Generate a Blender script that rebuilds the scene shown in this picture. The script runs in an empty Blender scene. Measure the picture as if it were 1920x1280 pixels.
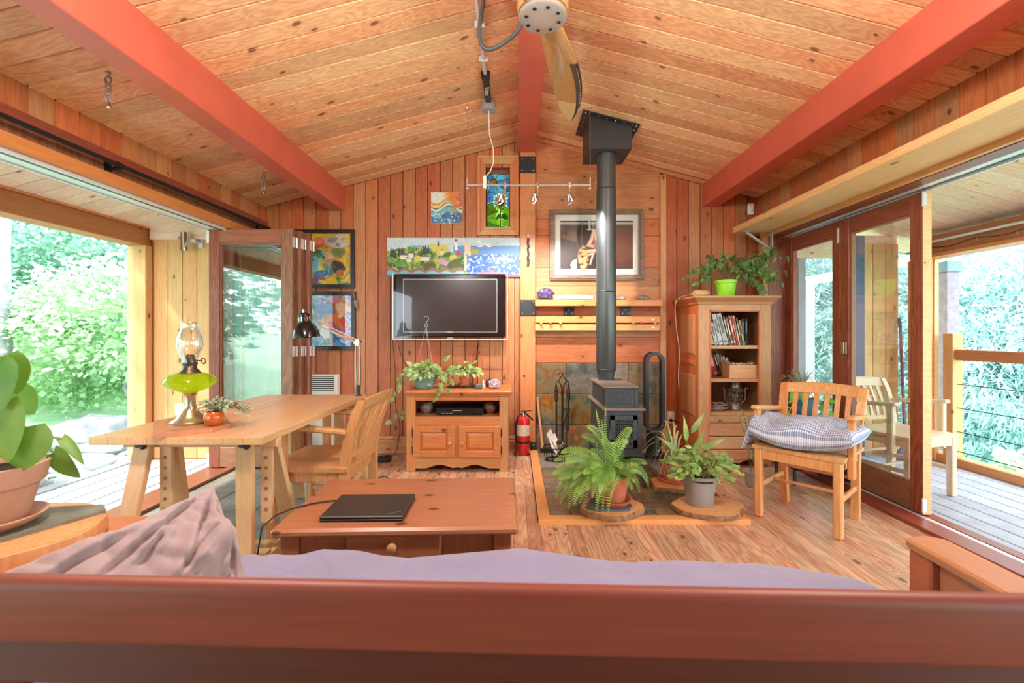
import bpy, bmesh, math, random
import numpy as np
from mathutils import Vector, Matrix, Euler, noise as mnoise

SC = bpy.context.scene
COL = SC.collection
RND = random.Random(11)
PI = math.pi
R = math.radians

# ------------------------------------------------------------------ camera
H = 1.165                       # eye height in metres
F = 840.0                       # focal length in pixels of a 1920 wide frame
CX, CY = 966.0, 625.0           # principal point
cam_data = bpy.data.cameras.new('camera')
cam = bpy.data.objects.new('camera', cam_data)
COL.objects.link(cam)
cam.location = (0, 0, H)
cam.rotation_euler = (PI / 2, 0, 0)
cam_data.sensor_width = 36.0
cam_data.lens = 36.0 * F / 1920.0
cam_data.shift_x = -(CX - 960.0) / 1920.0
cam_data.shift_y = -(640.0 - CY) / 1920.0
cam_data.clip_start = 0.02
cam_data.clip_end = 200
cam_data.dof.use_dof = True
cam_data.dof.focus_distance = 3.4
cam_data.dof.aperture_fstop = 5.0
SC.camera = cam

# ------------------------------------------------------------------ world, sun, large lights, exposure
SC.view_settings.view_transform = 'Standard'
SC.view_settings.look = 'None'
SC.view_settings.gamma = 1.0
SC.view_settings.use_curve_mapping = False
SC.view_settings.exposure = 2.0
SC.cycles.use_denoising = True
SC.cycles.max_bounces = 10
SC.cycles.diffuse_bounces = 6
SC.cycles.transparent_max_bounces = 24
SC.cycles.sample_clamp_indirect = 6.0
SC.cycles.caustics_reflective = False
SC.cycles.caustics_refractive = False

world = bpy.data.worlds.new('sky')
SC.world = world
world.use_nodes = True
wn = world.node_tree
wn.nodes['Background'].inputs[0].default_value = (0.84, 0.93, 1.0, 1)
wn.nodes['Background'].inputs[1].default_value = 1.9

def lamp(name, kind, loc, rot, energy, color, **kw):
    d = bpy.data.lights.new(name, kind)
    d.energy = energy
    d.color = color
    for k, v in kw.items():
        setattr(d, k, v)
    o = bpy.data.objects.new(name, d)
    COL.objects.link(o)
    o.location = loc
    o.rotation_euler = rot
    return o

# late sun from the left and behind, high enough to light both decks and the garden
lamp('sun', 'SUN', (-6, -2, 9), (R(40), 0, R(-58)), 1.6, (1.0, 0.93, 0.82), angle=R(1.5))
# two unseen warm fill lights added above the sofa to brighten the room
for x_ in (-0.9, 1.1):
    lamp('fill_light', 'POINT', (x_, 0.9, 2.36), (0, 0, 0), 23, (1.0, 0.95, 0.90), shadow_soft_size=0.12)

# ------------------------------------------------------------------ colours and materials
def lin(c):
    c = c / 255.0
    return c / 12.92 if c <= 0.04045 else ((c + 0.055) / 1.055) ** 2.4
def rgb(r, g, b):
    return (lin(r), lin(g), lin(b), 1.0)

class NT:
    def __init__(s, name):
        s.m = bpy.data.materials.new(name)
        s.m.use_nodes = True
        s.t = s.m.node_tree
        s.b = s.t.nodes['Principled BSDF']
        s.out = s.t.nodes['Material Output']
    def n(s, kind, **kw):
        x = s.t.nodes.new(kind)
        for k, v in kw.items():
            setattr(x, k, v)
        return x
    def l(s, a, b):
        s.t.links.new(a, b)
    def math(s, op, a, b=None, clamp=False):
        x = s.n('ShaderNodeMath', operation=op)
        x.use_clamp = clamp
        for i, v in enumerate((a, b)):
            if v is None:
                continue
            if isinstance(v, (int, float)):
                x.inputs[i].default_value = v
            else:
                s.l(v, x.inputs[i])
        return x.outputs[0]
    def mix(s, fac, a, b, blend='MIX'):
        x = s.n('ShaderNodeMix', data_type='RGBA', blend_type=blend)
        for i, v in ((0, fac), (6, a), (7, b)):
            if isinstance(v, (int, float)):
                x.inputs[i].default_value = v
            elif isinstance(v, tuple):
                x.inputs[i].default_value = v
            else:
                s.l(v, x.inputs[i])
        return x.outputs[2]
    def maprange(s, v, a, b, c, d):
        x = s.n('ShaderNodeMapRange')
        s.l(v, x.inputs[0])
        for i, q in enumerate((a, b, c, d)):
            x.inputs[i + 1].default_value = q
        return x.outputs[0]

def coords(t, shift=True, scale=(1, 1, 1)):
    tc = t.n('ShaderNodeTexCoord')
    v = tc.outputs['Object']
    if shift:
        oi = t.n('ShaderNodeObjectInfo')
        k = t.n('ShaderNodeVectorMath', operation='SCALE')
        k.inputs[0].default_value = (37.0, 71.0, 53.0)
        t.l(oi.outputs['Random'], k.inputs['Scale'])
        a = t.n('ShaderNodeVectorMath', operation='ADD')
        t.l(v, a.inputs[0]); t.l(k.outputs[0], a.inputs[1])
        v = a.outputs[0]
    mp = t.n('ShaderNodeMapping')
    mp.inputs['Scale'].default_value = scale
    t.l(v, mp.inputs['Vector'])
    return mp.outputs[0], v

def wood(name, light, dark, axis='z', knots=0.5, rough=0.45, var=0.16, ring=0.5, knotcol=None, fine=1.0, spec=0.5, hue=0.012):
    t = NT(name)
    along, across = 1.1, 9.0
    sc = {'x': (along, across, across), 'y': (across, along, across), 'z': (across, across, along)}[axis]
    v, raw = coords(t, True, sc)
    n1 = t.n('ShaderNodeTexNoise'); n1.inputs['Scale'].default_value = 1.0 * fine
    n1.inputs['Detail'].default_value = 3; n1.inputs['Roughness'].default_value = 0.5
    t.l(v, n1.inputs['Vector'])
    # fine streaks
    s2 = {'x': (3, 90, 90), 'y': (90, 3, 90), 'z': (90, 90, 3)}[axis]
    mp = t.n('ShaderNodeMapping'); mp.inputs['Scale'].default_value = s2; t.l(raw, mp.inputs['Vector'])
    n2 = t.n('ShaderNodeTexNoise'); n2.inputs['Scale'].default_value = 1.0 * fine; n2.inputs['Detail'].default_value = 2
    t.l(mp.outputs[0], n2.inputs['Vector'])
    # knots: a flat cell pattern along and across the board
    sx = t.n('ShaderNodeSeparateXYZ'); t.l(raw, sx.inputs[0])
    ai = 'xyz'.index(axis); o1, o2 = [i for i in range(3) if i != ai]
    cb = t.n('ShaderNodeCombineXYZ')
    t.l(t.math('MULTIPLY', sx.outputs[ai], 3.4), cb.inputs[0])
    t.l(t.math('MULTIPLY', t.math('ADD', sx.outputs[o1], t.math('MULTIPLY', sx.outputs[o2], 0.83)), 6.5), cb.inputs[1])
    vo = t.n('ShaderNodeTexVoronoi', voronoi_dimensions='2D'); vo.inputs['Scale'].default_value = 1.0
    t.l(cb.outputs[0], vo.inputs['Vector'])
    sep = t.n('ShaderNodeSeparateColor'); t.l(vo.outputs['Color'], sep.inputs[0])
    on = t.math('GREATER_THAN', sep.outputs[0], 1.0 - knots)
    size = t.maprange(sep.outputs[1], 0, 1, 0.04, 0.12)
    kn = t.math('MULTIPLY', t.math('SUBTRACT', 1.0, t.math('DIVIDE', vo.outputs['Distance'], size), True), on)
    kn = t.math('MULTIPLY', kn, 2.2, True)
    halo = t.math('MULTIPLY', t.maprange(vo.outputs['Distance'], 0, 0.42, 1, 0), on)
    halo = t.math('MULTIPLY', halo, halo)
    ph = t.math('ADD', t.math('MULTIPLY', n1.outputs['Fac'], 11.0), t.math('MULTIPLY', halo, 2.5))
    rings = t.math('SINE', t.math('MULTIPLY', ph, 6.28))
    rings = t.maprange(rings, -1, 1, 0, 1)
    f = t.math('ADD', t.math('MULTIPLY', rings, ring * 0.55), t.math('MULTIPLY', n2.outputs['Fac'], 0.75))
    f = t.math('SUBTRACT', f, 0.2, True)
    col = t.mix(f, light, dark)
    col = t.mix(t.math('MULTIPLY', halo, 0.35), col, dark)
    kc = knotcol or tuple([dark[i] * 0.28 for i in range(3)] + [1])
    col = t.mix(t.math('MULTIPLY', kn, 0.85), col, kc)
    oi = t.n('ShaderNodeObjectInfo')
    hs = t.n('ShaderNodeHueSaturation')
    t.l(t.maprange(oi.outputs['Random'], 0, 1, 1 - var, 1 + var), hs.inputs['Value'])
    rr = t.math('FRACT', t.math('MULTIPLY', oi.outputs['Random'], 17.3))
    t.l(t.maprange(rr, 0, 1, 0.5 - hue, 0.5 + hue), hs.inputs['Hue'])
    t.l(t.maprange(rr, 0, 1, 1.0, 0.86), hs.inputs['Saturation'])
    t.l(col, hs.inputs['Color'])
    t.l(hs.outputs[0], t.b.inputs['Base Color'])
    t.b.inputs['Roughness'].default_value = rough
    t.b.inputs['Specular IOR Level'].default_value = spec
    bp = t.n('ShaderNodeBump'); bp.inputs['Strength'].default_value = 0.12; bp.inputs['Distance'].default_value = 0.004
    t.l(f, bp.inputs['Height']); t.l(bp.outputs[0], t.b.inputs['Normal'])
    return t.m

def plain(name, col, rough=0.5, metal=0.0, spec=0.5, noise=0.0, nscale=20.0, bump=0.0, coat=0.0, var=0.0, emit=None, estr=0.0):
    t = NT(name)
    c = t.b.inputs['Base Color']
    c.default_value = col
    t.b.inputs['Roughness'].default_value = rough
    t.b.inputs['Metallic'].default_value = metal
    t.b.inputs['Specular IOR Level'].default_value = spec
    t.b.inputs['Coat Weight'].default_value = coat
    if noise or bump or var:
        v, raw = coords(t, True, (1, 1, 1))
        n = t.n('ShaderNodeTexNoise'); n.inputs['Scale'].default_value = nscale; n.inputs['Detail'].default_value = 4
        t.l(v, n.inputs['Vector'])
        d = tuple([x * (1 - noise) for x in col[:3]] + [1])
        u = tuple([min(1, x * (1 + noise * 0.6)) for x in col[:3]] + [1])
        o = t.mix(t.maprange(n.outputs['Fac'], 0.3, 0.7, 0, 1), d, u)
        if var:
            oi = t.n('ShaderNodeObjectInfo')
            hs = t.n('ShaderNodeHueSaturation')
            t.l(t.maprange(oi.outputs['Random'], 0, 1, 1 - var, 1 + var), hs.inputs['Value'])
            t.l(o, hs.inputs['Color']); o = hs.outputs[0]
        t.l(o, c)
        if bump:
            bp = t.n('ShaderNodeBump'); bp.inputs['Strength'].default_value = bump; bp.inputs['Distance'].default_value = 0.01
            t.l(n.outputs['Fac'], bp.inputs['Height']); t.l(bp.outputs[0], t.b.inputs['Normal'])
    if emit:
        t.b.inputs['Emission Color'].default_value = emit
        t.b.inputs['Emission Strength'].default_value = estr
    return t.m

def glass(name, tint=(1, 1, 1, 1), base=0.04, edge=0.5, rough=0.0):
    """Thin pane: see-through with a mirror share that rises towards grazing angles."""
    t = NT(name)
    tr = t.n('ShaderNodeBsdfTransparent'); tr.inputs[0].default_value = tint
    gl = t.n('ShaderNodeBsdfGlossy'); gl.inputs['Roughness'].default_value = rough
    lw = t.n('ShaderNodeLayerWeight'); lw.inputs['Blend'].default_value = 0.35
    mx = t.n('ShaderNodeMixShader')
    t.l(t.maprange(lw.outputs['Facing'], 0, 1, base, edge), mx.inputs[0])
    t.l(tr.outputs[0], mx.inputs[1]); t.l(gl.outputs[0], mx.inputs[2])
    t.l(mx.outputs[0], t.out.inputs['Surface'])
    return t.m

def leafmat(name, c1, c2, trans=0.35, rough=0.45, nscale=6.0, var=0.2, tip=None):
    t = NT(name)
    v, raw = coords(t, True, (1, 1, 1))
    n = t.n('ShaderNodeTexNoise'); n.inputs['Scale'].default_value = nscale; n.inputs['Detail'].default_value = 3
    t.l(v, n.inputs['Vector'])
    o = t.mix(t.maprange(n.outputs['Fac'], 0.35, 0.65, 0, 1), c1, c2)
    oi = t.n('ShaderNodeObjectInfo')
    hs = t.n('ShaderNodeHueSaturation')
    t.l(t.maprange(oi.outputs['Random'], 0, 1, 1 - var, 1 + var), hs.inputs['Value'])
    t.l(o, hs.inputs['Color']); o = hs.outputs[0]
    t.l(o, t.b.inputs['Base Color'])
    t.b.inputs['Roughness'].default_value = rough
    tl = t.n('ShaderNodeBsdfTranslucent'); t.l(o, tl.inputs[0])
    mx = t.n('ShaderNodeMixShader'); mx.inputs[0].default_value = trans
    t.l(t.b.outputs[0], mx.inputs[1]); t.l(tl.outputs[0], mx.inputs[2])
    t.l(mx.outputs[0], t.out.inputs['Surface'])
    return t.m

def printmat(name, rough=0.5):
    t = NT(name)
    a = t.n('ShaderNodeVertexColor'); a.layer_name = 'print'
    t.l(a.outputs[0], t.b.inputs['Base Color'])
    t.b.inputs['Roughness'].default_value = rough
    return t.m

def slatemat(name):
    t = NT(name)
    v, raw = coords(t, True, (1, 1, 1))
    n = t.n('ShaderNodeTexNoise'); n.inputs['Scale'].default_value = 4; n.inputs['Detail'].default_value = 9; n.inputs['Roughness'].default_value = .68; n.inputs['Distortion'].default_value = .25
    t.l(v, n.inputs['Vector'])
    r = t.n('ShaderNodeValToRGB')
    el = r.color_ramp.elements
    el[0].position = 0.34; el[0].color = rgb(60, 64, 58)
    el[1].position = 0.66; el[1].color = rgb(172, 112, 58)
    for p, c in ((0.42, rgb(92, 98, 80)), (0.5, rgb(132, 112, 78)), (0.58, rgb(112, 84, 52))):
        e = el.new(p); e.color = c
    t.l(n.outputs['Fac'], r.inputs[0])
    oi = t.n('ShaderNodeObjectInfo')
    hs = t.n('ShaderNodeHueSaturation')
    t.l(t.maprange(oi.outputs['Random'], 0, 1, 0.75, 1.2), hs.inputs['Value'])
    rr = t.math('FRACT', t.math('MULTIPLY', oi.outputs['Random'], 13.7))
    t.l(t.maprange(rr, 0, 1, 0.4, 1.2), hs.inputs['Saturation'])
    t.l(r.outputs[0], hs.inputs['Color'])
    t.l(hs.outputs[0], t.b.inputs['Base Color'])
    t.b.inputs['Roughness'].default_value = 0.55
    bp = t.n('ShaderNodeBump'); bp.inputs['Strength'].default_value = 0.5; bp.inputs['Distance'].default_value = 0.01
    t.l(n.outputs['Fac'], bp.inputs['Height']); t.l(bp.outputs[0], t.b.inputs['Normal'])
    return t.m

def gingham(name):
    t = NT(name)
    tc = t.n('ShaderNodeTexCoord')
    sp = t.n('ShaderNodeSeparateXYZ'); t.l(tc.outputs['UV'], sp.inputs[0])
    def band(o):
        return t.math('GREATER_THAN', t.math('FRACT', t.math('MULTIPLY', o, 52.0)), 0.5)
    s = t.math('MULTIPLY', t.math('ADD', band(sp.outputs[0]), band(sp.outputs[1])), 0.5)
    col = t.mix(s, rgb(214, 222, 238), rgb(112, 130, 164))
    t.l(col, t.b.inputs['Base Color'])
    t.b.inputs['Roughness'].default_value = 0.9
    t.b.inputs['Specular IOR Level'].default_value = 0.1
    return t.m

def cloth(name, c, k=0.25):
    t = NT(name)
    v, raw = coords(t, False, (1, 1, 1))
    n = t.n('ShaderNodeTexNoise'); n.inputs['Scale'].default_value = 7; n.inputs['Detail'].default_value = 5; t.l(v, n.inputs['Vector'])
    w = t.n('ShaderNodeTexNoise'); w.inputs['Scale'].default_value = 350; t.l(v, w.inputs['Vector'])
    d = tuple([x * (1 - k) for x in c[:3]] + [1])
    f = t.math('ADD', t.math('MULTIPLY', n.outputs['Fac'], 0.6), t.math('MULTIPLY', w.outputs['Fac'], 0.4))
    t.l(t.mix(f, d, c), t.b.inputs['Base Color'])
    t.b.inputs['Roughness'].default_value = 0.95
    t.b.inputs['Specular IOR Level'].default_value = 0.1
    t.b.inputs['Sheen Weight'].default_value = 0.3
    bp = t.n('ShaderNodeBump'); bp.inputs['Strength'].default_value = 0.55; bp.inputs['Distance'].default_value = 0.03
    t.l(n.outputs['Fac'], bp.inputs['Height']); t.l(bp.outputs[0], t.b.inputs['Normal'])
    return t.m

M = {}
M['ceil'] = wood('ceiling_pine', rgb(246, 194, 140), rgb(206, 132, 80), 'x', knots=0.3, rough=0.42, var=0.16, ring=0.75)
M['wallv'] = wood('wall_cedar_upright', rgb(200, 114, 54), rgb(146, 72, 30), 'z', knots=0.3, rough=0.45, var=0.17, ring=0.5)
M['wallh'] = wood('niche_cedar_level', rgb(206, 124, 62), rgb(142, 76, 36), 'x', knots=0.5, rough=0.5, var=0.18, ring=0.5)
M['backing'] = plain('plank_gap', rgb(60, 28, 14), 0.9)
M['redbeam'] = plain('red_stained_beam', rgb(202, 96, 78), 0.33, noise=0.08, nscale=6)
M['floor'] = wood('oak_floor', rgb(216, 172, 136), rgb(160, 110, 76), 'y', knots=0.4, rough=0.27, var=0.16, ring=0.9)
M['floor'].node_tree.nodes['Principled BSDF'].inputs['Coat Weight'].default_value = 0.35
M['floor'].node_tree.nodes['Principled BSDF'].inputs['Coat Roughness'].default_value = 0.22
M['slate'] = slatemat('slate')
M['orange'] = wood('orange_fir_trim', rgb(226, 150, 74), rgb(186, 106, 44), 'y', knots=0.06, rough=0.4, var=0.05, ring=0.35)
M['orangez'] = wood('orange_fir_upright', rgb(212, 142, 80), rgb(170, 100, 48), 'z', knots=0.12, rough=0.4, var=0.06, ring=0.35)
M['fir'] = wood('dark_fir_door', rgb(158, 94, 60), rgb(104, 54, 32), 'z', knots=0.0, rough=0.4, var=0.05, ring=0.9)
M['firx'] = wood('dark_fir_door_rail', rgb(158, 94, 60), rgb(104, 54, 32), 'y', knots=0.0, rough=0.4, var=0.05, ring=0.9)
M['firxx'] = wood('dark_fir_door_crossrail', rgb(162, 98, 66), rgb(112, 60, 38), 'x', knots=0.0, rough=0.4, var=0.05, ring=0.6)
M['redwood'] = wood('red_brown_sill', rgb(150, 78, 52), rgb(108, 48, 30), 'y', knots=0.0, rough=0.35, var=0.04, ring=0.4)
M['porch'] = wood('porch_cedar', rgb(224, 172, 104), rgb(180, 122, 62), 'z', knots=0.4, rough=0.6, var=0.1, ring=0.3)
M['porchx'] = wood('porch_ceiling_pine', rgb(246, 224, 200), rgb(214, 178, 142), 'x', knots=0.3, rough=0.6, var=0.08, ring=0.5)
M['porchy'] = wood('porch_beam_cedar', rgb(200, 130, 72), rgb(160, 92, 46), 'y', knots=0.12, rough=0.6, var=0.05, ring=0.3)
M['deck'] = plain('weathered_deck', rgb(172, 178, 192), 0.55, noise=0.15, nscale=9, var=0.06)
M['cream'] = wood('pale_spruce_shelf', rgb(232, 196, 138), rgb(204, 156, 92), 'y', knots=0.15, rough=0.5, var=0.03, ring=0.4)
M['shelfx'] = wood('honey_shelf', rgb(230, 166, 92), rgb(196, 124, 58), 'x', knots=0.1, rough=0.45, var=0.05, ring=0.3)
M['pine'] = wood('honey_pine', rgb(210, 142, 78), rgb(172, 102, 50), 'z', knots=0.15, rough=0.4, var=0.06, ring=0.5)
M['pinex'] = wood('honey_pine_level', rgb(210, 142, 78), rgb(172, 102, 50), 'x', knots=0.15, rough=0.4, var=0.06, ring=0.5)
M['cabz'] = wood('cabinet_oak', rgb(196, 142, 88), rgb(156, 104, 58), 'z', knots=0.05, rough=0.45, var=0.05, ring=0.5)
M['cabx'] = wood('cabinet_oak_level', rgb(196, 142, 88), rgb(156, 104, 58), 'x', knots=0.05, rough=0.45, var=0.05, ring=0.5)
M['cabside'] = wood('cabinet_side_orange', rgb(208, 124, 62), rgb(172, 88, 36), 'z', knots=0.05, rough=0.4, var=0.04, ring=0.5)
M['cabin'] = wood('cabinet_inside', rgb(172, 116, 70), rgb(130, 80, 46), 'z', knots=0.05, rough=0.6, var=0.04, ring=0.4)
M['coffee'] = wood('coffee_table_pine', rgb(182, 100, 58), rgb(140, 66, 36), 'x', knots=0.85, rough=0.33, var=0.03, ring=0.3)
M['coffeez'] = wood('coffee_table_leg', rgb(176, 92, 52), rgb(140, 66, 34), 'z', knots=0.05, rough=0.4, var=0.04, ring=0.4)
M['desk'] = wood('beech_desk', rgb(226, 176, 120), rgb(190, 134, 82), 'y', knots=0.0, rough=0.35, var=0.06, ring=0.25)
M['deskx'] = wood('beech_desk_end', rgb(190, 134, 96), rgb(160, 104, 70), 'x', knots=0.0, rough=0.4, var=0.06, ring=0.25)
M['birch'] = wood('pale_birch', rgb(224, 184, 134), rgb(198, 150, 98), 'z', knots=0.0, rough=0.5, var=0.05, ring=0.3)
M['birchx'] = wood('pale_birch_level', rgb(218, 176, 128), rgb(190, 142, 92), 'x', knots=0.0, rough=0.5, var=0.05, ring=0.3)
M['chair'] = wood('oak_chair', rgb(222, 158, 88), rgb(184, 114, 54), 'z', knots=0.0, rough=0.35, var=0.04, ring=0.5)
M['chairpale'] = wood('bleached_oak_chair', rgb(226, 204, 172), rgb(196, 168, 132), 'z', knots=0.0, rough=0.5, var=0.03, ring=0.5)
M['chairdesk'] = wood('golden_oak_chair', rgb(216, 160, 96), rgb(180, 120, 64), 'z', knots=0.0, rough=0.4, var=0.04, ring=0.5)
M['futon'] = wood('futon_cherry', rgb(134, 38, 22), rgb(92, 20, 12), 'x', knots=0.0, rough=0.48, var=0.03, ring=0.25)
M['futonarm'] = wood('futon_arm_oak', rgb(186, 110, 62), rgb(146, 76, 38), 'y', knots=0.0, rough=0.35, var=0.03, ring=0.3)
M['endtable'] = wood('end_table_cherry', rgb(206, 112, 54), rgb(172, 80, 34), 'x', knots=0.0, rough=0.35, var=0.03, ring=0.3)
M['log'] = wood('log_slice_face', rgb(226, 168, 104), rgb(190, 124, 64), 'z', knots=0.0, rough=0.6, var=0.06, ring=0.5)
M['bark'] = plain('bark', rgb(150, 112, 78), 0.9, noise=0.5, nscale=30, bump=0.8)
M['steel'] = plain('black_steel_plate', rgb(58, 60, 64), 0.45, metal=0.6, noise=0.15)
M['bolt'] = plain('zinc_bolt', rgb(205, 205, 205), 0.3, metal=1.0)
M['alu'] = plain('brushed_aluminium', rgb(222, 226, 232), 0.35, metal=0.25)
M['chrome'] = plain('chrome', rgb(225, 225, 228), 0.12, metal=1.0)
M['greysteel'] = plain('grey_painted_steel', rgb(170, 170, 172), 0.4, metal=0.4)
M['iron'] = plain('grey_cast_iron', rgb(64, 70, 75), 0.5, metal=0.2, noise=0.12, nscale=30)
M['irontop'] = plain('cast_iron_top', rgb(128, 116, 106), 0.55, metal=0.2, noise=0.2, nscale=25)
M['pipe'] = plain('stove_pipe', rgb(90, 95, 98), 0.38, metal=0.55, noise=0.08, nscale=5)
M['blackbox'] = plain('black_sheet_metal', rgb(58, 58, 62), 0.45, metal=0.3)
M['black'] = plain('black_plastic', rgb(24, 24, 26), 0.4)
M['blackgloss'] = plain('black_gloss', rgb(20, 20, 22), 0.18)
M['wrought'] = plain('wrought_iron', rgb(40, 38, 38), 0.5, metal=0.4)
M['white'] = plain('white_enamel', rgb(236, 236, 232), 0.4)
M['offwhite'] = plain('white_plastic', rgb(225, 224, 218), 0.5)
M['paper'] = plain('paper', rgb(226, 222, 210), 0.8)
M['terra'] = plain('terracotta', rgb(192, 112, 80), 0.75, noise=0.15, nscale=12, bump=0.15)
M['terrapale'] = plain('pale_terracotta', rgb(196, 156, 132), 0.75, noise=0.15, nscale=10, bump=0.15)
M['soil'] = plain('soil', rgb(52, 38, 28), 0.95, noise=0.5, nscale=60, bump=1.0)
M['greypot'] = plain('grey_pot', rgb(150, 148, 144), 0.5, noise=0.05)
M['limepot'] = plain('lime_pot', rgb(150, 226, 54), 0.4, noise=0.06)
M['tealpot'] = plain('teal_pot', rgb(112, 146, 142), 0.45)
M['red'] = plain('extinguisher_red', rgb(196, 30, 34), 0.25, coat=0.5)
M['glass'] = glass('door_glass', (0.96, 0.99, 0.98, 1), 0.045, 0.5)
M['lampglass'] = glass('lamp_chimney_glass', (0.98, 0.99, 0.99, 1), 0.05, 0.95)
M['acrylic'] = glass('clear_acrylic', (0.99, 0.99, 0.99, 1), 0.02, 0.3)
M['acryledge'] = plain('acrylic_edge', rgb(238, 226, 216), 0.2, spec=0.8)
M['laptop'] = plain('laptop_lid', rgb(54, 50, 50), 0.42)
M['lavender'] = cloth('lavender_linen', rgb(152, 150, 182))
M['mauve'] = cloth('mauve_linen', rgb(172, 154, 156))
M['futonshade'] = wood('futon_shaded_inner', rgb(84, 24, 14), rgb(52, 12, 8), 'x', knots=0.0, rough=0.5, var=0.03, ring=0.2)  # darker cherry: the shade below the back rail put into the wood colour
M['piping'] = plain('dark_piping', rgb(98, 84, 82), 0.9)
M['gingham'] = gingham('blue_gingham')
M['leafpothos'] = leafmat('variegated_leaf', rgb(92, 146, 60), rgb(196, 208, 140), 0.3, nscale=25)
M['leafivy'] = leafmat('weeping_fig_leaf', rgb(74, 116, 60), rgb(128, 160, 88), 0.3, nscale=10, var=0.3)
M['leaffern'] = leafmat('fern_leaf', rgb(116, 172, 70), rgb(172, 210, 112), 0.35, nscale=8, var=0.25)
M['leafspider'] = leafmat('spider_leaf', rgb(126, 146, 84), rgb(208, 210, 160), 0.3, nscale=10, var=0.2)
M['leafcactus'] = leafmat('broad_leaf', rgb(110, 156, 76), rgb(176, 200, 116), 0.3, nscale=10, var=0.3)
M['leafphilo'] = leafmat('philodendron_leaf', rgb(96, 152, 52), rgb(148, 190, 84), 0.35, nscale=6, var=0.15)
M['leafedge'] = leafmat('philodendron_yellow_edge', rgb(196, 176, 84), rgb(206, 160, 96), 0.35, nscale=6, var=0.1)
M['leafgrey'] = leafmat('silvery_leaf', rgb(142, 160, 138), rgb(190, 204, 182), 0.25, nscale=20, var=0.2)
M['stem'] = plain('plant_stem', rgb(150, 150, 90), 0.6)
M['woodstem'] = plain('woody_stem', rgb(120, 92, 62), 0.8)
M['cord'] = plain('black_cord', rgb(28, 26, 26), 0.6)
M['cordwhite'] = plain('white_cord', rgb(232, 226, 214), 0.6)
M['amethyst'] = plain('amethyst', rgb(84, 66, 110), 0.15, noise=0.8, nscale=40, bump=1.0)
M['quartz'] = plain('white_selenite', rgb(240, 232, 224), 0.4, noise=0.08, nscale=30)
M['stone'] = plain('striped_stone', rgb(160, 152, 140), 0.6, noise=0.6, nscale=25, bump=0.5)
M['brass'] = plain('aged_brass', rgb(196, 180, 158), 0.28, metal=0.9)
M['copper'] = plain('copper_glaze', rgb(186, 92, 38), 0.18, coat=0.6)
M['label'] = plain('paper_label', rgb(214, 206, 186), 0.6, noise=0.5, nscale=140)
M['feather'] = plain('feather', rgb(150, 134, 124), 0.8, noise=0.3, nscale=60)
M['rock'] = plain('pale_rock', rgb(152, 154, 162), 0.85, noise=0.35, nscale=6, bump=0.6, var=0.12)
M['lamplit'] = plain('lit_bulb', rgb(255, 250, 240), 0.3, emit=(1.0, 0.93, 0.82, 1), estr=9.0)
M['print'] = printmat('printed_picture', 0.45)
M['screen'] = plain('tv_screen', rgb(44, 36, 38), 0.25)
# ------------------------------------------------------------------ geometry helpers
def at(px, py, Y):
    """World point at depth Y seen at a pixel of the photograph."""
    return Vector(((px - CX) * Y / F, Y, H - (py - CY) * Y / F))
def onz(px, py, z):
    return at(px, py, (H - z) * F / (py - CY))

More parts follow.
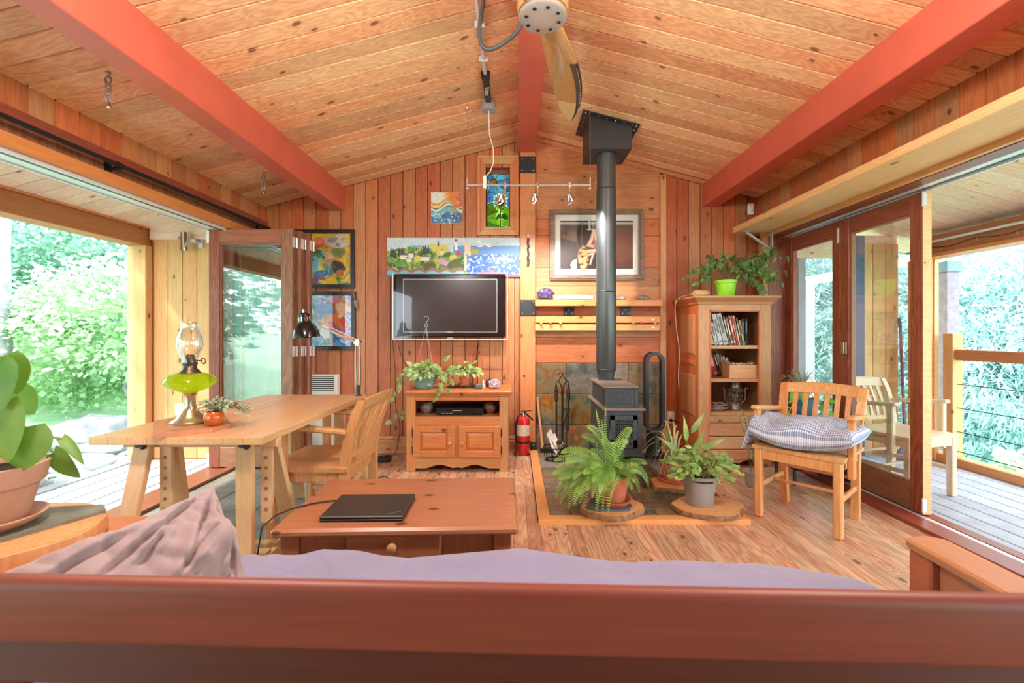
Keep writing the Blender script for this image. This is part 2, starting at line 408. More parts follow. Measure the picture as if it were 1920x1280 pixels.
class MB:
    def __init__(s):
        s.v = []; s.f = []; s.sm = []
    def add(s, vs, fs, smooth=False, M=None):
        n = len(s.v)
        if M is not None:
            vs = [M @ Vector(v) for v in vs]
        s.v += [tuple(v) for v in vs]
        s.f += [tuple(i + n for i in f) for f in fs]
        s.sm += [smooth] * len(fs)
        return s
    def box(s, x0, x1, y0, y1, z0, z1, b=0.0, M=None):
        if x0 > x1: x0, x1 = x1, x0
        if y0 > y1: y0, y1 = y1, y0
        if z0 > z1: z0, z1 = z1, z0
        if b <= 0:
            vs = [(x, y, z) for x in (x0, x1) for y in (y0, y1) for z in (z0, z1)]
            fs = [(0, 1, 3, 2), (4, 6, 7, 5), (0, 4, 5, 1), (2, 3, 7, 6), (0, 2, 6, 4), (1, 5, 7, 3)]
            return s.add(vs, fs, False, M)
        b = min(b, (x1 - x0) * .45, (y1 - y0) * .45, (z1 - z0) * .45)
        c = ((x0 + x1) / 2, (y0 + y1) / 2, (z0 + z1) / 2)
        h = ((x1 - x0) / 2, (y1 - y0) / 2, (z1 - z0) / 2)
        vs = []; idx = {}
        for sx in (-1, 1):
            for sy in (-1, 1):
                for sz in (-1, 1):
                    g = (sx, sy, sz)
                    for a in range(3):
                        idx[(g, a)] = len(vs)
                        vs.append(tuple(c[k] + g[k] * (h[k] - (0 if k == a else b)) for k in range(3)))
        fs = []
        S = (-1, 1)
        for a in range(3):
            u, w = (a + 1) % 3, (a + 2) % 3
            for sg in S:
                q = []
                for (p, r) in ((-1, -1), (1, -1), (1, 1), (-1, 1)):
                    g = [0, 0, 0]; g[a] = sg; g[u] = p; g[w] = r
                    q.append(idx[(tuple(g), a)])
                fs.append(tuple(q if sg > 0 else q[::-1]))
            # edges along axis a
            for su in S:
                for sw in S:
                    g0 = [0, 0, 0]; g0[a] = -1; g0[u] = su; g0[w] = sw
                    g1 = list(g0); g1[a] = 1
                    q = [idx[(tuple(g0), u)], idx[(tuple(g1), u)], idx[(tuple(g1), w)], idx[(tuple(g0), w)]]
                    fs.append(tuple(q if su * sw < 0 else q[::-1]))
        for sx in S:
            for sy in S:
                for sz in S:
                    g = (sx, sy, sz)
                    q = [idx[(g, 0)], idx[(g, 1)], idx[(g, 2)]]
                    fs.append(tuple(q if sx * sy * sz > 0 else q[::-1]))
        return s.add(vs, fs, False, M)
    def prism(s, pts, a0, a1, axis='z', M=None, smooth=False):
        """Polygon extruded along an axis: pts in the two other axes (x,y | x,z | y,z)."""
        n = len(pts)
        def mk(p, a):
            if axis == 'z': return (p[0], p[1], a)
            if axis == 'y': return (p[0], a, p[1])
            return (a, p[0], p[1])
        vs = [mk(p, a0) for p in pts] + [mk(p, a1) for p in pts]
        fs = [tuple(range(n))[::-1], tuple(range(n, 2 * n))]
        s.add(vs, fs, False, M)
        n0 = len(s.v) - 2 * n
        for i in range(n):
            j = (i + 1) % n
            s.f.append((n0 + i, n0 + j, n0 + n + j, n0 + n + i)); s.sm.append(smooth)
        return s
    def bar(s, p0, p1, w, d, up=(0, 0, 1), b=0.0):
        """Rectangular bar from p0 to p1, w wide (sideways) and d deep (towards up)."""
        p0, p1 = Vector(p0), Vector(p1)
        z = (p1 - p0); L = z.length; z.normalize()
        u = Vector(up); 
        if abs(u.dot(z)) > 0.98: u = Vector((0, 1, 0))
        x = u.cross(z).normalized(); y = z.cross(x)
        Mx = Matrix((x, y, z)).transposed().to_4x4(); Mx.translation = p0
        return s.box(-w / 2, w / 2, -d / 2, d / 2, 0, L, b, Mx)
    def tube(s, pts, r, n=8, cap=True, smooth=True):
        pts = [Vector(p) for p in pts]
        k = len(pts)
        rs = r if isinstance(r, (list, tuple)) else [r] * k
        t = []
        for i in range(k):
            d = pts[min(i + 1, k - 1)] - pts[max(i - 1, 0)]
            t.append(d.normalized() if d.length > 1e-9 else Vector((0, 0, 1)))
        a = Vector((0, 0, 1)) if abs(t[0].z) < 0.9 else Vector((1, 0, 0))
        x = t[0].cross(a).normalized()
        vs = []
        for i in range(k):
            x = (x - t[i] * x.dot(t[i]))
            x = x.normalized() if x.length > 1e-6 else t[i].orthogonal().normalized()
            y = t[i].cross(x)
            for j in range(n):
                an = 2 * PI * j / n
                vs.append(pts[i] + (x * math.cos(an) + y * math.sin(an)) * rs[i])
        fs = []
        for i in range(k - 1):
            for j in range(n):
                j2 = (j + 1) % n
                fs.append((i * n + j, i * n + j2, (i + 1) * n + j2, (i + 1) * n + j))
        s.add(vs, fs, smooth)
        if cap:
            o = len(s.v) - k * n
            s.f.append(tuple(o + j for j in range(n))[::-1]); s.sm.append(False)
            s.f.append(tuple(o + (k - 1) * n + j for j in range(n))); s.sm.append(False)
        return s
    def lathe(s, prof, n=24, c=(0, 0, 0), M=None, smooth=True, sx=1.0, sy=1.0):
        vs = []; fs = []; rows = []
        for (r, z) in prof:
            if r < 1e-6:
                rows.append([len(vs)]); vs.append((c[0], c[1], c[2] + z))
            else:
                rows.append(list(range(len(vs), len(vs) + n)))
                vs += [(c[0] + sx * r * math.cos(2 * PI * j / n), c[1] + sy * r * math.sin(2 * PI * j / n), c[2] + z) for j in range(n)]
        for a, b in zip(rows[:-1], rows[1:]):
            for j in range(n):
                j2 = (j + 1) % n
                if len(a) == 1 and len(b) == 1: continue
                if len(a) == 1: fs.append((a[0], b[j2], b[j]))
                elif len(b) == 1: fs.append((a[j], a[j2], b[0]))
                else: fs.append((a[j], a[j2], b[j2], b[j]))
        return s.add(vs, fs, smooth, M)
    def ball(s, c, r, n=12, m=8, sx=1, sy=1, sz=1):
        prof = [(r * math.sin(PI * i / m), -sz * r * math.cos(PI * i / m)) for i in range(m + 1)]
        prof[0] = (0, prof[0][1]); prof[-1] = (0, prof[-1][1])
        return s.lathe(prof, n, c, None, True, sx, sy)
    def grid(s, fn, nu, nv, smooth=True, closeu=False):
        vs = [fn(i / (nu if closeu else nu - 1), j / (nv - 1)) for i in range(nu) for j in range(nv)]
        fs = []
        for i in range(nu if closeu else nu - 1):
            i2 = (i + 1) % nu
            for j in range(nv - 1):
                fs.append((i * nv + j, i2 * nv + j, i2 * nv + j + 1, i * nv + j + 1))
        return s.add(vs, fs, smooth)
    def mesh(s, name, mat, off=None, recalc=True, angle=42):
        me = bpy.data.meshes.new(name)
        vs = s.v if off is None else [(v[0] - off[0], v[1] - off[1], v[2] - off[2]) for v in s.v]
        me.from_pydata(vs, [], s.f)
        if recalc:
            bm = bmesh.new(); bm.from_mesh(me)
            bmesh.ops.recalc_face_normals(bm, faces=bm.faces)
            bm.to_mesh(me); bm.free()
        if any(s.sm):
            me.polygons.foreach_set('use_smooth', s.sm)
            me.set_sharp_from_angle(angle=R(angle))
        me.materials.append(mat)
        me.update()
        return me

OFF = {}
def link(o, parent=None):
    COL.objects.link(o)
    if parent is not None:
        o.parent = parent
    return o
def tag(o, label=None, cat=None, group=None, kind=None):
    if label: o['label'] = label
    if cat: o['category'] = cat
    if group: o['group'] = group
    if kind: o['kind'] = kind
    return o
def thing(name, label, cat, loc=(0, 0, 0), rotz=0.0, group=None, kind=None):
    o = bpy.data.objects.new(name, None)
    o.empty_display_size = 0.1
    COL.objects.link(o)
    o.location = loc; o.rotation_euler = (0, 0, rotz)
    OFF[o.name] = Vector(loc)
    return tag(o, label, cat, group, kind)
def part(name, mb, mat, parent, local=False, angle=42, label=None, recalc=True):
    """A mesh part. World-built parts are moved into the frame of their (unrotated) thing."""
    off = None if local else OFF.get(parent.name, Vector((0, 0, 0)))
    o = bpy.data.objects.new(name, mb.mesh(name, mat, off, recalc, angle))
    link(o, parent)
    OFF[o.name] = Vector((0, 0, 0)) if local else off
    if label: o['label'] = label
    return o
def single(name, mb, mat, label, cat, group=None, kind=None, angle=42, recalc=True):
    xs, ys, zs = zip(*mb.v)
    loc = Vector(((min(xs) + max(xs)) / 2, (min(ys) + max(ys)) / 2, min(zs)))
    o = bpy.data.objects.new(name, mb.mesh(name, mat, loc, recalc, angle))
    link(o); o.location = loc
    OFF[o.name] = loc
    return tag(o, label, cat, group, kind)
def dup(root, loc, rotz=None, label=None, mats=None):
    """Copy a thing with its parts and sub-parts."""
    def cp(o, par):
        c = o.copy()
        if mats and o.type == 'MESH' and o.data.materials[0] in mats:
            c.data = o.data.copy(); c.data.materials[0] = mats[o.data.materials[0]]
        COL.objects.link(c)
        if par: c.parent = par
        for ch in list(o.children):
            cp(ch, c)
        return c
    r = cp(root, None)
    r.location = loc
    if rotz is not None: r.rotation_euler = (0, 0, rotz)
    if label: r['label'] = label
    OFF[r.name] = Vector(loc)
    return r
def piece(name, me, parent, loc, rot=None):
    """A piece sharing mesh data with its likes; loc in the parent's frame."""
    o = bpy.data.objects.new(name, me)
    link(o, parent)
    o.location = loc
    if rot is not None: o.rotation_euler = rot
    return o
def lpos(parent, w):
    return Vector(w) - OFF.get(parent.name, Vector((0, 0, 0)))

def orient(base, d, n=(0, 0, 1)):
    """Matrix with local X along d and local Z near n, at base."""
    x = Vector(d).normalized(); z = Vector(n)
    z = z - x * z.dot(x)
    if z.length < 1e-4: z = x.orthogonal()
    z.normalize(); y = z.cross(x)
    m = Matrix((x, y, z)).transposed().to_4x4(); m.translation = Vector(base)
    return m
def put(name, me, parent, Mw, s=1.0):
    o = bpy.data.objects.new(name, me)
    link(o, parent)
    off = OFF.get(parent.name, Vector((0, 0, 0)))
    o.matrix_local = Matrix.Translation(-off) @ Mw @ Matrix.Scale(s, 4)
    return o
def leaf(L, W, mat, name='leaf', shape='oval', droop=0.2, fold=0.15, n=6):
    """Leaf along +X with a folded midrib and a droop."""
    mb = MB(); vs = []
    for i in range(n + 1):
        t = i / n
        if shape == 'oval': w = math.sin(PI * min(1, t ** 0.8)) ** 0.8
        elif shape == 'heart': w = (math.sin(PI * min(1, (t * 0.93 + 0.07) ** 0.62))) ** 0.75 if t < 1 else 0
        elif shape == 'lance': w = math.sin(PI * t ** 0.6) ** 1.1 if t < 1 else 0
        else: w = min(1, t * 8) * (1 - t) ** 0.35
        w = max(w, 0.0) * W / 2
        back = -0.12 * L * (1 - t) ** 4 if shape == 'heart' else 0
        z = -droop * L * t * t
        vs.append((L * t + back, w, z + fold * w)); vs.append((L * t, 0, z)); vs.append((L * t + back, -w, z + fold * w))
    fs = []
    for i in range(n):
        a = 3 * i
        fs += [(a, a + 1, a + 4, a + 3), (a + 1, a + 2, a + 5, a + 4)]
    mb.add(vs, fs, True)
    return mb.mesh(name, mat, None, False, 80)
def fast(name, verts, quads, mat):
    me = bpy.data.meshes.new(name)
    nv, nq = len(verts), len(quads)
    me.vertices.add(nv); me.vertices.foreach_set('co', np.asarray(verts, np.float32).ravel())
    me.loops.add(nq * 4); me.loops.foreach_set('vertex_index', np.asarray(quads, np.int32).ravel())
    me.polygons.add(nq)
    me.polygons.foreach_set('loop_start', np.arange(0, nq * 4, 4, dtype=np.int32))
    me.update(calc_edges=True)
    me.materials.append(mat)
    return me
def slab_paint(name, w, h, nx, ny, fn, mat=None):
    """A printed sheet facing -Y, centred at the origin, coloured by fn(u, v) -> sRGB 0-255."""
    u, v = np.meshgrid(np.linspace(0, 1, nx), np.linspace(0, 1, ny), indexing='ij')
    vs = np.stack([(u - .5) * w, np.zeros_like(u), (v - .5) * h], -1).reshape(-1, 3)
    i, j = np.meshgrid(np.arange(nx - 1), np.arange(ny - 1), indexing='ij')
    a = (i * ny + j).ravel()
    q = np.stack([a, a + ny, a + ny + 1, a + 1], -1)
    me = fast(name, vs, q, mat or M['print'])
    c = fn(u.ravel(), v.ravel()) / 255.0
    c = np.clip(c, 0, 1)
    c = np.where(c <= 0.04045, c / 12.92, ((c + 0.055) / 1.055) ** 2.4)
    at_ = me.color_attributes.new('print', 'FLOAT_COLOR', 'POINT')
    at_.data.foreach_set('color', np.concatenate([c, np.ones((len(c), 1))], 1).astype(np.float32).ravel())
    return me
def text_mesh(name, s, size, mat, extrude=0.0006):
    cu = bpy.data.curves.new(name, 'FONT')
    cu.body = s; cu.size = size; cu.extrude = extrude
    cu.align_x = 'CENTER'; cu.align_y = 'CENTER'
    o = bpy.data.objects.new(name, cu); COL.objects.link(o)
    bpy.context.view_layer.update()
    dg = bpy.context.evaluated_depsgraph_get()
    me = bpy.data.meshes.new_from_object(o.evaluated_get(dg))
    bpy.data.objects.remove(o)
    me.materials.clear(); me.materials.append(mat)
    return me
def blob(c, r, sx=1, sy=1, sz=1, amp=0.25, freq=2.0, seed=0, sub=3, flat=None):
    bm = bmesh.new()
    bmesh.ops.create_icosphere(bm, subdivisions=sub, radius=1)
    vs = []
    for v in bm.verts:
        d = 1 + amp * mnoise.noise(v.co * freq + Vector((seed * 7.3, seed * 3.1, 0)))
        p = v.co * d
        z = p.z
        if flat is not None: z = max(z, flat)
        vs.append((c[0] + p.x * r * sx, c[1] + p.y * r * sy, c[2] + z * r * sz))
    fs = [tuple(v.index for v in f.verts) for f in bm.faces]
    bm.free()
    mb = MB(); mb.add(vs, fs, True)
    return mb

YB = 4.42                        # face of the rear wall
XL, XR = -2.457, 2.37            # inner faces of the side walls
RX, RZ, SL = 0.126, 3.08, 0.259  # ridge and roof slope
def roof(x):
    return RZ - SL * abs(x - RX)
# ------------------------------------------------------------------ rear wall
WX0, WX1, WZ0, WZ1 = -0.284, -0.053, 2.19, 2.80     # opening of the stained-glass window
mb = MB()
def gable(x0, x1, z0, y0, y1):
    pts = [(x0, z0), (x1, z0), (x1, roof(x1) + .08)]
    if x0 < RX < x1: pts.append((RX, RZ + .08))
    pts.append((x0, roof(x0) + .08))
    mb.prism(pts, y0, y1, 'y')
gable(XL - .15, WX0, -0.05, YB + .02, YB + .12)
gable(WX1, XR + .3, -0.05, YB + .02, YB + .12)
mb.box(WX0, WX1, YB + .02, YB + .12, -0.05, WZ0)
gable(WX0, WX1, WZ1, YB + .02, YB + .12)
wall_back = single('wall_back', mb, M['backing'], 'rear gable wall of cedar boards behind the stove and television', 'wall', kind='structure')

def vplank(x0, x1, z0, y=YB, th=0.022, c=0.007, z1=None, mat=None, parent=None, name='plank'):
    b = MB()
    g = .0022
    xs = [(x0 + g, y + th), (x1 - g, y + th), (x1 - g, y + c + .003), (x1 - c * .6, y), (x0 + c * .6, y), (x0 + g, y + c + .003)]
    n = len(xs)
    top = (lambda x: roof(x) - .002) if z1 is None else (lambda x: z1)
    vs = [(x, yy, z0) for x, yy in xs] + [(x, yy, top(x)) for x, yy in xs]
    fs = [tuple(range(n)), tuple(range(n, 2 * n))] + [(i, (i + 1) % n, n + (i + 1) % n, n + i) for i in range(n)]
    b.add(vs, fs)
    o = part(name, b, mat or M['wallv'], parent or wall_back)
    return o
x = XL
while x < 0.05:
    x1 = min(x + 0.1226, 0.05)
    if x1 > WX0 + .002 and x < WX1 - .002:
        vplank(x, x1, 0.0, z1=WZ0)
        vplank(x, x1, WZ1)
    else:
        vplank(x, x1, 0.0)
    x = x1 if x1 - x > 0.1 else 9
x = 1.48
while x < XR + .2:
    vplank(x, x + .115, 0.0); x += 0.115

# niche of level boards over slate
NX0, NX1 = 0.197, 1.425
rows = [262, 324, 369, 410, 442, 501, 536, 575, 612, 632, 680]
zs = [H + (CY - y) * YB / F for y in rows]; zs[0] = RZ
for z1, z0 in zip(zs[:-1], zs[1:]):
    c = 0.004
    def clip(z, x1=NX1):
        return min(z, roof(x1) - .002)
    b = MB()
    def ring(y, i):
        za, zb = z0 + i + .0005, z1 - i - .0005
        xm = NX1
        pts = [(NX0, za), (NX1, min(za, roof(NX1)))]
        if roof(NX1) >= zb: pts += [(NX1, zb), (NX0, zb)]
        else:
            xa = RX + (RZ - zb) / SL
            pts += [(NX1, max(za, roof(NX1) - .002)), (max(NX0, xa), min(zb, roof(max(NX0, xa)))), (NX0, min(zb, roof(NX0)))]
        return [(p[0], y, p[1]) for p in pts]
    A, B_, Cc = ring(YB + .022, 0), ring(YB + c, 0), ring(YB, c)
    n = len(A)
    b.add(A + B_ + Cc, [tuple(range(n)), tuple(range(2 * n, 3 * n))[::-1]] +
          [(k * n + i, k * n + (i + 1) % n, (k + 1) * n + (i + 1) % n, (k + 1) * n + i) for k in (0, 1) for i in range(n)])
    part('board', b, M['wallh'], wall_back)
tile = MB(); tile.box(0, .302, 0, .02, 0, .302, .004)
tile_me = tile.mesh('slate_tile', M['slate'])
tz = zs[-1]
for r in range(3):
    for q in range(4):
        piece('slate_tile', tile_me, wall_back, lpos(wall_back, (NX0 + .004 + q * .3055, YB - .002, tz - .305 * (r + 1))))
b = MB(); b.box(NX0 + .0, NX1, YB + .012, YB + .024, -.04, tz)
part('grout', b, plain('grout', rgb(150, 132, 110), 0.9), wall_back)

b = MB(); b.box(1.425, 1.482, YB - .03, YB + .02, 0, roof(1.482) - .004, .003)
single('trim_1', b, M['orangez'], 'upright corner board on the right edge of the stove niche', 'trim', kind='structure')
# baseboards
for i, (a, c_, lab) in enumerate(((XL, .045, 'moulded wooden baseboard left of the stove'), (1.482, XR, 'moulded wooden baseboard behind the bookcase'))):
    b = MB()
    b.prism([(YB, 0), (YB - .022, 0), (YB - .022, .11), (YB - .016, .12), (YB - .02, .13), (YB - .012, .15), (YB, .155)], a, c_, 'x')
    b.prism([(YB - .022, 0), (YB - .034, 0), (YB - .03, .02), (YB - .022, .026)], a, c_, 'x')
    single('baseboard_back' if i == 0 else 'baseboard_right', b, M['wallh'], lab, 'baseboard', kind='structure')

# post with black steel plates
post = thing('timber_post', 'square timber post under the ridge beam with black steel plates', 'post', (.122, 4.39, 0), kind='structure')
b = MB(); b.box(.05, .195, 4.36, 4.42, 0, 2.93, .003); part('shaft', b, M['orangez'], post)
for (ya, yb_, foot) in ((293, 324, 0), (562, 592, 0), (829, 857, 1)):
    Y = 4.352
    z0, z1 = H - (yb_ - CY) * Y / F, H - (ya - CY) * Y / F
    b = MB(); b.box(.048, .197, 4.352, 4.362, max(z0, .002), z1, .002)
    pl = part('steel_plate', b, M['steel'], post)
    for sx in (.068, .177):
        for zz in (max(z0, .002) + .024, z1 - .024):
            bb = MB(); bb.lathe([(0.0085, 0), (0.0085, .004), (.005, .007), (0, .007)], 8, (0, 0, 0), Matrix.Translation((sx, 4.352, zz)) @ Matrix.Rotation(R(90), 4, 'X'))
            part('bolt', bb, M['bolt'], pl)

b = MB(); b.lathe([(.011, 0), (.010, .003), (0, .004)], 12, (0, 0, 0), Matrix.Translation(at(982.7, 704.8, 4.36)) @ Matrix.Rotation(R(90), 4, 'X')); part('dark_plug', b, M['wrought'], post)

# ------------------------------------------------------------------ ceiling and beams
mb = MB()
for sg, xe in ((-1, -5.0), (1, 6.0)):
    pass
mb.prism([(-3.75, roof(-3.75) + .03), (RX, RZ + .03), (RX, RZ + .13), (-3.75, roof(-3.75) + .13)], -2.7, YB + .5, 'y')
mb.prism([(RX, RZ + .03), (4.3, roof(4.3) + .03), (4.3, roof(4.3) + .13), (RX, RZ + .13)], -2.7, YB + .5, 'y')
ceiling = single('ceiling', mb, M['backing'], 'sloped pine board ceiling rising to the ridge', 'ceiling', kind='structure')
def roofboard(xa, xb, w, mat, name):
    c = 0.009
    prof = [(0.0034, .026), (w - .0034, .026), (w - .0034, .010), (w - .0062, 0), (.0062, 0), (.0034, .010)]   # y, height above the face
    n = len(prof)
    b = MB()
    vs = [(xa, y, roof(xa) + h) for y, h in prof] + [(xb, y, roof(xb) + h) for y, h in prof]
    fs = [tuple(range(n)), tuple(range(n, 2 * n))] + [(i, (i + 1) % n, n + (i + 1) % n, n + i) for i in range(n)]
    b.add(vs, fs)
    return b.mesh(name, mat)
BW = 0.1352
mL = roofboard(XL, .03, BW, M['ceil'], 'ceiling_board')
mR = roofboard(.19, XR, BW, M['ceil'], 'ceiling_board')
oc = OFF[ceiling.name]
y = YB - BW
while y > 0.5:
    piece('ceiling_board', mL, ceiling, Vector((0, y, 0)) - oc)
    piece('ceiling_board', mR, ceiling, Vector((0, y + .04, 0)) - oc if y + .04 + BW < YB + .03 else Vector((0, y, 0)) - oc)
    y -= BW
b = MB(); b.box(.026, .197, -2.6, YB, 2.93, RZ + .05, .004)
single('roof_beam', b, M['redbeam'], 'red stained ridge beam along the top of the ceiling', 'beam', kind='structure')
b = MB(); b.box(-1.83, -1.683, -2.6, YB, 2.372, 2.64, .005)
single('roof_beam', b, M['redbeam'], 'red stained beam along the left ceiling slope above the desk', 'beam', kind='structure')
b = MB(); b.box(1.846, 2.002, -2.6, YB, 2.412, 2.66, .005)
single('roof_beam', b, M['redbeam'], 'red stained beam along the right ceiling slope', 'beam', kind='structure')

# ------------------------------------------------------------------ side walls
def hplankstrip(wall, x, out, z0, z1, y0, y1, w=BW):
    """Upright boards of a wall strip; faces look towards the room. out = +1 if the wall is on the right."""
    c = .004
    prof = [(.0015, .02), (w - .0015, .02), (w - .0015, .01), (w - c, 0), (c, 0), (.0015, .01)]
    n = len(prof)
    b = MB()
    vs = [(out * d, y, 0) for y, d in prof] + [(out * d, y, z1 - z0) for y, d in prof]
    b.add(vs, [tuple(range(n)), tuple(range(n, 2 * n))] + [(i, (i + 1) % n, n + (i + 1) % n, n + i) for i in range(n)])
    me = b.mesh('plank', M['wallv'])
    y = y1 - w
    while y > y0:
        piece('plank', me, wall, lpos(wall, (x, y, z0)))
        y -= w
# left
b = MB()
b.box(XL - .1, XL - .02, -2.6, YB, 2.06, roof(XL) + .04)
b.box(XL - .1, XL, 3.98, YB + .02, 0, 2.10)
wall_left = single('wall_left', b, M['fir'], 'left wall above the open folding door', 'wall', kind='structure')
hplankstrip(wall_left, XL, -1, 2.262, roof(XL) + .0, .3, YB)
b = MB(); b.box(XL - .02, XL + .022, .3, YB, 2.212, 2.262, .003)
single('trim_2', b, M['redwood'], 'reddish board under the left eave planks', 'trim', kind='structure')
b = MB(); b.box(XL - .06, XL + .02, -.5, YB, 2.066, 2.135, .004)
single('trim_3', b, M['orange'], 'orange fir head trim over the left opening', 'trim', kind='structure')
rod = thing('curtain_rod', 'black curtain rod along the left wall over the opening', 'curtain rod', (XL + .05, 2, 2.19))
b = MB(); b.tube([(XL + .055, .3, 2.185), (XL + .055, 4.36, 2.185)], .013, 10); part('rod', b, M['black'], rod)
for yy in (.9, 2.72, 4.3):
    b = MB(); b.box(XL - .02, XL + .06, yy - .012, yy + .012, 2.16, 2.172); b.box(XL - .02, XL - .012, yy - .02, yy + .02, 2.13, 2.205)
    b.tube([(XL + .055, yy - .02, 2.185), (XL + .055, yy + .02, 2.185)], .018, 10)
    part('bracket', b, M['black'], rod)
b = MB(); b.lathe([(0, 0), (.02, .004), (.022, .02), (.014, .035), (0, .036)], 10, (0, 0, 0), Matrix.Translation((XL + .055, 4.35, 2.185)) @ Matrix.Rotation(R(-90), 4, 'X')); part('finial', b, M['black'], rod)
def track(x0, x1, z, lab, name):
    t = thing(name, lab, 'door track', ((x0 + x1) / 2, 2, z), kind='structure')
    b = MB(); b.box(x0, x1, -.5, 4.24, z, z + .02); b.box(x0, x0 + .012, -.5, 4.24, z - .008, z); b.box(x1 - .012, x1, -.5, 4.24, z - .008, z)
    part('rail', b, M['alu'], t)
    m = (x0 + x1) / 2
    b = MB(); b.box(m + .02, m + .045, -.5, 4.24, z - .002, z + .001); part('groove', b, M['black'], t)
    return t
track(-2.63, -2.475, 2.052, 'aluminium head track of the left folding door', 'trim_4')
b = MB(); b.box(-2.47, -2.40, -.5, 4.24, .0, .022, .003); b.box(-2.66, -2.47, -.5, 4.24, -.02, .012, .003)
single('trim_5', b, M['redwood'], 'red-brown door sill along the left opening', 'sill', kind='structure')

# right
b = MB()
b.box(XR + .02, XR + .1, -2.6, YB, 2.08, roof(XR) + .04)
b.box(XR, XR + .28, 4.28, YB + .02, 0, 2.12)
wall_right = single('wall_right', b, M['redwood'], 'right wall above the folding door', 'wall', kind='structure')
hplankstrip(wall_right, XR, 1, 2.10, roof(XR), .3, YB)
b = MB(); b.box(XR - .018, XR + .02, -.5, 4.32, 2.075, 2.165, .004)
single('trim_6', b, M['orange'], 'orange fir head trim over the right folding door', 'trim', kind='structure')
b = MB(); b.box(XR - .018, XR + .03, 4.25, 4.34, 0, 2.08, .003)
single('trim_7', b, M['orangez'], 'orange upright casing beside the bookcase', 'trim', kind='structure')
b = MB(); b.box(XR + .03, 2.62, 4.25, 4.30, 0, 2.08, .003)
single('trim_8', b, M['fir'], 'dark fir jamb of the right folding door', 'trim', kind='structure')
track(2.50, 2.64, 2.085, 'aluminium head track of the right folding door', 'trim_9')
b = MB(); b.box(XR + .03, 2.51, -.5, 4.25, 2.075, 2.11, .002)
single('trim_11', b, M['redwood'], 'dark underside board beside the right head track', 'trim', kind='structure')
b = MB(); b.box(2.40, 2.535, -.5, 4.25, -.01, .02, .004); b.box(2.585, 2.66, -.5, 4.25, -.02, .016, .003)
single('trim_10', b, M['redwood'], 'red-brown door sill along the right opening', 'sill', kind='structure')
b = MB(); b.box(2.535, 2.585, -.5, 4.25, -.01, .012, 0); b.box(2.552, 2.566, -.5, 4.25, .012, .0135)
single('floor_track', b, M['alu'], 'metal floor track in the right door sill', 'door track', kind='structure')

# long pale shelf over the right door
sh = thing('long_shelf', 'long pale wooden shelf on the right wall above the folding door', 'shelf', (2.2, 2, 2.1))
b = MB(); b.box(2.04, XR - .002, -.3, 4.20, 2.104, 2.157, .004); part('board', b, M['cream'], sh)
b = MB()
b.box(2.08, XR - .02, 4.085, 4.115, 2.094, 2.104, .002); b.box(XR - .03, XR - .018, 4.08, 4.12, 1.86, 2.104, .002)
b.bar((2.11, 4.10, 2.092), (XR - .03, 4.10, 1.93), .022, .02)
part('bracket', b, M['greysteel'], sh)
b = MB(); b.box(2.285, 2.34, 4.385, 4.42, 2.33, 2.44, .008)
sensor = single('motion_sensor', b, M['white'], 'small white motion sensor high in the right corner', 'sensor')
b = MB(); b.ball((2.312, 4.385, 2.37), .018, 10, 6, 1, .5, 1); part('lens', b, M['offwhite'], sensor)

# room behind the camera
b = MB(); b.box(XL - .1, XR + .3, -2.7, -2.62, -.05, 3.1)
single('wall_rear', b, M['wallh'], 'cedar end wall of the room behind the viewer', 'wall', kind='structure')

# ------------------------------------------------------------------ floor
FS = -1.35
b = MB()
b.box(XL, XR + .03, -2.6, YB + .02, -.08, -.018)
b.box(XL, XR + .03, -2.6, 1.3, -.02, -.001)
floor = single('floor', b, M['floor'], 'oak plank and slate floor of the living room', 'floor', kind='structure')
r2 = random.Random(5)
w = .079
x = FS
lens = [.62, .8, 1.0, 1.2]
fm = {}
for L in lens + [1.45]:
    b = MB(); b.box(.0004, w - .0004, .0006, L - .0006, -.018, 0, .0016)
    fm[L] = b.mesh('floor_board', M['floor'])
while x < XR + .0:
    y = 1.3 - r2.random() * .1
    k = 0
    while y < YB:
        L = r2.choice(lens + [1.45])
        if y + L > YB - .3:
            L2 = YB - y
            b = MB(); b.box(.0004, w - .0004, .0006, L2, -.018, 0, .0016)
            me = b.mesh('floor_board', M['floor'])
            piece('floor_board', me, floor, lpos(floor, (x, y, 0))); break
        piece('floor_board', fm[L], floor, lpos(floor, (x, y, 0)))
        y += L
    x += w
# slate entry on the left
tb = MB(); tb.box(0, .352, 0, .352, -.018, 0, .003)
tfm = tb.mesh('slate_floor_tile', slatemat('grey_slate_floor'))
nt = tfm.materials[0].node_tree
for n_ in nt.nodes:
    if n_.type == 'VALTORGB':
        for e, c_ in zip(n_.color_ramp.elements, (rgb(96, 100, 102), rgb(118, 124, 124), rgb(134, 136, 130), rgb(150, 146, 134), rgb(166, 152, 132))):
            e.color = c_
for i in range(3):
    for j in range(9):
        piece('floor_tile', tfm, floor, lpos(floor, (FS - .356 * (i + 1), YB - .356 * (j + 1), 0)))

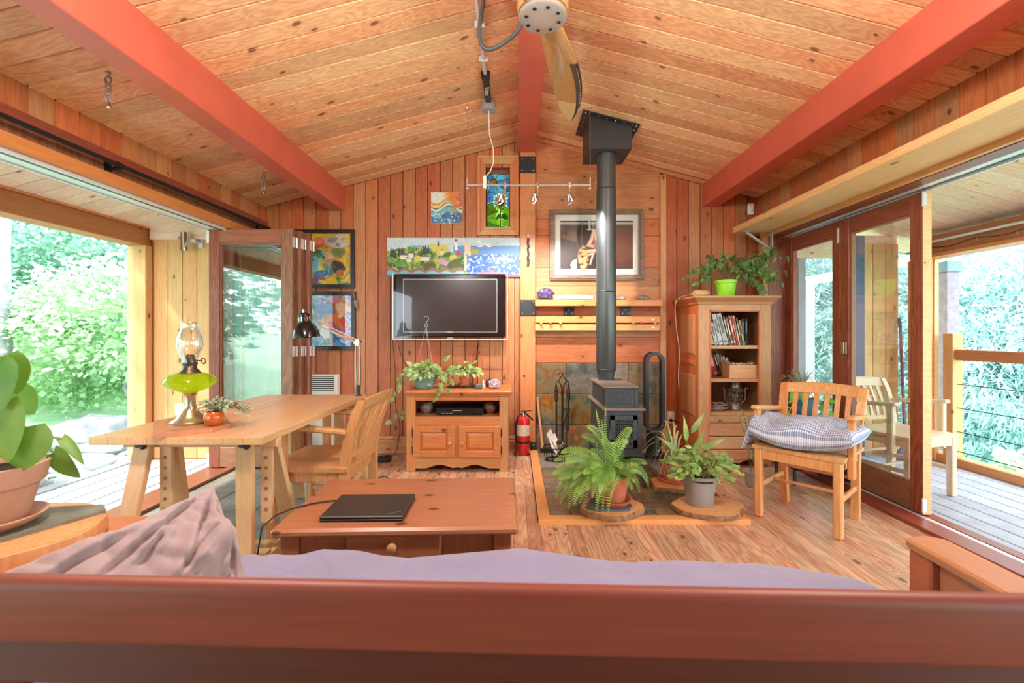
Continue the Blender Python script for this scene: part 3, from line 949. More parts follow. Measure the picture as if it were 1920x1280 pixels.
# hearth
hearth = thing('hearth', 'low slate hearth pad with a pine border under the stove', 'hearth', (.78, 3.5, 0), kind='structure')
HZ = .03
b = MB(); b.box(.14, 1.42, 2.77, YB - .004, .001, HZ - .006); part('bed', b, M['soil'], hearth)
ht = {}
def htile(x0, x1, y0, y1):
    b = MB(); b.box(x0 + .002, x1 - .002, y0 + .002, y1 - .002, .005, HZ, .003)
    part('slate_tile', b, M['slate'], hearth)
for i in range(9):
    htile(.215 + i * .135, .215 + (i + 1) * .135, 2.79, 2.91)
for i in range(4):
    for j in range(5):
        htile(.215 + i * .304, .215 + (i + 1) * .304, 2.91 + j * .3, 2.91 + (j + 1) * .3)
b = MB(); b.prism([(.143, 2.725), (1.435, 2.725), (1.36, 2.79), (.215, 2.79)], .001, HZ + .004); part('border', b, M['shelfx'], hearth)
b = MB(); b.prism([(.143, 2.725), (.215, 2.79), (.215, YB - .07), (.143, YB - .07)], .001, HZ + .004); part('border', b, M['orange'], hearth)
b = MB(); b.prism([(1.435, 2.725), (1.435, YB - .04), (1.42, YB - .04), (1.42, 2.79), (1.36, 2.79)], .001, HZ + .004); part('border', b, M['orange'], hearth)
# ------------------------------------------------------------------ folding doors
def door_panel(name, lab, w=.715, h=2.04, th=.056, kind='structure'):
    """Local: x 0..w, y 0..th, z 0..h; glazed panel with a high bottom rail."""
    t = thing(name, lab, 'door', (0, 0, 0), kind=kind)
    st, tr, br = .09, .12, .17
    for x0 in (0, w - st):
        b = MB(); b.box(x0, x0 + st, 0, th, 0, h, .003); part('stile', b, M['fir'], t, True)
    b = MB(); b.box(st, w - st, .004, th - .004, h - tr, h - .001, .002); part('rail', b, M['firxx'], t, True)
    b = MB(); b.box(st, w - st, .004, th - .004, .001, br, .002); part('rail', b, M['firxx'], t, True)
    b = MB()
    for (a, c, d, e) in ((st, st + .012, br, h - tr), (w - st - .012, w - st, br, h - tr), (st + .012, w - st - .012, br, br + .012), (st + .012, w - st - .012, h - tr - .012, h - tr)):
        b.box(a, c, .012, th - .012, d, e)
    part('glazing_bead', b, M['firxx'], t, True)
    b = MB(); b.box(st + .008, w - st - .008, th / 2 - .004, th / 2 + .004, br + .008, h - tr - .008); part('pane', b, M['glass'], t, True)
    return t
def hinge(t, loc, s=1, plate=(.03, .006, .085)):
    b = MB()
    b.box(loc[0] - plate[0], loc[0] + plate[0], loc[1] - plate[1], loc[1], loc[2] - plate[2] / 2, loc[2] + plate[2] / 2, .002)
    b.tube([(loc[0], loc[1] - .01, loc[2] - plate[2] / 2), (loc[0], loc[1] - .01, loc[2] + plate[2] / 2)], .008, 8)
    return part('hinge', b, M['alu'], t, True)
# right: two panels in the wall plane. local x runs along +Y, local y towards -X
for i, (ya, lab) in enumerate(((2.825, 'dark fir glazed door panel beside the bleached porch chair'), (3.542, 'dark fir glazed door panel next to the bookcase'))):
    t = door_panel('door_1' if i == 0 else 'door_2', lab)
    t.location = (2.625, ya, .022); t.rotation_euler = (0, 0, PI / 2)
    if i == 0:
        b = MB(); b.box(-.0025, -.0002, .001, .055, .002, 2.038); part('edge_strip', b, M['cream'], t, True)
        for zz in (.06, 1.99):
            b = MB(); b.box(-.003, -.0, .030, .05, zz - .04, zz + .04, .001); b.tube([(-.004, .058, zz - .045), (-.004, .058, zz + .045)], .006, 8)
            part('hinge', b, M['alu'], t, True)
        b = MB(); b.box(.64, .70, .056, .066, .98, 1.08, .003); b.box(.655, .685, .066, .074, .985, 1.075, .003)
        part('handle', b, M['brass'], t, True)
    else:
        b = MB(); b.box(.01, .03, .056, .062, 1.86, 1.98, .001); part('hinge', b, M['alu'], t, True)
# left: folded stack standing across the opening
for i, (y, x1, lab) in enumerate(((3.83, -1.906, 'front panel of the folded dark fir doors at the left opening'),
                                  (3.905, -1.868, 'middle panel of the folded dark fir doors at the left opening'),
                                  (3.98, -1.828, 'rear panel of the folded dark fir doors at the left opening'))):
    t = door_panel('door_%d' % (3 + i), lab)
    t.location = (x1 - .715, y, .02)
    if i == 0:
        for zz in (.06, 1.98):
            b = MB(); b.box(-.02, .006, .0, .012, zz - .06, zz + .06, .002); part('hinge', b, M['alu'], t, True)
    for zz in (.35, .99, 1.93):
        b = MB(); b.box(.7155, .7195, .004, .05, zz - .045, zz + .045, .001)
        b.tube([(.724, .066, zz - .045), (.724, .066, zz + .045)], .007, 8)
        part('hinge', b, M['alu'], t, True)

# ------------------------------------------------------------------ left porch
DZ = -.025
def deck(name, lab, x0, x1, w, y0, y1, seed):
    b = MB(); b.box(x0, x1, y0, y1, -.2, DZ - .03)
    d = single(name, b, M['backing'], lab, 'deck', kind='structure')
    rr = random.Random(seed)
    x = x0
    while x < x1 - .03:
        ww = min(w, x1 - x)
        y = y0 - rr.random() * 1.0
        while y < y1:
            L = rr.choice((1.8, 2.4, 3.0))
            ya, yb = max(y, y0), min(y + L, y1)
            if yb - ya > .05:
                b = MB(); b.box(x + .004, x + ww - .004, ya + .001, yb - .001, DZ - .03, DZ, .003)
                part('deck_board', b, M['deck'], d)
            y += L
        x += ww
    return d
deck('porch_deck', 'weathered grey deck outside the left opening', -3.52, -2.665, .171, -2.0, 4.25, 3)
b = MB(); b.box(-3.66, -3.525, -3, 4.4, -.3, DZ + .004, .01)
single('deck_kerb', b, M['rock'], 'pale kerb along the edge of the left deck', 'kerb', kind='structure')
b = MB(); b.box(-3.63, XL - .1, 4.275, 4.35, -.1, roof(-3.1))
pw_ = single('porch_wall', b, M['porch'], 'yellow cedar end wall of the left porch', 'wall', kind='structure')
x = -3.43
while x < -2.6:
    vplank(x, x + .137, -.02, 4.25, .024, .006, z1=2.16, mat=M['porch'], parent=pw_)
    x += .137
b = MB(); b.box(-3.63, -3.57, 4.19, 4.25, DZ, 1.99, .004); part('edge_board', b, M['cream'], pw_)
b = MB(); b.box(-3.565, -3.44, 4.17, 4.25, DZ, 1.99, .006); part('corner_post', b, M['porch'], pw_)
b = MB(); b.box(-3.44, -2.6, 4.21, 4.25, 2.05, 2.22, .003); part('top_board', b, M['porchx'], pw_)
b = MB(); b.box(-3.63, -3.456, -2.4, 4.25, 1.985, 2.145, .005)
bm_ = single('porch_beam', b, M['porchy'], 'knotty cedar beam along the outer edge of the left porch', 'beam', kind='structure')
b = MB(); b.box(-3.50, -3.43, -2.4, 4.25, 2.145, 2.18, .003); part('top_strip', b, M['orange'], bm_)
def porch_boards(wall, xa, xb, lift=0.0):
    me = roofboard(xa, xb, .15, M['porchx'], 'ceiling_board')
    y = 4.40
    while y > 0.0:
        piece('ceiling_board', me, wall, lpos(wall, (0, y, lift))); y -= .15
b = MB(); b.prism([(-3.7, roof(-3.7) + .028), (XL - .1, roof(XL - .1) + .028), (XL - .1, roof(XL - .1) + .034), (-3.7, roof(-3.7) + .034)], -2.4, 4.6, 'y')
pc = single('porch_ceiling', b, M['porchx'], 'sloping pale pine board ceiling of the left porch', 'ceiling', kind='structure')
porch_boards(pc, -3.7, XL - .1)
b = MB(); b.lathe([(0, 0), (.031, 0), (.031, .17), (.027, .172), (0, .172)], 20, tuple(at(346, 470, 4.14)))
sc_ = single('wall_sconce', b, M['chrome'], 'brushed steel cylinder sconce on the left porch wall', 'lamp')
p = at(357, 450, 4.14)
b = MB(); b.box(p.x - .0, p.x + .05, 4.235, 4.248, p.z - .05, p.z + .05, .003); b.box(p.x - .03, p.x + .03, 4.16, 4.24, p.z - .012, p.z + .012); part('mount', b, M['alu'], sc_)
p = at(343, 767, 4.23)
b = MB(); b.box(p.x - .05, p.x + .05, 4.19, 4.25, p.z - .055, p.z + .055, .01)
ob = single('outlet_box', b, M['offwhite'], 'white weatherproof outlet box on the left porch wall', 'outlet')
b = MB(); b.box(p.x - .04, p.x + .04, 4.178, 4.19, p.z - .045, p.z + .045, .006); part('cover', b, M['white'], ob)

# ------------------------------------------------------------------ right porch
deck('porch_deck', 'weathered grey deck outside the right folding door', 2.665, 4.0, .148, -2.0, 4.55, 8)
b = MB(); b.prism([(XR + .1, roof(XR + .1) + .028), (4.25, roof(4.25) + .028), (4.25, roof(4.25) + .034), (XR + .1, roof(XR + .1) + .034)], -2.4, 4.9, 'y')
pc2 = single('porch_ceiling', b, M['porchx'], 'sloping pine board ceiling of the right porch', 'ceiling', kind='structure')
porch_boards(pc2, XR + .1, 4.25)
rl = thing('deck_railing', 'cedar deck railing with steel cables on the right porch', 'railing', (3.97, 2, DZ), kind='structure')
for yy in (4.05, 1.85, -.4):
    b = MB(); b.box(3.955, 4.05, yy, yy + .095, DZ, H, .004); part('rail_post', b, M['porch'], rl)
b = MB(); b.box(3.97, 4.04, -2, 4.05, .925, 1.02, .006); part('top_rail', b, M['porchy'], rl)
b = MB(); b.box(3.94, 4.06, -2, 4.3, DZ, .05, .004); part('bottom_rail', b, M['orange'], rl)
for zz in (.707, .492, .278, .1):
    b = MB(); b.tube([(4.0, -2, zz), (4.0, 4.12, zz)], .004, 6); part('cable', b, M['steel'], rl)
# framing at the far end
fr = thing('porch_frame', 'cedar column and beam framing the far right porch opening', 'frame', (3.9, 4.3, DZ), kind='structure')
b = MB(); b.box(3.80, 3.92, 4.20, 4.34, DZ, 1.86, .005); part('column', b, M['porch'], fr)
b = MB(); b.box(3.92, 3.965, 4.19, 4.34, DZ, 1.86, .004); part('edge_trim', b, M['cream'], fr)
b = MB(); b.box(3.82, 3.98, -2.2, 4.34, 1.89, 2.06, .005); part('beam', b, M['porchy'], fr)
b = MB(); b.box(3.80, 3.98, -2.2, 4.20, 1.86, 1.892, .003); part('edge_trim', b, M['orange'], fr)
b = MB(); b.prism([(3.80, 1.70), (3.865, 1.70), (3.865, 1.86), (3.97, 1.86), (3.97, 1.99), (3.80, 1.99)], 4.182, 4.198, 'y'); part('steel_bracket', b, M['steel'], fr)
b = MB(); b.tube([(3.80, -2, 2.0), (3.80, 4.2, 2.0)], .012, 8); part('conduit', b, M['alu'], fr)
pp = thing('outer_post', 'grey weathered post with a blue cap outside the railing', 'post', (4.22, 4.38, -1), kind='structure')
b = MB(); b.box(4.15, 4.28, 4.31, 4.44, -1.2, 1.76, .006); part('shaft', b, plain('weathered_grey_post', rgb(150, 142, 158), 0.8, noise=.2), pp)
b = MB(); b.box(4.14, 4.30, 4.30, 4.46, 1.76, 1.86, .006); part('cap', b, plain('blue_grey_cap', rgb(120, 146, 170), 0.6), pp)
sl = thing('string_light', 'string of little lights along the right porch beam', 'string light', (3.81, 3.2, 1.95))
pts = []
for i in range(41):
    yy = 4.15 - i * .075
    pts.append((3.812, yy, 1.965 - .03 * abs(math.sin(i * .55))))
b = MB(); b.tube(pts, .003, 5); part('wire', b, M['cord'], sl)
for i in range(2, 40, 4):
    q = pts[i]
    b = MB(); b.lathe([(0, -.035), (.007, -.028), (.008, -.015), (.005, 0), (0, 0)], 8, q); part('bulb', b, M['lampglass'], sl)
ew = MB(); ew.box(3.42, 3.80, 4.46, 4.50, DZ, 2.05)
ew_ = single('porch_end_wall', ew, M['porch'], 'yellow plank end wall of the right porch behind the glass', 'wall', kind='structure')
x = 3.42
while x < 3.78:
    vplank(x, x + .126, DZ, 4.44, .02, .006, z1=2.05, mat=M['porch'], parent=ew_); x += .126
b = MB(); b.box(3.30, 3.42, 4.38, 4.50, DZ, 2.12, .005); part('blue_post', b, plain('dark_blue_post', rgb(70, 92, 128), 0.7), ew_)  # post in one even dark blue
b = MB(); b.box(2.66, 3.8, 4.46, 4.52, 1.92, 2.14, .004); part('top_board', b, M['porchx'], ew_)
sp = thing('porch_post', 'pair of weathered posts beyond the bookcase door panel', 'post', (2.85, 4.6, -.1), kind='structure')
for x0, m in ((2.78, 'porch'), (2.88, 'deck')):
    b = MB(); b.box(x0, x0 + .08, 4.56, 4.66, -.2, 2.2, .004); part('stud', b, M[m], sp)
tr = thing('garden_trellis', 'wooden trellis frame outside beyond the right porch', 'trellis', (4.2, 6.2, -.8))
b = MB(); b.box(4.0, 4.12, 6.15, 6.27, -1.3, 1.9, .01); part('upright', b, M['deck'], tr)
b = MB(); b.bar((3.9, 6.2, 1.86), (5.9, 6.6, 2.25), .09, .12); part('crossbeam', b, M['porchx'], tr)
br = thing('broom', 'broom with a purple handle and blue bristles on the right porch', 'broom', (3.74, 4.3, DZ))
b = MB(); b.tube([(3.70, 4.25, .12), (3.78, 4.40, 1.28)], .012, 8); part('handle', b, plain('purple_handle', rgb(150, 72, 104), .4), br)
b = MB(); b.lathe([(0, 0), (.014, 0), (.014, .09), (0, .1)], 8, (0, 0, 0), orient((3.776, 4.394, 1.22), (1, 0, 0), Vector((.08, .15, 1.16)))); part('grip', b, plain('blue_grip', rgb(40, 66, 110), .5), br)
b = MB()
b.grid(lambda u, v: Vector((3.70, 4.25, .14)) + Vector((math.cos(2 * PI * u) * (.02 + .11 * v), math.sin(2 * PI * u) * (.015 + .03 * v) - .03 * v, -.15 * v)), 16, 5, True, True)
part('bristles', b, plain('blue_bristle', rgb(84, 110, 160), .8, noise=.4, nscale=90), br)

# ------------------------------------------------------------------ garden
rg = np.random.default_rng(4)
def ground(name, lab, x0, x1, y0, y1, hf, mat, n=40):
    b = MB()
    b.grid(lambda u, v: (x0 + (x1 - x0) * u, y0 + (y1 - y0) * v, hf(x0 + (x1 - x0) * u, y0 + (y1 - y0) * v)), n, n)
    return single(name, b, mat, lab, 'ground', kind='structure')
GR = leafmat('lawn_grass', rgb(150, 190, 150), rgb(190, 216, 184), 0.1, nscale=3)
def hl(x, y):
    d = max(0, -x - 7.5); return -.14 + .05 * max(0, -x - 3.6) + .16 * d + .12 * mnoise.noise(Vector((x * .5, y * .5, 0)))
def hr(x, y):
    d = max(0, x - 9); return -1.3 + .22 * d + .2 * mnoise.noise(Vector((x * .4, y * .4, 3)))
ground('garden_ground', 'pale green lawn rising to a wooded slope on the left', -34, -3.6, -16, 34, hl, GR, 50)
ground('garden_ground', 'pale grassy slope below the right porch', 4.06, 36, -14, 36, hr, GR, 40)
b = MB(); b.box(-3.6, 4.06, 4.6, 14, -.5, -.3); single('garden_ground', b, GR, 'grass behind the house', 'ground', kind='structure')

def foliage(name, center, rad, n, size, mat, parent, needle=False, seed=0, layers=None):
    g = np.random.default_rng(seed)
    k = max(6, n // 110)
    cl = g.normal(size=(k, 3)); cl /= np.linalg.norm(cl, axis=1)[:, None]
    cl *= (0.45 + 0.55 * g.random((k, 1)) ** .5)
    cl = cl * np.array(rad) * .92
    ci = g.integers(0, k, n)
    cs = (0.12 + .16 * g.random(k))[ci][:, None] * np.array(rad).mean()
    pos = cl[ci] + g.normal(size=(n, 3)) * cs * np.array([.8, .8, .42])
    d = pos / np.linalg.norm(pos, axis=1)[:, None] + g.normal(size=(n, 3)) * .8
    d[:, 2] -= .35 if needle else .1
    d /= np.linalg.norm(d, axis=1)[:, None]
    up = np.array([0, 0, 1.0]) + g.normal(size=(n, 3)) * .5
    s = np.cross(d, up); s /= np.linalg.norm(s, axis=1)[:, None] + 1e-9
    L = size * (.6 + .8 * g.random((n, 1)))
    W = L * (.075 if needle else .42)
    p0 = pos; p1 = pos + d * L * .5 + s * W; p2 = pos + d * L; p3 = pos + d * L * .5 - s * W
    v = np.stack([p0, p1, p2, p3], 1).reshape(-1, 3)
    q = np.arange(n * 4).reshape(n, 4)
    me = fast(name, v, q, mat)
    o = bpy.data.objects.new(name, me); link(o, parent)
    o.location = Vector(center) - OFF[parent.name]
    o['kind'] = 'stuff'
    return o
FOL = [leafmat('foliage_mint', rgb(146, 192, 172), rgb(200, 226, 212), .4, nscale=1.2, var=.15),  # leaf colours made paler so the garden haze and glare sit in them
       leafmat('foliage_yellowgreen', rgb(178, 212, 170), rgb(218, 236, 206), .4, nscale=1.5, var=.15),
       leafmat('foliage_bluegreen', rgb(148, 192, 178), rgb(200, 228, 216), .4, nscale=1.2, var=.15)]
FOL += [leafmat('needle_pale', rgb(156, 192, 184), rgb(208, 230, 222), .5, nscale=1.2, var=.12), None, leafmat('needle_blue', rgb(150, 188, 188), rgb(200, 224, 226), .5, nscale=1.2, var=.12)]  # needles paled too, haze put into their colour
BK = plain('pale_bark', rgb(176, 176, 186), .9, noise=.35, nscale=8, bump=.6)
def tree(lab, x, y, z0, htr, rad, n, size, fi, needle=False, seed=0, tr=.12, name='tree', zc=None):
    t = thing(name, lab, 'tree' if name == 'tree' else 'shrub', (x, y, z0))
    b = MB()
    rr = random.Random(seed)
    pts = [(x + .12 * rr.uniform(-1, 1) * i / 5, y + .12 * rr.uniform(-1, 1) * i / 5, z0 - .2 + (htr + .2) * i / 5) for i in range(6)]
    b.tube(pts, [tr * (1 - .12 * i) for i in range(6)], 9)
    part('trunk', b, BK, t)
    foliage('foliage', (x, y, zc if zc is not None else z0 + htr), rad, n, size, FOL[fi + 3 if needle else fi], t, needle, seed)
    return t
T = tree
# left garden
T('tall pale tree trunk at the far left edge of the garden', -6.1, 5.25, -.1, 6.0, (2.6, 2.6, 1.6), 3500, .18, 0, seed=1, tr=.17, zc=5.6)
tl = [(-7.6, 8.6, 1.9, (1.9, 1.9, 2.2), 0), (-10.2, 8.2, 2.6, (2.2, 2.2, 2.8), 2), (-9.2, 11.5, 2.8, (2.4, 2.4, 3.0), 0), (-12.6, 11.5, 3.4, (2.6, 2.6, 3.6), 2),
      (-6.2, 12.0, 2.4, (2.2, 2.0, 2.8), 1), (-13.8, 15.2, 4.6, (3.2, 3.0, 4.2), 0), (-9.6, 15.6, 4.2, (3.0, 3.0, 4.0), 2), (-17.5, 13.5, 5.2, (3.6, 3.4, 4.6), 0), (-6.0, 16.5, 3.6, (2.8, 2.6, 3.8), 0)]
ll = ['bushy mint green tree just behind the flowering garden shrub', 'blue-green tree at mid slope of the left garden', 'mint green tree in the second row of the left wood', 'blue-green tall tree in the second row of the left wood',
      'yellow-green tree near the left porch wall', 'large mint tree at the back of the left wood', 'large blue-green tree at the back of the left wood', 'largest mint tree deep in the left wood', 'mint tree at the back behind the porch wall']
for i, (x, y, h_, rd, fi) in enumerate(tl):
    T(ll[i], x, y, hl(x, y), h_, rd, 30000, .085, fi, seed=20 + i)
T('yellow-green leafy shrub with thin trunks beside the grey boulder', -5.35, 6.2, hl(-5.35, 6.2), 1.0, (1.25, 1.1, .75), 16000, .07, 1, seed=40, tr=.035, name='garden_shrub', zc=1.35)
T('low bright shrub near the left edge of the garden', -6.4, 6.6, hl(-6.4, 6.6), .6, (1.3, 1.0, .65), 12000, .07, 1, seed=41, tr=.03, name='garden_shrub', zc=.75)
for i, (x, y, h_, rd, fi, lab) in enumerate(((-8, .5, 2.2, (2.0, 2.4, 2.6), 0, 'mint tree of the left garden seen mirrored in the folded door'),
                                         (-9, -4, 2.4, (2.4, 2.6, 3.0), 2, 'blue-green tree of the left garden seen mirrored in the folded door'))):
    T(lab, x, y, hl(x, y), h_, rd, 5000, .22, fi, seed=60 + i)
# rocks
rk = [(-5.1, 5.55, .42, 1.3, .9, .6, 'large grey boulder below the flowering garden shrub'), (-4.5, 5.0, .26, 1.3, .9, .5, 'mid-sized pale rock in front of the boulder'), (-4.2, 4.35, .22, 1.2, 1, .5, 'pale rock beside the left deck kerb near the desk leg'),
      (-4.05, 3.6, .2, 1.1, 1.2, .5, 'pale rock at the deck kerb behind the big potted plant'), (-4.6, 4.3, .2, 1.3, .9, .4, 'flat pale rock between kerb and boulder'), (-5.2, 4.7, .22, 1.4, .9, .4, 'flat pale rock far left of the boulder'),
      (-4.35, 3.0, .18, 1.2, 1, .5, 'small pale rock near the left frame edge'), (-4.9, 3.9, .16, 1.4, 1, .4, 'small flat pale rock in the rock garden')]
for i, (x, y, r_, sx, sy, sz, lab) in enumerate(rk):
    b = blob((x, y, hl(x, y) + .02), r_, sx, sy, sz, .35, 1.6, i, 3)
    single('garden_rock', b, M['rock'], lab, 'rock', 'rocks beside the left deck')
pv = []
rr = random.Random(2)
for i in range(150):
    x = -3.72 - 2.2 * rr.random() ** 1.3; y = rr.uniform(1.0, 5.6)
    bb = blob((x, y, hl(x, y)), .05 + .07 * rr.random(), 1.4, 1, .55, .3, 2, i, 1)
    pv.append(bb)
b = MB()
for q in pv: b.add(q.v, q.f, True)
single('rock_chips', b, M['rock'], 'scatter of small pale stones beside the left deck', 'stones', kind='stuff')
# right slope: evergreens with drooping sprays
trr = [(7.6, 6.6, 1.0, (2.0, 2.0, 2.3), 2), (9.4, 8.4, 1.5, (2.4, 2.4, 3.0), 0), (6.6, 9.4, 1.2, (2.2, 2.2, 3.0), 2), (9.0, 4.4, .9, (1.9, 1.9, 2.2), 0), (12, 11, 2.6, (3.2, 3.0, 4.2), 2),
       (8.4, 12.6, 2.4, (3.0, 3.0, 4.2), 0), (13.4, 7.0, 2.4, (3.0, 3.0, 3.8), 2), (16, 14, 4.2, (4.0, 4.0, 5.2), 0), (11.0, 16, 3.8, (3.6, 3.4, 5.0), 2), (5.4, 12.5, 1.6, (2.4, 2.2, 3.6), 0)]
lr = ['feathery blue-green evergreen closest to the right railing', 'feathery mint evergreen behind the nearest one on the right', 'blue-green evergreen seen through the right door glass', 'mint evergreen at the right edge beyond the railing',
      'tall blue-green evergreen in the middle of the right slope', 'tall mint evergreen beyond the right door panels', 'blue-green evergreen at far right of the slope', 'tallest mint evergreen at the back right', 'tall blue-green evergreen at the back of the right slope', 'mint evergreen seen beside the bookcase through the glass']
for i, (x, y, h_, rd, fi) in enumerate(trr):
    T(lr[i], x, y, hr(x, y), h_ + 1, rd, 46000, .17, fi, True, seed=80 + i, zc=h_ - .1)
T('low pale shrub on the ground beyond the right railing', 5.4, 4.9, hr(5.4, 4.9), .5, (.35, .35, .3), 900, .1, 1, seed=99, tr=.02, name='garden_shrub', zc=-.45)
# ------------------------------------------------------------------ armchairs (local: front is -Y)
def armchair(label, wm):
    t = thing('armchair', label, 'chair')
    # seat with a saddle dip
    b = MB()
    W, D = .245, .225
    def top(u, v):
        x = (u - .5) * 2 * W; y = (v - .5) * 2 * D
        k = max(0, 1 - (x / W) ** 2) * max(0, 1 - (y / D) ** 2)
        e = max(abs(x) / W, abs(y) / D)
        return Vector((x, y, .468 - .016 * k - (.012 * max(0, (e - .9) / .1) ** 2)))
    n = 13
    vs = [top(i / (n - 1), j / (n - 1)) for i in range(n) for j in range(n)]
    fs = [(i * n + j, (i + 1) * n + j, (i + 1) * n + j + 1, i * n + j + 1) for i in range(n - 1) for j in range(n - 1)]
    bo = [Vector((v.x * .985, v.y * .985, .434)) for v in vs]
    N = len(vs)
    fs += [tuple(N + k for k in f[::-1]) for f in fs[:]]
    rim = [i * n for i in range(n)] + [(n - 1) * n + j for j in range(1, n)] + [i * n + n - 1 for i in range(n - 2, -1, -1)] + [j for j in range(n - 2, 0, -1)]
    for a, c in zip(rim, rim[1:] + rim[:1]):
        fs.append((a, c, N + c, N + a))
    b.add(vs + bo, fs, True)
    part('seat', b, wm, t, True, angle=50)
    # aprons
    b = MB(); b.box(-.19, .19, -.215, -.193, .372, .436, .003); b.box(-.18, .18, .185, .205, .372, .436, .003)
    b.box(-.222, -.20, -.19, .19, .372, .436, .003); b.box(.20, .222, -.19, .19, .372, .436, .003)
    part('apron', b, wm, t, True)
    for s in (-1, 1):
        b = MB(); b.box(s * .212 - .023, s * .212 + .023, -.222, -.176, 0, .436, .008); part('leg', b, wm, t, True)
        # rear leg and back post in one curved piece
        pts = [(s * .20, .222, 0), (s * .205, .205, .25), (s * .21, .20, .45), (s * .216, .225, .60), (s * .224, .27, .74), (s * .228, .305, .815)]
        b = MB()
        w = .021
        ring = []
        for i, p in enumerate(pts):
            d = .024 if i < 5 else .018
            ring.append([(p[0] - w, p[1] - d, p[2]), (p[0] + w, p[1] - d, p[2]), (p[0] + w, p[1] + d, p[2]), (p[0] - w, p[1] + d, p[2])])
        vs = [q for r_ in ring for q in r_]
        fs = [(0, 1, 2, 3), tuple(len(vs) - 4 + k for k in range(4))]
        for i in range(len(ring) - 1):
            for k in range(4):
                fs.append((i * 4 + k, i * 4 + (k + 1) % 4, i * 4 + 4 + (k + 1) % 4, i * 4 + 4 + k))
        b.add(vs, fs); part('back_post', b, wm, t, True)
        b = MB(); b.box(s * .255 - .018, s * .255 + .018, -.135, -.088, .33, .672, .006); part('arm_post', b, wm, t, True)
        b = MB(); b.bar((s * .258, -.155, .683), (s * .236, .222, .645), .05, .028, b=.008); part('armrest', b, wm, t, True)
        b = MB(); b.bar((s * .21, -.19, .20), (s * .205, .205, .20), .02, .03, b=.004); part('stretcher', b, wm, t, True)
    b = MB(); b.tube([(-.20, .01, .20), (.20, .01, .20)], .011, 8); part('stretcher', b, wm, t, True)
    b = MB(); b.tube([(-.20, .205, .255), (.20, .205, .255)], .011, 8); part('stretcher', b, wm, t, True)
    # curved top rail
    def rail(z0, z1, y0, y1, bow, name, th=.022, half=.225):
        b = MB()
        def f(u, v):
            an = 2 * PI * v
            x = (u - .5) * 2 * half
            c = bow * (1 - (x / half) ** 2)
            ca, sa = math.cos(an), math.sin(an)
            k = max(abs(ca), abs(sa)) ** .75
            zz = (z0 + z1) / 2 + (z1 - z0) / 2 * sa / k * .94
            yy = y0 + (y1 - y0) * (zz - z0) / (z1 - z0) + c + th / 2 * ca / k * .94
            return Vector((x, yy, zz + (.012 * (1 - (x / half) ** 2) if name == 'top_rail' else 0)))
        b.grid(f, 15, 17); 
        part(name, b, wm, t, True, angle=60)
    rail(.745, .822, .272, .308, .03, 'top_rail')
    rail(.492, .527, .206, .212, .02, 'lower_rail', .02)
    for i in range(6):
        x = -.152 + i * .0608
        k = 1 - (x / .225) ** 2
        b = MB()
        vs = []; w, d = .0135, .006
        zz = [.515, .58, .65, .72, .765]
        for z in zz:
            q = (z - .515) / .25
            y = .212 + .02 * k + (.278 + .03 * k - .212 - .02 * k) * q - .012 * math.sin(PI * q)
            vs += [(x - w, y - d, z), (x + w, y - d, z), (x + w, y + d, z), (x - w, y + d, z)]
        fs = [(0, 1, 2, 3), (16, 17, 18, 19)] + [(a * 4 + c, a * 4 + (c + 1) % 4, a * 4 + 4 + (c + 1) % 4, a * 4 + 4 + c) for a in range(4) for c in range(4)]
        b.add(vs, fs); part('slat', b, wm, t, True)
    return t
ch = armchair('golden oak slatted armchair with a crumpled gingham cushion beside the bookcase', M['chair'])
ch.location = (1.846, 2.831, 0); ch.rotation_euler = (0, 0, R(-49.5))
ch2 = dup(ch, (-1.10, 2.60, 0), R(-92), 'golden oak slatted armchair pulled up to the wooden desk', {M['chair']: M['chairdesk']})
ch3 = dup(ch, (2.94, 3.42, DZ), R(15), 'bleached grey oak armchair out on the right porch deck', {M['chair']: M['chairpale']})

# crumpled cushion
cu = MB()
def cushion(u, v):
    x = (u - .5) * 2; y = (v - .5) * 2
    return x, y
nu, nv = 49, 37
def csurf(sgn):
    def f(u, v):
        x = (u - .5) * 2; y = (v - .5) * 2
        e = (max(0, 1 - abs(x) ** 3) * max(0, 1 - abs(y) ** 3)) ** .45
        r = 1 - .10 * (x * x) * (1 - y * y) * .5
        p = Vector((x * .30, y * .215 - .055, 0))
        nz = mnoise.noise(Vector((x * 2.2, y * 2.2, 1.3))) * .03 + abs(mnoise.noise(Vector((x * 4 + y * 2, y * 3, 5)))) * .02
        base = .525 + .05 * abs(x) ** 2.2 - (.15 * max(0, abs(x) - .84) / .16 if x < 0 else 0)
        th = (.105 + .02 * math.sin(x * 5 + 1)) * e
        p.z = base + (th + nz * e * 1.2 if sgn > 0 else -min(th * .8, .05))
        p.z = max(p.z, .470 + .002 if abs(x) < .8 else .40)
        p.y += .02 * math.sin(x * 4)
        return p
    return f
b = MB(); b.grid(csurf(1), nu, nv); n0 = len(b.v); b.grid(csurf(-1), nu, nv)
me = b.mesh('cushion', M['gingham'], None, True, 80)
uv = me.uv_layers.new(name='UVMap')
for lp in me.loops:
    i = lp.vertex_index % n0
    uv.data[lp.index].uv = ((i // nv) / (nu - 1), (i % nv) / (nv - 1) * .72)
cush = bpy.data.objects.new('seat_cushion', me); link(cush)
cush.location = ch.location; cush.rotation_euler = ch.rotation_euler
tag(cush, 'crumpled blue gingham cushion lying on the oak chair seat', 'cushion')

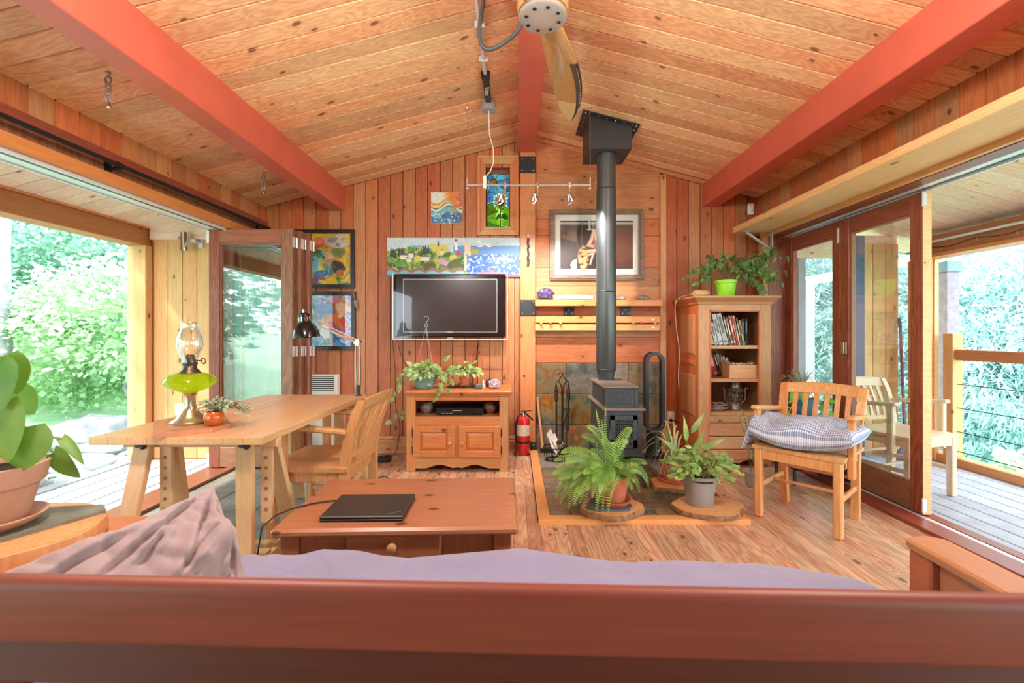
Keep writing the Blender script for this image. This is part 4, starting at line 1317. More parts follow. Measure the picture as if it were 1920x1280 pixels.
# ------------------------------------------------------------------ desk on trestles
desk = thing('desk', 'long beech tabletop on two birch trestles by the left opening', 'desk', (-1.39, 2.5, 0))
DX0, DX1, DY0, DY1 = -1.745, -1.035, 1.83, 3.12
k = 9
for i in range(k):
    w = (DX1 - DX0) / k
    b = MB(); b.box(DX0 + i * w, DX0 + (i + 1) * w - .0004, DY0 + .001, DY1, .709, .74, .0015)
    part('stave', b, M['desk'], desk)
def trestle(lab, y, near, far):
    t = thing('trestle', lab, 'trestle', (-1.39, y, 0))
    b = MB(); b.box(-1.70, -1.03, y - .02, y + .02, .672, .708, .003); part('top_bar', b, M['birchx'], t)
    for s, x in ((0, -1.60), (1, -1.16)):
        ys = near[s]; yf = far[s]
        b = MB(); b.bar((x + (.01 if s == 0 else 0), y - .036, .70), (x - (.02 if s == 0 else 0), ys, .012), .07, .03, up=(0, 1, 0), b=.003); part('leg', b, M['birch'], t)
        b = MB(); b.bar((x + .075, y + .036, .67), (x + .075, yf, .012), .07, .03, up=(0, 1, 0), b=.003); part('leg', b, M['birch'], t)
        # height bar with drilled holes
        b = MB(); b.box(x + .005 + .045, x + .055 + .045, y - .008, y + .012, .34, .672, .002); part('height_bar', b, M['birch'], t)
        for q in range(6):
            b = MB(); b.lathe([(0, 0), (.0075, 0), (.0075, .002), (0, .002)], 10, (0, 0, 0), Matrix.Translation((x + .075, y - .0085, .40 + q * .045)) @ Matrix.Rotation(R(90), 4, 'X')); part('hole', b, M['cabin'], t)
        b = MB(); b.lathe([(0, 0), (.012, 0), (.012, .014), (.006, .02), (0, .02)], 10, (0, 0, 0), Matrix.Translation((x + .02, y - .05, .685)) @ Matrix.Rotation(R(90), 4, 'X'))
        b.bar((x - .012, y - .062, .69), (x + .02, y - .062, .683), .006, .012); part('wing_bolt', b, M['steel'], t)
    for q in range(3):
        yy = y - .1 + q * .085
        b = MB(); b.box(-1.62, -1.08, yy, yy + .04, .20, .215, .002); part('shelf_slat', b, M['birchx'], t)
    for x in (-1.60, -1.10):
        b = MB(); b.box(x, x + .025, y - .13, y + .14, .17, .20, .002); part('shelf_bearer', b, M['birch'], t)
    return t
trestle('pale birch trestle under the near end of the desk', 1.96, (1.78, 1.93), (2.10, 2.26))
trestle('pale birch trestle under the far end of the desk', 3.0, (2.93, 2.95), (3.16, 3.24))

# cutting board, oil lamp, copper pot on the desk
cb = thing('cutting_board', 'beech cutting board with a slot handle under the oil lamp', 'board', (-1.458, 2.045, .74), R(38))
b = MB(); b.prism([(-.15, -.185), (.05, -.19), (.125, -.10), (.125, .19), (-.15, .19)], .0005, .017); part('board', b, wood('cutting_board_beech', rgb(204, 146, 104), rgb(172, 112, 74), 'y', knots=0, rough=.4, var=.02, ring=.3), cb, True)
b = MB(); b.prism([(-.035 + .011 * math.cos(a) , -.135 + .011 * math.sin(a)) for a in np.linspace(-PI/2, PI/2, 7)][::1] + [(-.10 + .011 * math.cos(a), -.135 + .011 * math.sin(a)) for a in np.linspace(PI/2, 3*PI/2, 7)], .0168, .0174); part('slot', b, M['cabin'], cb, True)
lx, ly, lz = -1.485, 2.045, .7575
ol = thing('oil_lamp', 'oil lamp with lime glass font and clear chimney on the cutting board', 'lamp', (lx, ly, lz))
b = MB(); b.lathe([(0, 0), (.074, 0), (.076, .008), (.07, .016), (.055, .022), (.048, .034), (.036, .05), (.026, .066), (.0225, .085), (.022, .12), (.026, .132), (.03, .138), (0, .139)], 32, (lx, ly, lz)); part('foot', b, M['brass'], ol)
LG = NT('lime_glass_oil')
tr_ = LG.n('ShaderNodeBsdfTranslucent'); tr_.inputs[0].default_value = rgb(226, 250, 80)
tp = LG.n('ShaderNodeBsdfTransparent'); tp.inputs[0].default_value = rgb(220, 246, 80)
gl = LG.n('ShaderNodeBsdfGlossy'); gl.inputs['Roughness'].default_value = .03
m1 = LG.n('ShaderNodeMixShader'); m1.inputs[0].default_value = .4
m2 = LG.n('ShaderNodeMixShader'); lw = LG.n('ShaderNodeLayerWeight'); lw.inputs[0].default_value = .3
LG.l(tr_.outputs[0], m1.inputs[2]); LG.l(tp.outputs[0], m1.inputs[1]); LG.l(LG.maprange(lw.outputs['Facing'], 0, 1, .02, .3), m2.inputs[0])
LG.l(m1.outputs[0], m2.inputs[1]); LG.l(gl.outputs[0], m2.inputs[2]); LG.l(m2.outputs[0], LG.out.inputs['Surface'])
b = MB(); b.lathe([(0, .138), (.03, .139), (.07, .155), (.094, .172), (.104, .188), (.098, .204), (.08, .218), (.05, .228), (.03, .232), (0, .232)], 36, (lx, ly, lz)); part('font', b, LG.m, ol)
b = MB(); b.lathe([(.044, .226), (.042, .234), (.03, .245), (.026, .262), (.03, .268), (.03, .276), (.022, .278), (.02, .30), (.014, .312), (0, .312)], 24, (lx, ly, lz))
b.tube([(lx + .02, ly, lz + .285), (lx + .06, ly - .005, lz + .283)], .003, 6)
b.lathe([(.014, -.002), (.016, 0), (.014, .002), (.010, 0), (.014, -.002)], 14, (0, 0, 0), Matrix.Translation((lx + .066, ly - .006, lz + .283)) @ Matrix.Rotation(R(80), 4, 'Y'))
part('burner', b, plain('dark_brass', rgb(96, 84, 76), .35, metal=.8), ol)
b = MB(); b.lathe([(.03, .276), (.031, .29), (.042, .32), (.054, .352), (.05, .385), (.038, .42), (.03, .445), (.034, .458), (.036, .462), (.034, .462), (.027, .445), (.035, .42), (.047, .385), (.051, .352), (.039, .32), (.028, .29), (.028, .276)], 32, (lx, ly, lz)); part('chimney', b, M['lampglass'], ol)
px_, py_ = -1.335, 1.985
cp_ = thing('copper_pot', 'round copper glazed pot with a wispy silver plant on the cutting board', 'plant pot', (px_, py_, .7575))
b = MB(); b.lathe([(0, 0), (.02, 0), (.036, .015), (.041, .035), (.037, .052), (.031, .062), (.029, .062), (.03, .05), (0, .048)], 24, (px_, py_, .7575)); part('pot', b, M['copper'], cp_)
sm = leaf(.016, .012, M['leafgrey'], droop=.3)
rr = random.Random(3)
b = MB()
spots = []
for i in range(34):
    an = rr.uniform(-1.0, 2.2) if i < 26 else rr.uniform(0, 6.28)
    L = rr.uniform(.04, .15) * (1.0 if math.cos(an) > 0 else .5)
    pts = []
    for q in range(5):
        u = q / 4
        pts.append(Vector((px_ + math.cos(an) * L * u, py_ + math.sin(an) * L * u, .812 + rr.uniform(.02, .055) * math.sin(u * 2.2) + .01 * rr.random() - (.03 * u * u if L > .1 else 0))))
    b.tube(pts, .0008, 4)
    for q in pts[1:]:
        for _ in range(3): spots.append(q + Vector((rr.uniform(-.01, .01), rr.uniform(-.01, .01), rr.uniform(-.006, .008))))
part('stems', b, M['woodstem'], cp_)
fo = MB()
for q in spots:
    m = orient(q, (rr.uniform(-1, 1), rr.uniform(-1, 1), rr.uniform(-.4, .8)), (rr.uniform(-.4, .4), -.5, 1))
    fo.add([m @ v.co for v in sm.vertices], [tuple(p.vertices) for p in sm.polygons], True)
o = part('tiny_leaves', fo, M['leafgrey'], cp_, recalc=False); o['kind'] = 'stuff'

# desk lamp clamped to the far right end
dl = thing('desk_lamp', 'black and chrome swing-arm lamp clamped to the far end of the desk', 'lamp', (-1.05, 3.06, .74))
Y = 3.06
base, elb, sh_ = at(672, 732, Y), at(671, 642, Y), at(588, 606, 2.96)
b = MB(); b.lathe([(0, -.05), (.022, -.05), (.022, .0), (.014, .01), (.014, .07), (0, .07)], 14, (base.x, Y, .742)); part('clamp', b, M['black'], dl)
b = MB()
for dx in (-.014, .014):
    b.tube([(base.x + dx, Y, .80), (elb.x + dx, Y, elb.z)], .005, 8)
b.lathe([(0, -.02), (.022, -.018), (.022, .018), (0, .02)], 12, (0, 0, 0), Matrix.Translation(elb) @ Matrix.Rotation(R(90), 4, 'X'))
part('lower_arm', b, M['chrome'], dl)
b = MB()
for dz in (-.012, .014):
    b.tube([elb + Vector((0, 0, dz)), sh_ + Vector((0.03, 0, dz))], .0045, 8)
b.tube([elb + Vector((0, -.01, .0)), elb.lerp(sh_, .7)], .006, 8)
part('upper_arm', b, M['chrome'], dl)
sc = at(571, 602, 2.94)
mS = Matrix.Translation(sc) @ Matrix.Rotation(R(-6), 4, 'Y')
b = MB(); b.lathe([(.0, .055), (.02, .055), (.036, .045), (.038, -.01), (.046, -.016), (.068, -.04), (.082, -.075), (.086, -.108), (.083, -.108), (.078, -.075), (.064, -.042), (.04, -.02), (0, -.018)], 28, (0, 0, 0), mS); part('shade', b, M['blackgloss'], dl)
b = MB()
for i in range(14):
    a = 2 * PI * i / 14
    b.box(-.003, .003, .0355, .0395, .0, .026, 0, mS @ Matrix.Rotation(a, 4, 'Z'))
part('vent_slots', b, M['chrome'], dl)
b = MB(); b.lathe([(0, .055), (.008, .055), (.008, .07), (.004, .08), (0, .08)], 10, (0, 0, 0), mS); part('knob', b, M['chrome'], dl)

# ------------------------------------------------------------------ coffee table and laptop
ct = thing('coffee_table', 'low knotty pine coffee table with a drawer and a black laptop on top', 'table', (-.45, 1.93, 0), R(1.8))
hw, hd = .455, .288
b = MB(); b.box(-hw, hw, -hd, hd, .418, .45, .010); part('tabletop', b, M['coffee'], ct, True)
for sx in (-1, 1):
    for sy in (-1, 1):
        b = MB(); b.box(sx * .395 - .033, sx * .395 + .033, sy * .23 - .033, sy * .23 + .033, 0, .418, .004); part('leg', b, M['coffeez'], ct, True)
b = MB(); b.box(-.362, -.19, -.25, -.232, .29, .418, .002); b.box(.165, .362, -.25, -.232, .29, .418, .002); b.box(-.19, .165, -.25, -.232, .29, .303); part('apron', b, M['coffeez'], ct, True)
b = MB(); b.box(-.362, .362, .232, .25, .29, .418, .002); b.box(-.415, -.397, -.2, .2, .29, .418, .002); b.box(.397, .415, -.2, .2, .29, .418, .002); part('apron', b, M['coffeez'], ct, True)
b = MB(); b.box(-.187, .162, -.262, -.236, .306, .412, .004); dr = part('drawer', b, M['coffee'], ct, True)
b = MB(); b.lathe([(0, 0), (.009, 0), (.009, .012), (.017, .02), (.018, .03), (.012, .036), (0, .037)], 16, (0, 0, 0), Matrix.Translation((-.012, -.262, .378)) @ Matrix.Rotation(R(90), 4, 'X')); part('knob', b, M['pinex'], dr, True)
b = MB(); b.box(-.38, .38, -.21, .21, .12, .138, .003); part('lower_shelf', b, M['coffee'], ct, True)
lp = thing('laptop', 'closed black laptop lying on the coffee table', 'laptop', (-.587, 1.815, .4505), R(1.2))
b = MB(); b.box(-.158, .158, -.118, .118, 0, .012, .004); part('base', b, M['black'], lp, True)
b = MB(); b.box(-.158, .158, -.119, .118, .0125, .0225, .003); lid = part('lid', b, M['laptop'], lp, True)
tm = text_mesh('logo', 'ThinkPad', .0135, M['bolt'], .0002)
o = bpy.data.objects.new('logo', tm); link(o, lid); o.location = (.118, -.085, .0227); o.rotation_euler = (0, 0, R(32))
b = MB(); b.tube([(-.158, .085, .008), (-.20, .08, .006), (-.26, .06, .004), (-.32, -.0, .004), (-.352, -.06, .002), (-.372, -.12, -.02), (-.378, -.14, -.12), (-.375, -.15, -.30), (-.37, -.1, -.446)], .003, 6)
b2 = MB(); b2.v = [tuple(lp.matrix_basis @ Vector(v) if False else (Vector(v) + Vector(lp.location))) for v in b.v]; b2.f = b.f; b2.sm = b.sm
single('laptop_cable', b2, M['cord'], 'thin black cable running from the laptop over the table edge', 'cable')

# ------------------------------------------------------------------ futon in the foreground
fu = thing('futon', 'cherry-brown wooden futon sofa frame seen from behind', 'sofa', (0, .9, 0), R(-2.05))
yl = lambda y: y - .9
b = MB(); b.box(-1.10, 1.12, yl(.528), yl(.55), .735, .86, .004); part('inner_rail', b, M['futonshade'], fu, True)
b = MB(); b.prism([(yl(.496), .812), (yl(.499), .808), (yl(.516), .808), (yl(.519), .812), (yl(.519), .868)] + [(yl(.5075 + .0115 * math.cos(a)), .870 + .0115 * math.sin(a)) for a in np.linspace(.1, PI - .1, 9)] + [(yl(.496), .868)], -1.10, 1.12, 'x', None, True); part('back_rail', b, M['futon'], fu, True, angle=60)
b = MB(); b.box(-1.10, 1.12, yl(.512), yl(.542), .33, .40, .006); part('back_rail', b, M['futon'], fu, True)
for i in range(17):
    x = -1.04 + i * .13
    b = MB(); b.box(x, x + .055, yl(.530), yl(.546), .395, .735, .003); part('back_slat', b, M['futon'], fu, True)
b = MB(); b.box(-1.05, 1.07, yl(.56), yl(1.36), .24, .285, .004); part('seat_deck', b, M['futon'], fu, True)
for yy in (.60, 1.24):
    b = MB(); b.box(-1.035, -.975, yl(yy), yl(yy) + .06, 0, .24, .004); part('leg', b, M['futonarm'], fu, True)
for s, x in ((1, 1.115),):
    for yy in (.50, 1.215):
        b = MB(); b.box(x - .035, x + .035, yl(yy), yl(yy) + .07, 0, .575, .005); part('leg', b, M['futonarm'], fu, True)
    b = MB(); b.box(x - .014, x + .014, yl(.57), yl(1.215), .485, .572, .003); b.box(x - .014, x + .014, yl(.57), yl(1.215), .16, .24, .003); part('arm_rail', b, M['futonarm'], fu, True)
    for q in range(6):
        y0 = .62 + q * .10
        b = MB(); b.box(x - .010, x + .010, yl(y0), yl(y0) + .05, .24, .485, .002); part('arm_slat', b, M['futonarm'], fu, True)
    b = MB()
    pr = []
    for q in range(9):
        a = PI * q / 8
        pr.append((.055 * math.cos(a), -.075 * math.sin(a)))
    pts = [(x + .0 + p[0], yl(1.265) - p[1] * .35) for p in pr][::1] + [(x - .055, yl(.42)), (x + .055, yl(.42))]
    z0, z1 = .575, .603
    # rounded-over arm board
    n = len(pts); cx_ = x; cy_ = yl(.85)
    def sc_p(p, k): return (cx_ + (p[0] - cx_) * k, cy_ + (p[1] - cy_) * (1 - (1 - k) * .12))
    rings = [[(*sc_p(p, k), z) for p in pts] for k, z in ((.8, z0), (.95, z0 + .004), (1.0, z0 + .012), (.97, z0 + .022), (.86, z1))]
    vs = [v for r_ in rings for v in r_]
    fs = [tuple(range(n))[::-1], tuple(4 * n + i for i in range(n))] + [(a * n + i, a * n + (i + 1) % n, (a + 1) * n + (i + 1) % n, (a + 1) * n + i) for a in range(4) for i in range(n)]
    b.add(vs, fs, True); part('armrest', b, M['futonarm'], fu, True, angle=30)

# mattress: seat half with a rounded corner and a piped rim
mt = thing('futon_mattress', 'rumpled lavender linen futon mattress on the sofa', 'mattress', (0, .9, .286), R(-2.05))
def outline(a):
    """closed outline in the futon frame: superellipse corners"""
    cx0, cx1, cy0, cy1 = -1.03, 1.03, .60, 1.415
    ca, sa = math.cos(a), math.sin(a)
    ex = .32
    sx = math.copysign(abs(ca) ** ex, ca); sy = math.copysign(abs(sa) ** ex, sa)
    if sx > 0 and sy > 0:
        ex = .42
        sx = abs(ca) ** ex; sy = abs(sa) ** (ex * .9)
    x = (cx0 + cx1) / 2 + sx * (cx1 - cx0) / 2; y = (cy0 + cy1) / 2 + sy * (cy1 - cy0) / 2
    return x, yl(y)
b = MB()
NA, NR = 160, 22
def mtop(u, v):
    x, y = outline(2 * PI * u)
    cx_, cy_ = .01, yl(1.0)
    if v < .72:
        k = v / .72
        px, py = cx_ + (x - cx_) * k * .965, cy_ + (y - cy_) * k * .965
        z = .182
    elif v < .9:
        q = (v - .72) / .18
        a = q * PI / 2
        k = .965 + .035 * math.sin(a)
        px, py = cx_ + (x - cx_) * k, cy_ + (y - cy_) * k
        z = .182 - .035 * (1 - math.cos(a))
    else:
        q = (v - .9) / .1
        px, py = x, y; z = .147 - .146 * q
    if z > .1:
        w = min(1, (z - .1) / .05)
        fold = 0.0
        if px < .1:
            fold += .024 * abs(mnoise.noise(Vector((px * 14 + py * 7, py * 2.0, 2)))) * max(0, min(1, (.1 - px) * 3))
        fold += .020 * mnoise.noise(Vector((px * 3.2, py * 3, 0))) + .011 * mnoise.noise(Vector((px * 5 - py * 2, py * 14, 4)))
        fold += -.012 * math.exp(-((px + .22) / .12) ** 2) + .010 * math.exp(-((px - .0) / .14) ** 2)
        z += fold * w
    return Vector((px, py, max(z, .001)))
b.grid(mtop, NA, NR, True, True); part('seat_pad', b, M['lavender'], mt, True, angle=80)
b = MB()
ptsP = [Vector((*outline(2 * PI * i / NA), .125)) for i in range(NA + 1)]
ptsP = [Vector((p.x + .006 * (1 if p.x > 0 else -1), p.y + .008, p.z)) for p in ptsP]
b.tube(ptsP, .012, 8); part('piping', b, M['piping'], mt, True, angle=80)
b = MB()
def mback(u, v):
    x = -1.0 + 2.0 * u
    a = 2 * PI * v
    ca, sa = math.cos(a), math.sin(a)
    y = .66 + .07 * math.copysign(abs(ca) ** .5, ca)
    z = .33 + .145 * math.copysign(abs(sa) ** .45, sa)
    return Vector((x, yl(y) + (z - .33) * -.08, z + .008 * mnoise.noise(Vector((x * 5, v * 3, 0)))))
b.grid(mback, 40, 25); part('back_pad', b, M['lavender'], mt, True, angle=80)

# pillow
b = MB()
T_, A_, B_ = Vector((-.727, 1.08, .80)), Vector((-.90, .66, .765)), Vector((-.50, .97, .50))
D_ = A_ + (B_ - T_)
nrm = (B_ - T_).cross(A_ - T_).normalized()
if nrm.y > 0: nrm = -nrm
cre = [(.02, .05, .35, .42, .020, .030), (.05, .02, .65, .30, .018, .026), (.03, .12, .20, .75, .018, .028), (.30, .45, .75, .62, .022, .024), (.18, .30, .50, .52, .016, .026), (.45, .12, .95, .22, .020, .020), (.12, .45, .42, .92, .018, .024), (.55, .72, .9, .55, .02, .02), (.30, .16, .48, .30, .014, .024), (.5, .42, .62, .7, .016, .022)]
def crease(u, v):
    h = 0
    for (a, b_, c_, d, w, k) in cre:
        dx, dy = c_ - a, d - b_
        t_ = max(0, min(1, ((u - a) * dx + (v - b_) * dy) / (dx * dx + dy * dy)))
        ds = math.hypot(u - a - t_ * dx, v - b_ - t_ * dy)
        side = (u - a) * dy - (v - b_) * dx
        h += .62 * k * math.sin(PI * (.12 + .88 * t_)) ** .5 * (-math.exp(-(ds / w) ** 2) + .7 * math.exp(-((ds - 1.7 * w) / (1.3 * w)) ** 2) * (1 if side > 0 else .4))
    return h
def pil(sg):
    def f(u, v):
        p = T_.lerp(A_, u).lerp(B_.lerp(D_, u), v)
        x, y = 2 * u - 1, 2 * v - 1
        e = max(0, (1 - abs(x) ** 2.6)) ** .55 * max(0, (1 - abs(y) ** 2.6)) ** .55
        pin = 1 - .10 * (1 - abs(y) ** 2) * abs(x) ** 6 - .10 * (1 - abs(x) ** 2) * abs(y) ** 6
        c = T_.lerp(A_, .5).lerp(B_.lerp(D_, .5), .5)
        p = c + (p - c) * pin
        wr = .034 * mnoise.noise(Vector((u * 4 + v * 2, v * 5 - u * 2, sg))) + .034 * abs(mnoise.noise(Vector((u * 9, v * 4 + u * 3, 3))))
        return p + nrm * sg * (.085 * e + (wr + crease(u, v)) * min(1, e * 2.5))
    return f
b.grid(pil(1), 96, 96); b.grid(pil(-1), 30, 30)
single('pillow', b, M['mauve'], 'crumpled mauve linen pillow propped at the left end of the sofa', 'pillow', angle=80)

# end table with log slice and philodendron
et = thing('end_table', 'cherry coloured end table at the left end of the sofa', 'table', (-1.5, 1.1, 0))
b = MB(); b.box(-2.05, -1.09, .82, 1.44, .555, .58, .005); part('tabletop', b, M['endtable'], et)
for x in (-1.99, -1.16):
    for y in (.86, 1.34):
        b = MB(); b.box(x, x + .055, y, y + .055, 0, .555, .003); part('leg', b, M['endtable'], et)
b = MB(); b.box(-1.98, -1.12, .88, .90, .47, .555); b.box(-1.98, -1.12, 1.36, 1.38, .47, .555); part('apron', b, M['endtable'], et)
def logslice(name, lab, c, z, rx, ry, th, seed, group=None, amp=.09, tiltless=True):
    t = thing(name, lab, 'log slice', (c[0], c[1], z), 0, group)
    n = 44
    rs = [1 + amp * mnoise.noise(Vector((math.cos(2 * PI * i / n) * 1.6, math.sin(2 * PI * i / n) * 1.6, seed * 5.1))) * 1.8 for i in range(n)]
    def pt(i, k, zz): a = 2 * PI * i / n; return (c[0] + rx * rs[i] * k * math.cos(a), c[1] + ry * rs[i] * k * math.sin(a), z + zz)
    b = MB()
    vs = [pt(i, .97, th) for i in range(n)] + [pt(i, .97, .0005) for i in range(n)]
    b.add(vs, [tuple(range(n)), tuple(range(n, 2 * n))[::-1]] + [(i, (i + 1) % n, n + (i + 1) % n, n + i) for i in range(n)])
    part('face', b, M['log'], t)
    b = MB()
    ks = [(.968, .001), (1.0, .004), (1.012, th * .5), (1.0, th - .004), (.968, th - .0008)]
    vs = [pt(i, k * (1 + .008 * math.sin(i * 2.7 + q)), zz) for q, (k, zz) in enumerate(ks) for i in range(n)]
    b.add(vs, [(a * n + i, a * n + (i + 1) % n, (a + 1) * n + (i + 1) % n, (a + 1) * n + i) for a in range(4) for i in range(n)], True)
    part('bark_rim', b, M['bark'] if seed != 1 else M['log'], t)
    return t
logslice('log_slice', 'thick pale log slice on the end table under the big potted plant', (-1.40, 1.20), .581, .235, .215, .052, 1)
b = MB(); b.prism([(-1.62, 1.02), (-1.335, 1.08), (-1.215, 1.33), (-1.26, 1.37), (-1.60, 1.33)], .6335, .643)
single('slate_slab', b, plain('green_slate', rgb(128, 130, 118), .6, noise=.3, nscale=12, bump=.4), 'grey-green slate slab on the log slice of the end table', 'slate')
pc_ = (-1.415, 1.20)
ph = thing('philodendron', 'big leafy philodendron in a pale clay pot on the end table', 'potted plant', (pc_[0], pc_[1], .6435))
b = MB(); b.lathe([(0, 0), (.085, 0), (.112, .022), (.118, .03), (.112, .032), (.088, .014), (0, .012)], 32, (*pc_, .6435)); part('saucer', b, M['terrapale'], ph)
b = MB(); b.lathe([(0, .012), (.076, .012), (.102, .115), (.112, .117), (.122, .168), (.116, .17), (.108, .15), (.1, .146), (0, .146)], 32, (*pc_, .6435)); part('pot', b, M['terrapale'], ph)
b = MB(); b.lathe([(0, .150), (.06, .152), (.106, .149)], 24, (*pc_, .6435)); part('soil', b, M['soil'], ph)
stem = MB()
def bigleaf(base, tip, w, n, droop=.15, fold=.12, stemfrom=None):
    base, tip = Vector(base), Vector(tip)
    L = (tip - base).length
    lm = leaf(L, w, M['leafphilo'], 'leaf', 'heart', droop, fold, 9)
    put('leaf', lm, ph, orient(base, tip - base, n))
    s0 = Vector(stemfrom or (pc_[0], pc_[1], .80))
    mid = (s0 + base) / 2 + Vector((0, 0, .03))
    stem.tube([s0, mid, base], [.005, .004, .003], 6)
bigleaf(at(48, 800, 1.17), at(38, 884, 1.17), .135, (.25, -1, .2), .08, .1)
bigleaf(at(5, 668, 1.16), at(26, 742, 1.18), .10, (.4, -1, .3))
bigleaf(at(12, 676, 1.24), at(26, 694, 1.27), .06, (0, -1, .6))
bigleaf(at(16, 735, 1.22), at(63, 775, 1.24), .085, (.2, -.9, .8), .25)
bigleaf(at(4, 758, 1.15), at(4, 868, 1.13), .10, (.3, -1, .1))
bigleaf(at(-20, 690, 1.15), at(-8, 768, 1.12), .14, (.1, -1, .2))
bigleaf(at(20, 800, 1.28), at(46, 800, 1.30), .05, (0, -1, .6))
bigleaf(at(101, 849, 1.28), at(143, 897, 1.27), .062, (-.5, -1, .5), .12, .1, at(70, 862, 1.25))
bigleaf(at(117, 822, 1.30), at(156, 864, 1.28), .03, (.6, -.6, .6), .2, .3, at(72, 856, 1.26))
bigleaf(at(-40, 640, 1.2), at(-75, 700, 1.15), .13, (-.2, -1, .3))
bigleaf(at(-60, 740, 1.2), at(-100, 790, 1.1), .13, (-.3, -1, .5))
part('stems', stem, plain('philodendron_stem', rgb(120, 140, 70), .5), ph)
# ------------------------------------------------------------------ pictures
def nz(u, v, f, s=0.0, o=3):
    """cheap smooth value noise for printed pictures"""
    g = np.random.default_rng(int(s * 100) + 7)
    T = g.random((64, 64)); out = np.zeros_like(u); a = 1.0; tot = 0
    for k in range(o):
        x, y = u * f, v * f
        xi, yi = np.floor(x).astype(int), np.floor(y).astype(int)
        fx, fy = x - xi, y - yi; fx = fx * fx * (3 - 2 * fx); fy = fy * fy * (3 - 2 * fy)
        q = lambda i, j: T[(xi + i) % 64, (yi + j) % 64]
        out += a * ((q(0, 0) * (1 - fx) + q(1, 0) * fx) * (1 - fy) + (q(0, 1) * (1 - fx) + q(1, 1) * fx) * fy)
        tot += a; a *= .5; f *= 2.1
    return out / tot
def base(u, c):
    return np.tile(np.array(c, float), (len(u), 1))
def over(c, m, col):
    m = np.clip(m, 0, 1)[:, None]
    return c * (1 - m) + np.array(col, float) * m
def ell(u, v, x, y, rx, ry, soft=.15):
    return np.clip((1 - np.sqrt(((u - x) / rx) ** 2 + ((v - y) / ry) ** 2)) / soft + .5, 0, 1)

def p_pano(u, v):
    A = 3.4
    x = u * A
    n = nz(x, v, 9, 1); n2 = nz(x, v, 26, 2)
    c = base(u, (186, 208, 222)) + (n2 - .5)[:, None] * 40
    sea = (u > .5) & (v < .80)
    d = np.clip((.80 - v) / .8, 0, 1)
    sc = np.stack([40 + 60 * (1 - d) + 30 * d * n, 150 - 60 * d, 205 - 20 * d], -1)
    c[sea] = sc[sea]
    fars = (v < .80) & (u > .17) & (u < .30)
    c[fars] = (90, 168, 200)
    hill = v < .60 + .16 * np.sin(u * 5.2 + .4) + .06 * (n - .5)
    land = hill & (u < .60 - .10 * np.clip(v - .55, 0, 1))
    c[land] = (np.array((96, 150, 62)) + (n2 - .5)[:, None] * 70)[land]
    c = over(c, land * ((n > .56) * 1.0), (58, 92, 62))
    c = over(c, land * ((nz(x, v, 14, 5) > .62) * .9), (196, 186, 82))
    for (X, Y, w) in ((.03, .62, .012), (.045, .60, .011), (.06, .56, .012), (.09, .62, .012), (.115, .60, .011), (.26, .60, .012), (.275, .66, .013), (.29, .68, .014), (.31, .70, .013), (.385, .80, .012), (.24, .55, .012)):
        c = over(c, (np.abs(u - X) < w * np.clip((Y + .16 - v) / .22, 0, 1)) & (v > Y - .10) & (v < Y + .16), (44, 66, 60))
    for (X, Y, r) in ((.36, .74, .03), (.42, .72, .04), (.40, .62, .03), (.50, .48, .03), (.23, .46, .03), (.34, .80, .02)):
        c = over(c, ell(u, v, X, Y, r, r * 3.0, .4), (206, 196, 92))
    for (X, Y, r) in ((.335, .28, .035), (.52, .34, .04), (.47, .28, .03), (.30, .28, .03)):
        c = over(c, ell(u, v, X, Y, r, r * 3.0, .4), (84, 88, 42))
    for (X, Y, w, h) in ((.125, .50, .028, .05), (.165, .42, .02, .045), (.285, .46, .032, .05), (.18, .54, .02, .06), (.415, .62, .008, .05)):
        c = over(c, (np.abs(u - X) < w) & (np.abs(v - Y) < h), (226, 222, 206))
        c = over(c, (np.abs(u - X) < w * 1.05) & (v > Y + h) & (v < Y + h * 1.9), (96, 98, 108))
    c = over(c, (np.abs(u - .52) < .012 - .006 * (v - .68) / .24) & (v > .68) & (v < .92), (240, 240, 236))
    c = over(c, (np.abs(u - .52) < .010) & (v > .90) & (v < .96), (110, 80, 80))
    c = over(c, (np.abs(u - .542) < .014) & (np.abs(v - .60) < .05), (200, 60, 50))
    c = over(c, (np.abs((u - .43) - .12 * np.sin(v * 9) * .2) < .04 * (1 - np.abs(v - .38) / .12)) & (np.abs(v - .38) < .12), (196, 150, 190))
    cl = (u > .57 + .02 * n) & (u < .66 - .10 * (.80 - v) + .05 * n) & (v > .16) & (v < .86)
    c = over(c, cl & (nz(x, v, 16, 9) > .32) & (u < .63), (226, 204, 178))
    c = over(c, (np.abs(u - .655) < .035) & (np.abs(v - .60) < .11) & (n > .4), (170, 160, 70))
    wv = (u > .6) & (v < .55 - 2.2 * (u - .78) ** 2 + .1 * n)
    c = over(c, wv * .7, (40, 84, 182))
    foam = wv & (nz(x, v, 20, 12) > .60)
    c = over(c, foam * .85, (178, 224, 232))
    wh = ell(u, v, .87, .46, .055, .05, .3) + (np.abs(u - .80 + .1 * (v - .5)) < .008) * ((v > .45) & (v < .62))
    c = over(c, wh * (n2 > .42), (236, 240, 240))
    for (X, Y) in ((.69, .90), (.71, .84), (.70, .78), (.76, .83), (.77, .78)):
        c = over(c, (np.abs(v - Y - .5 * np.abs(u - X)) < .016) & (np.abs(u - X) < .02), (246, 246, 246))
    sh = (v < .14 + .05 * n) & (u < .58)
    c = over(c, sh, (108, 186, 214))
    c = over(c, (np.abs(v - .17 - .04 * np.sin(u * 60)) < .035) & (u < .58), (150, 104, 92))
    cor = (v < .12 + .06 * np.sin((u - .7) * 20)) & (u > .68)
    c = over(c, cor * (n2 > .45), (150, 84, 104))
    c = over(c, (v < .06) & (u < .3), (70, 130, 200))
    return c
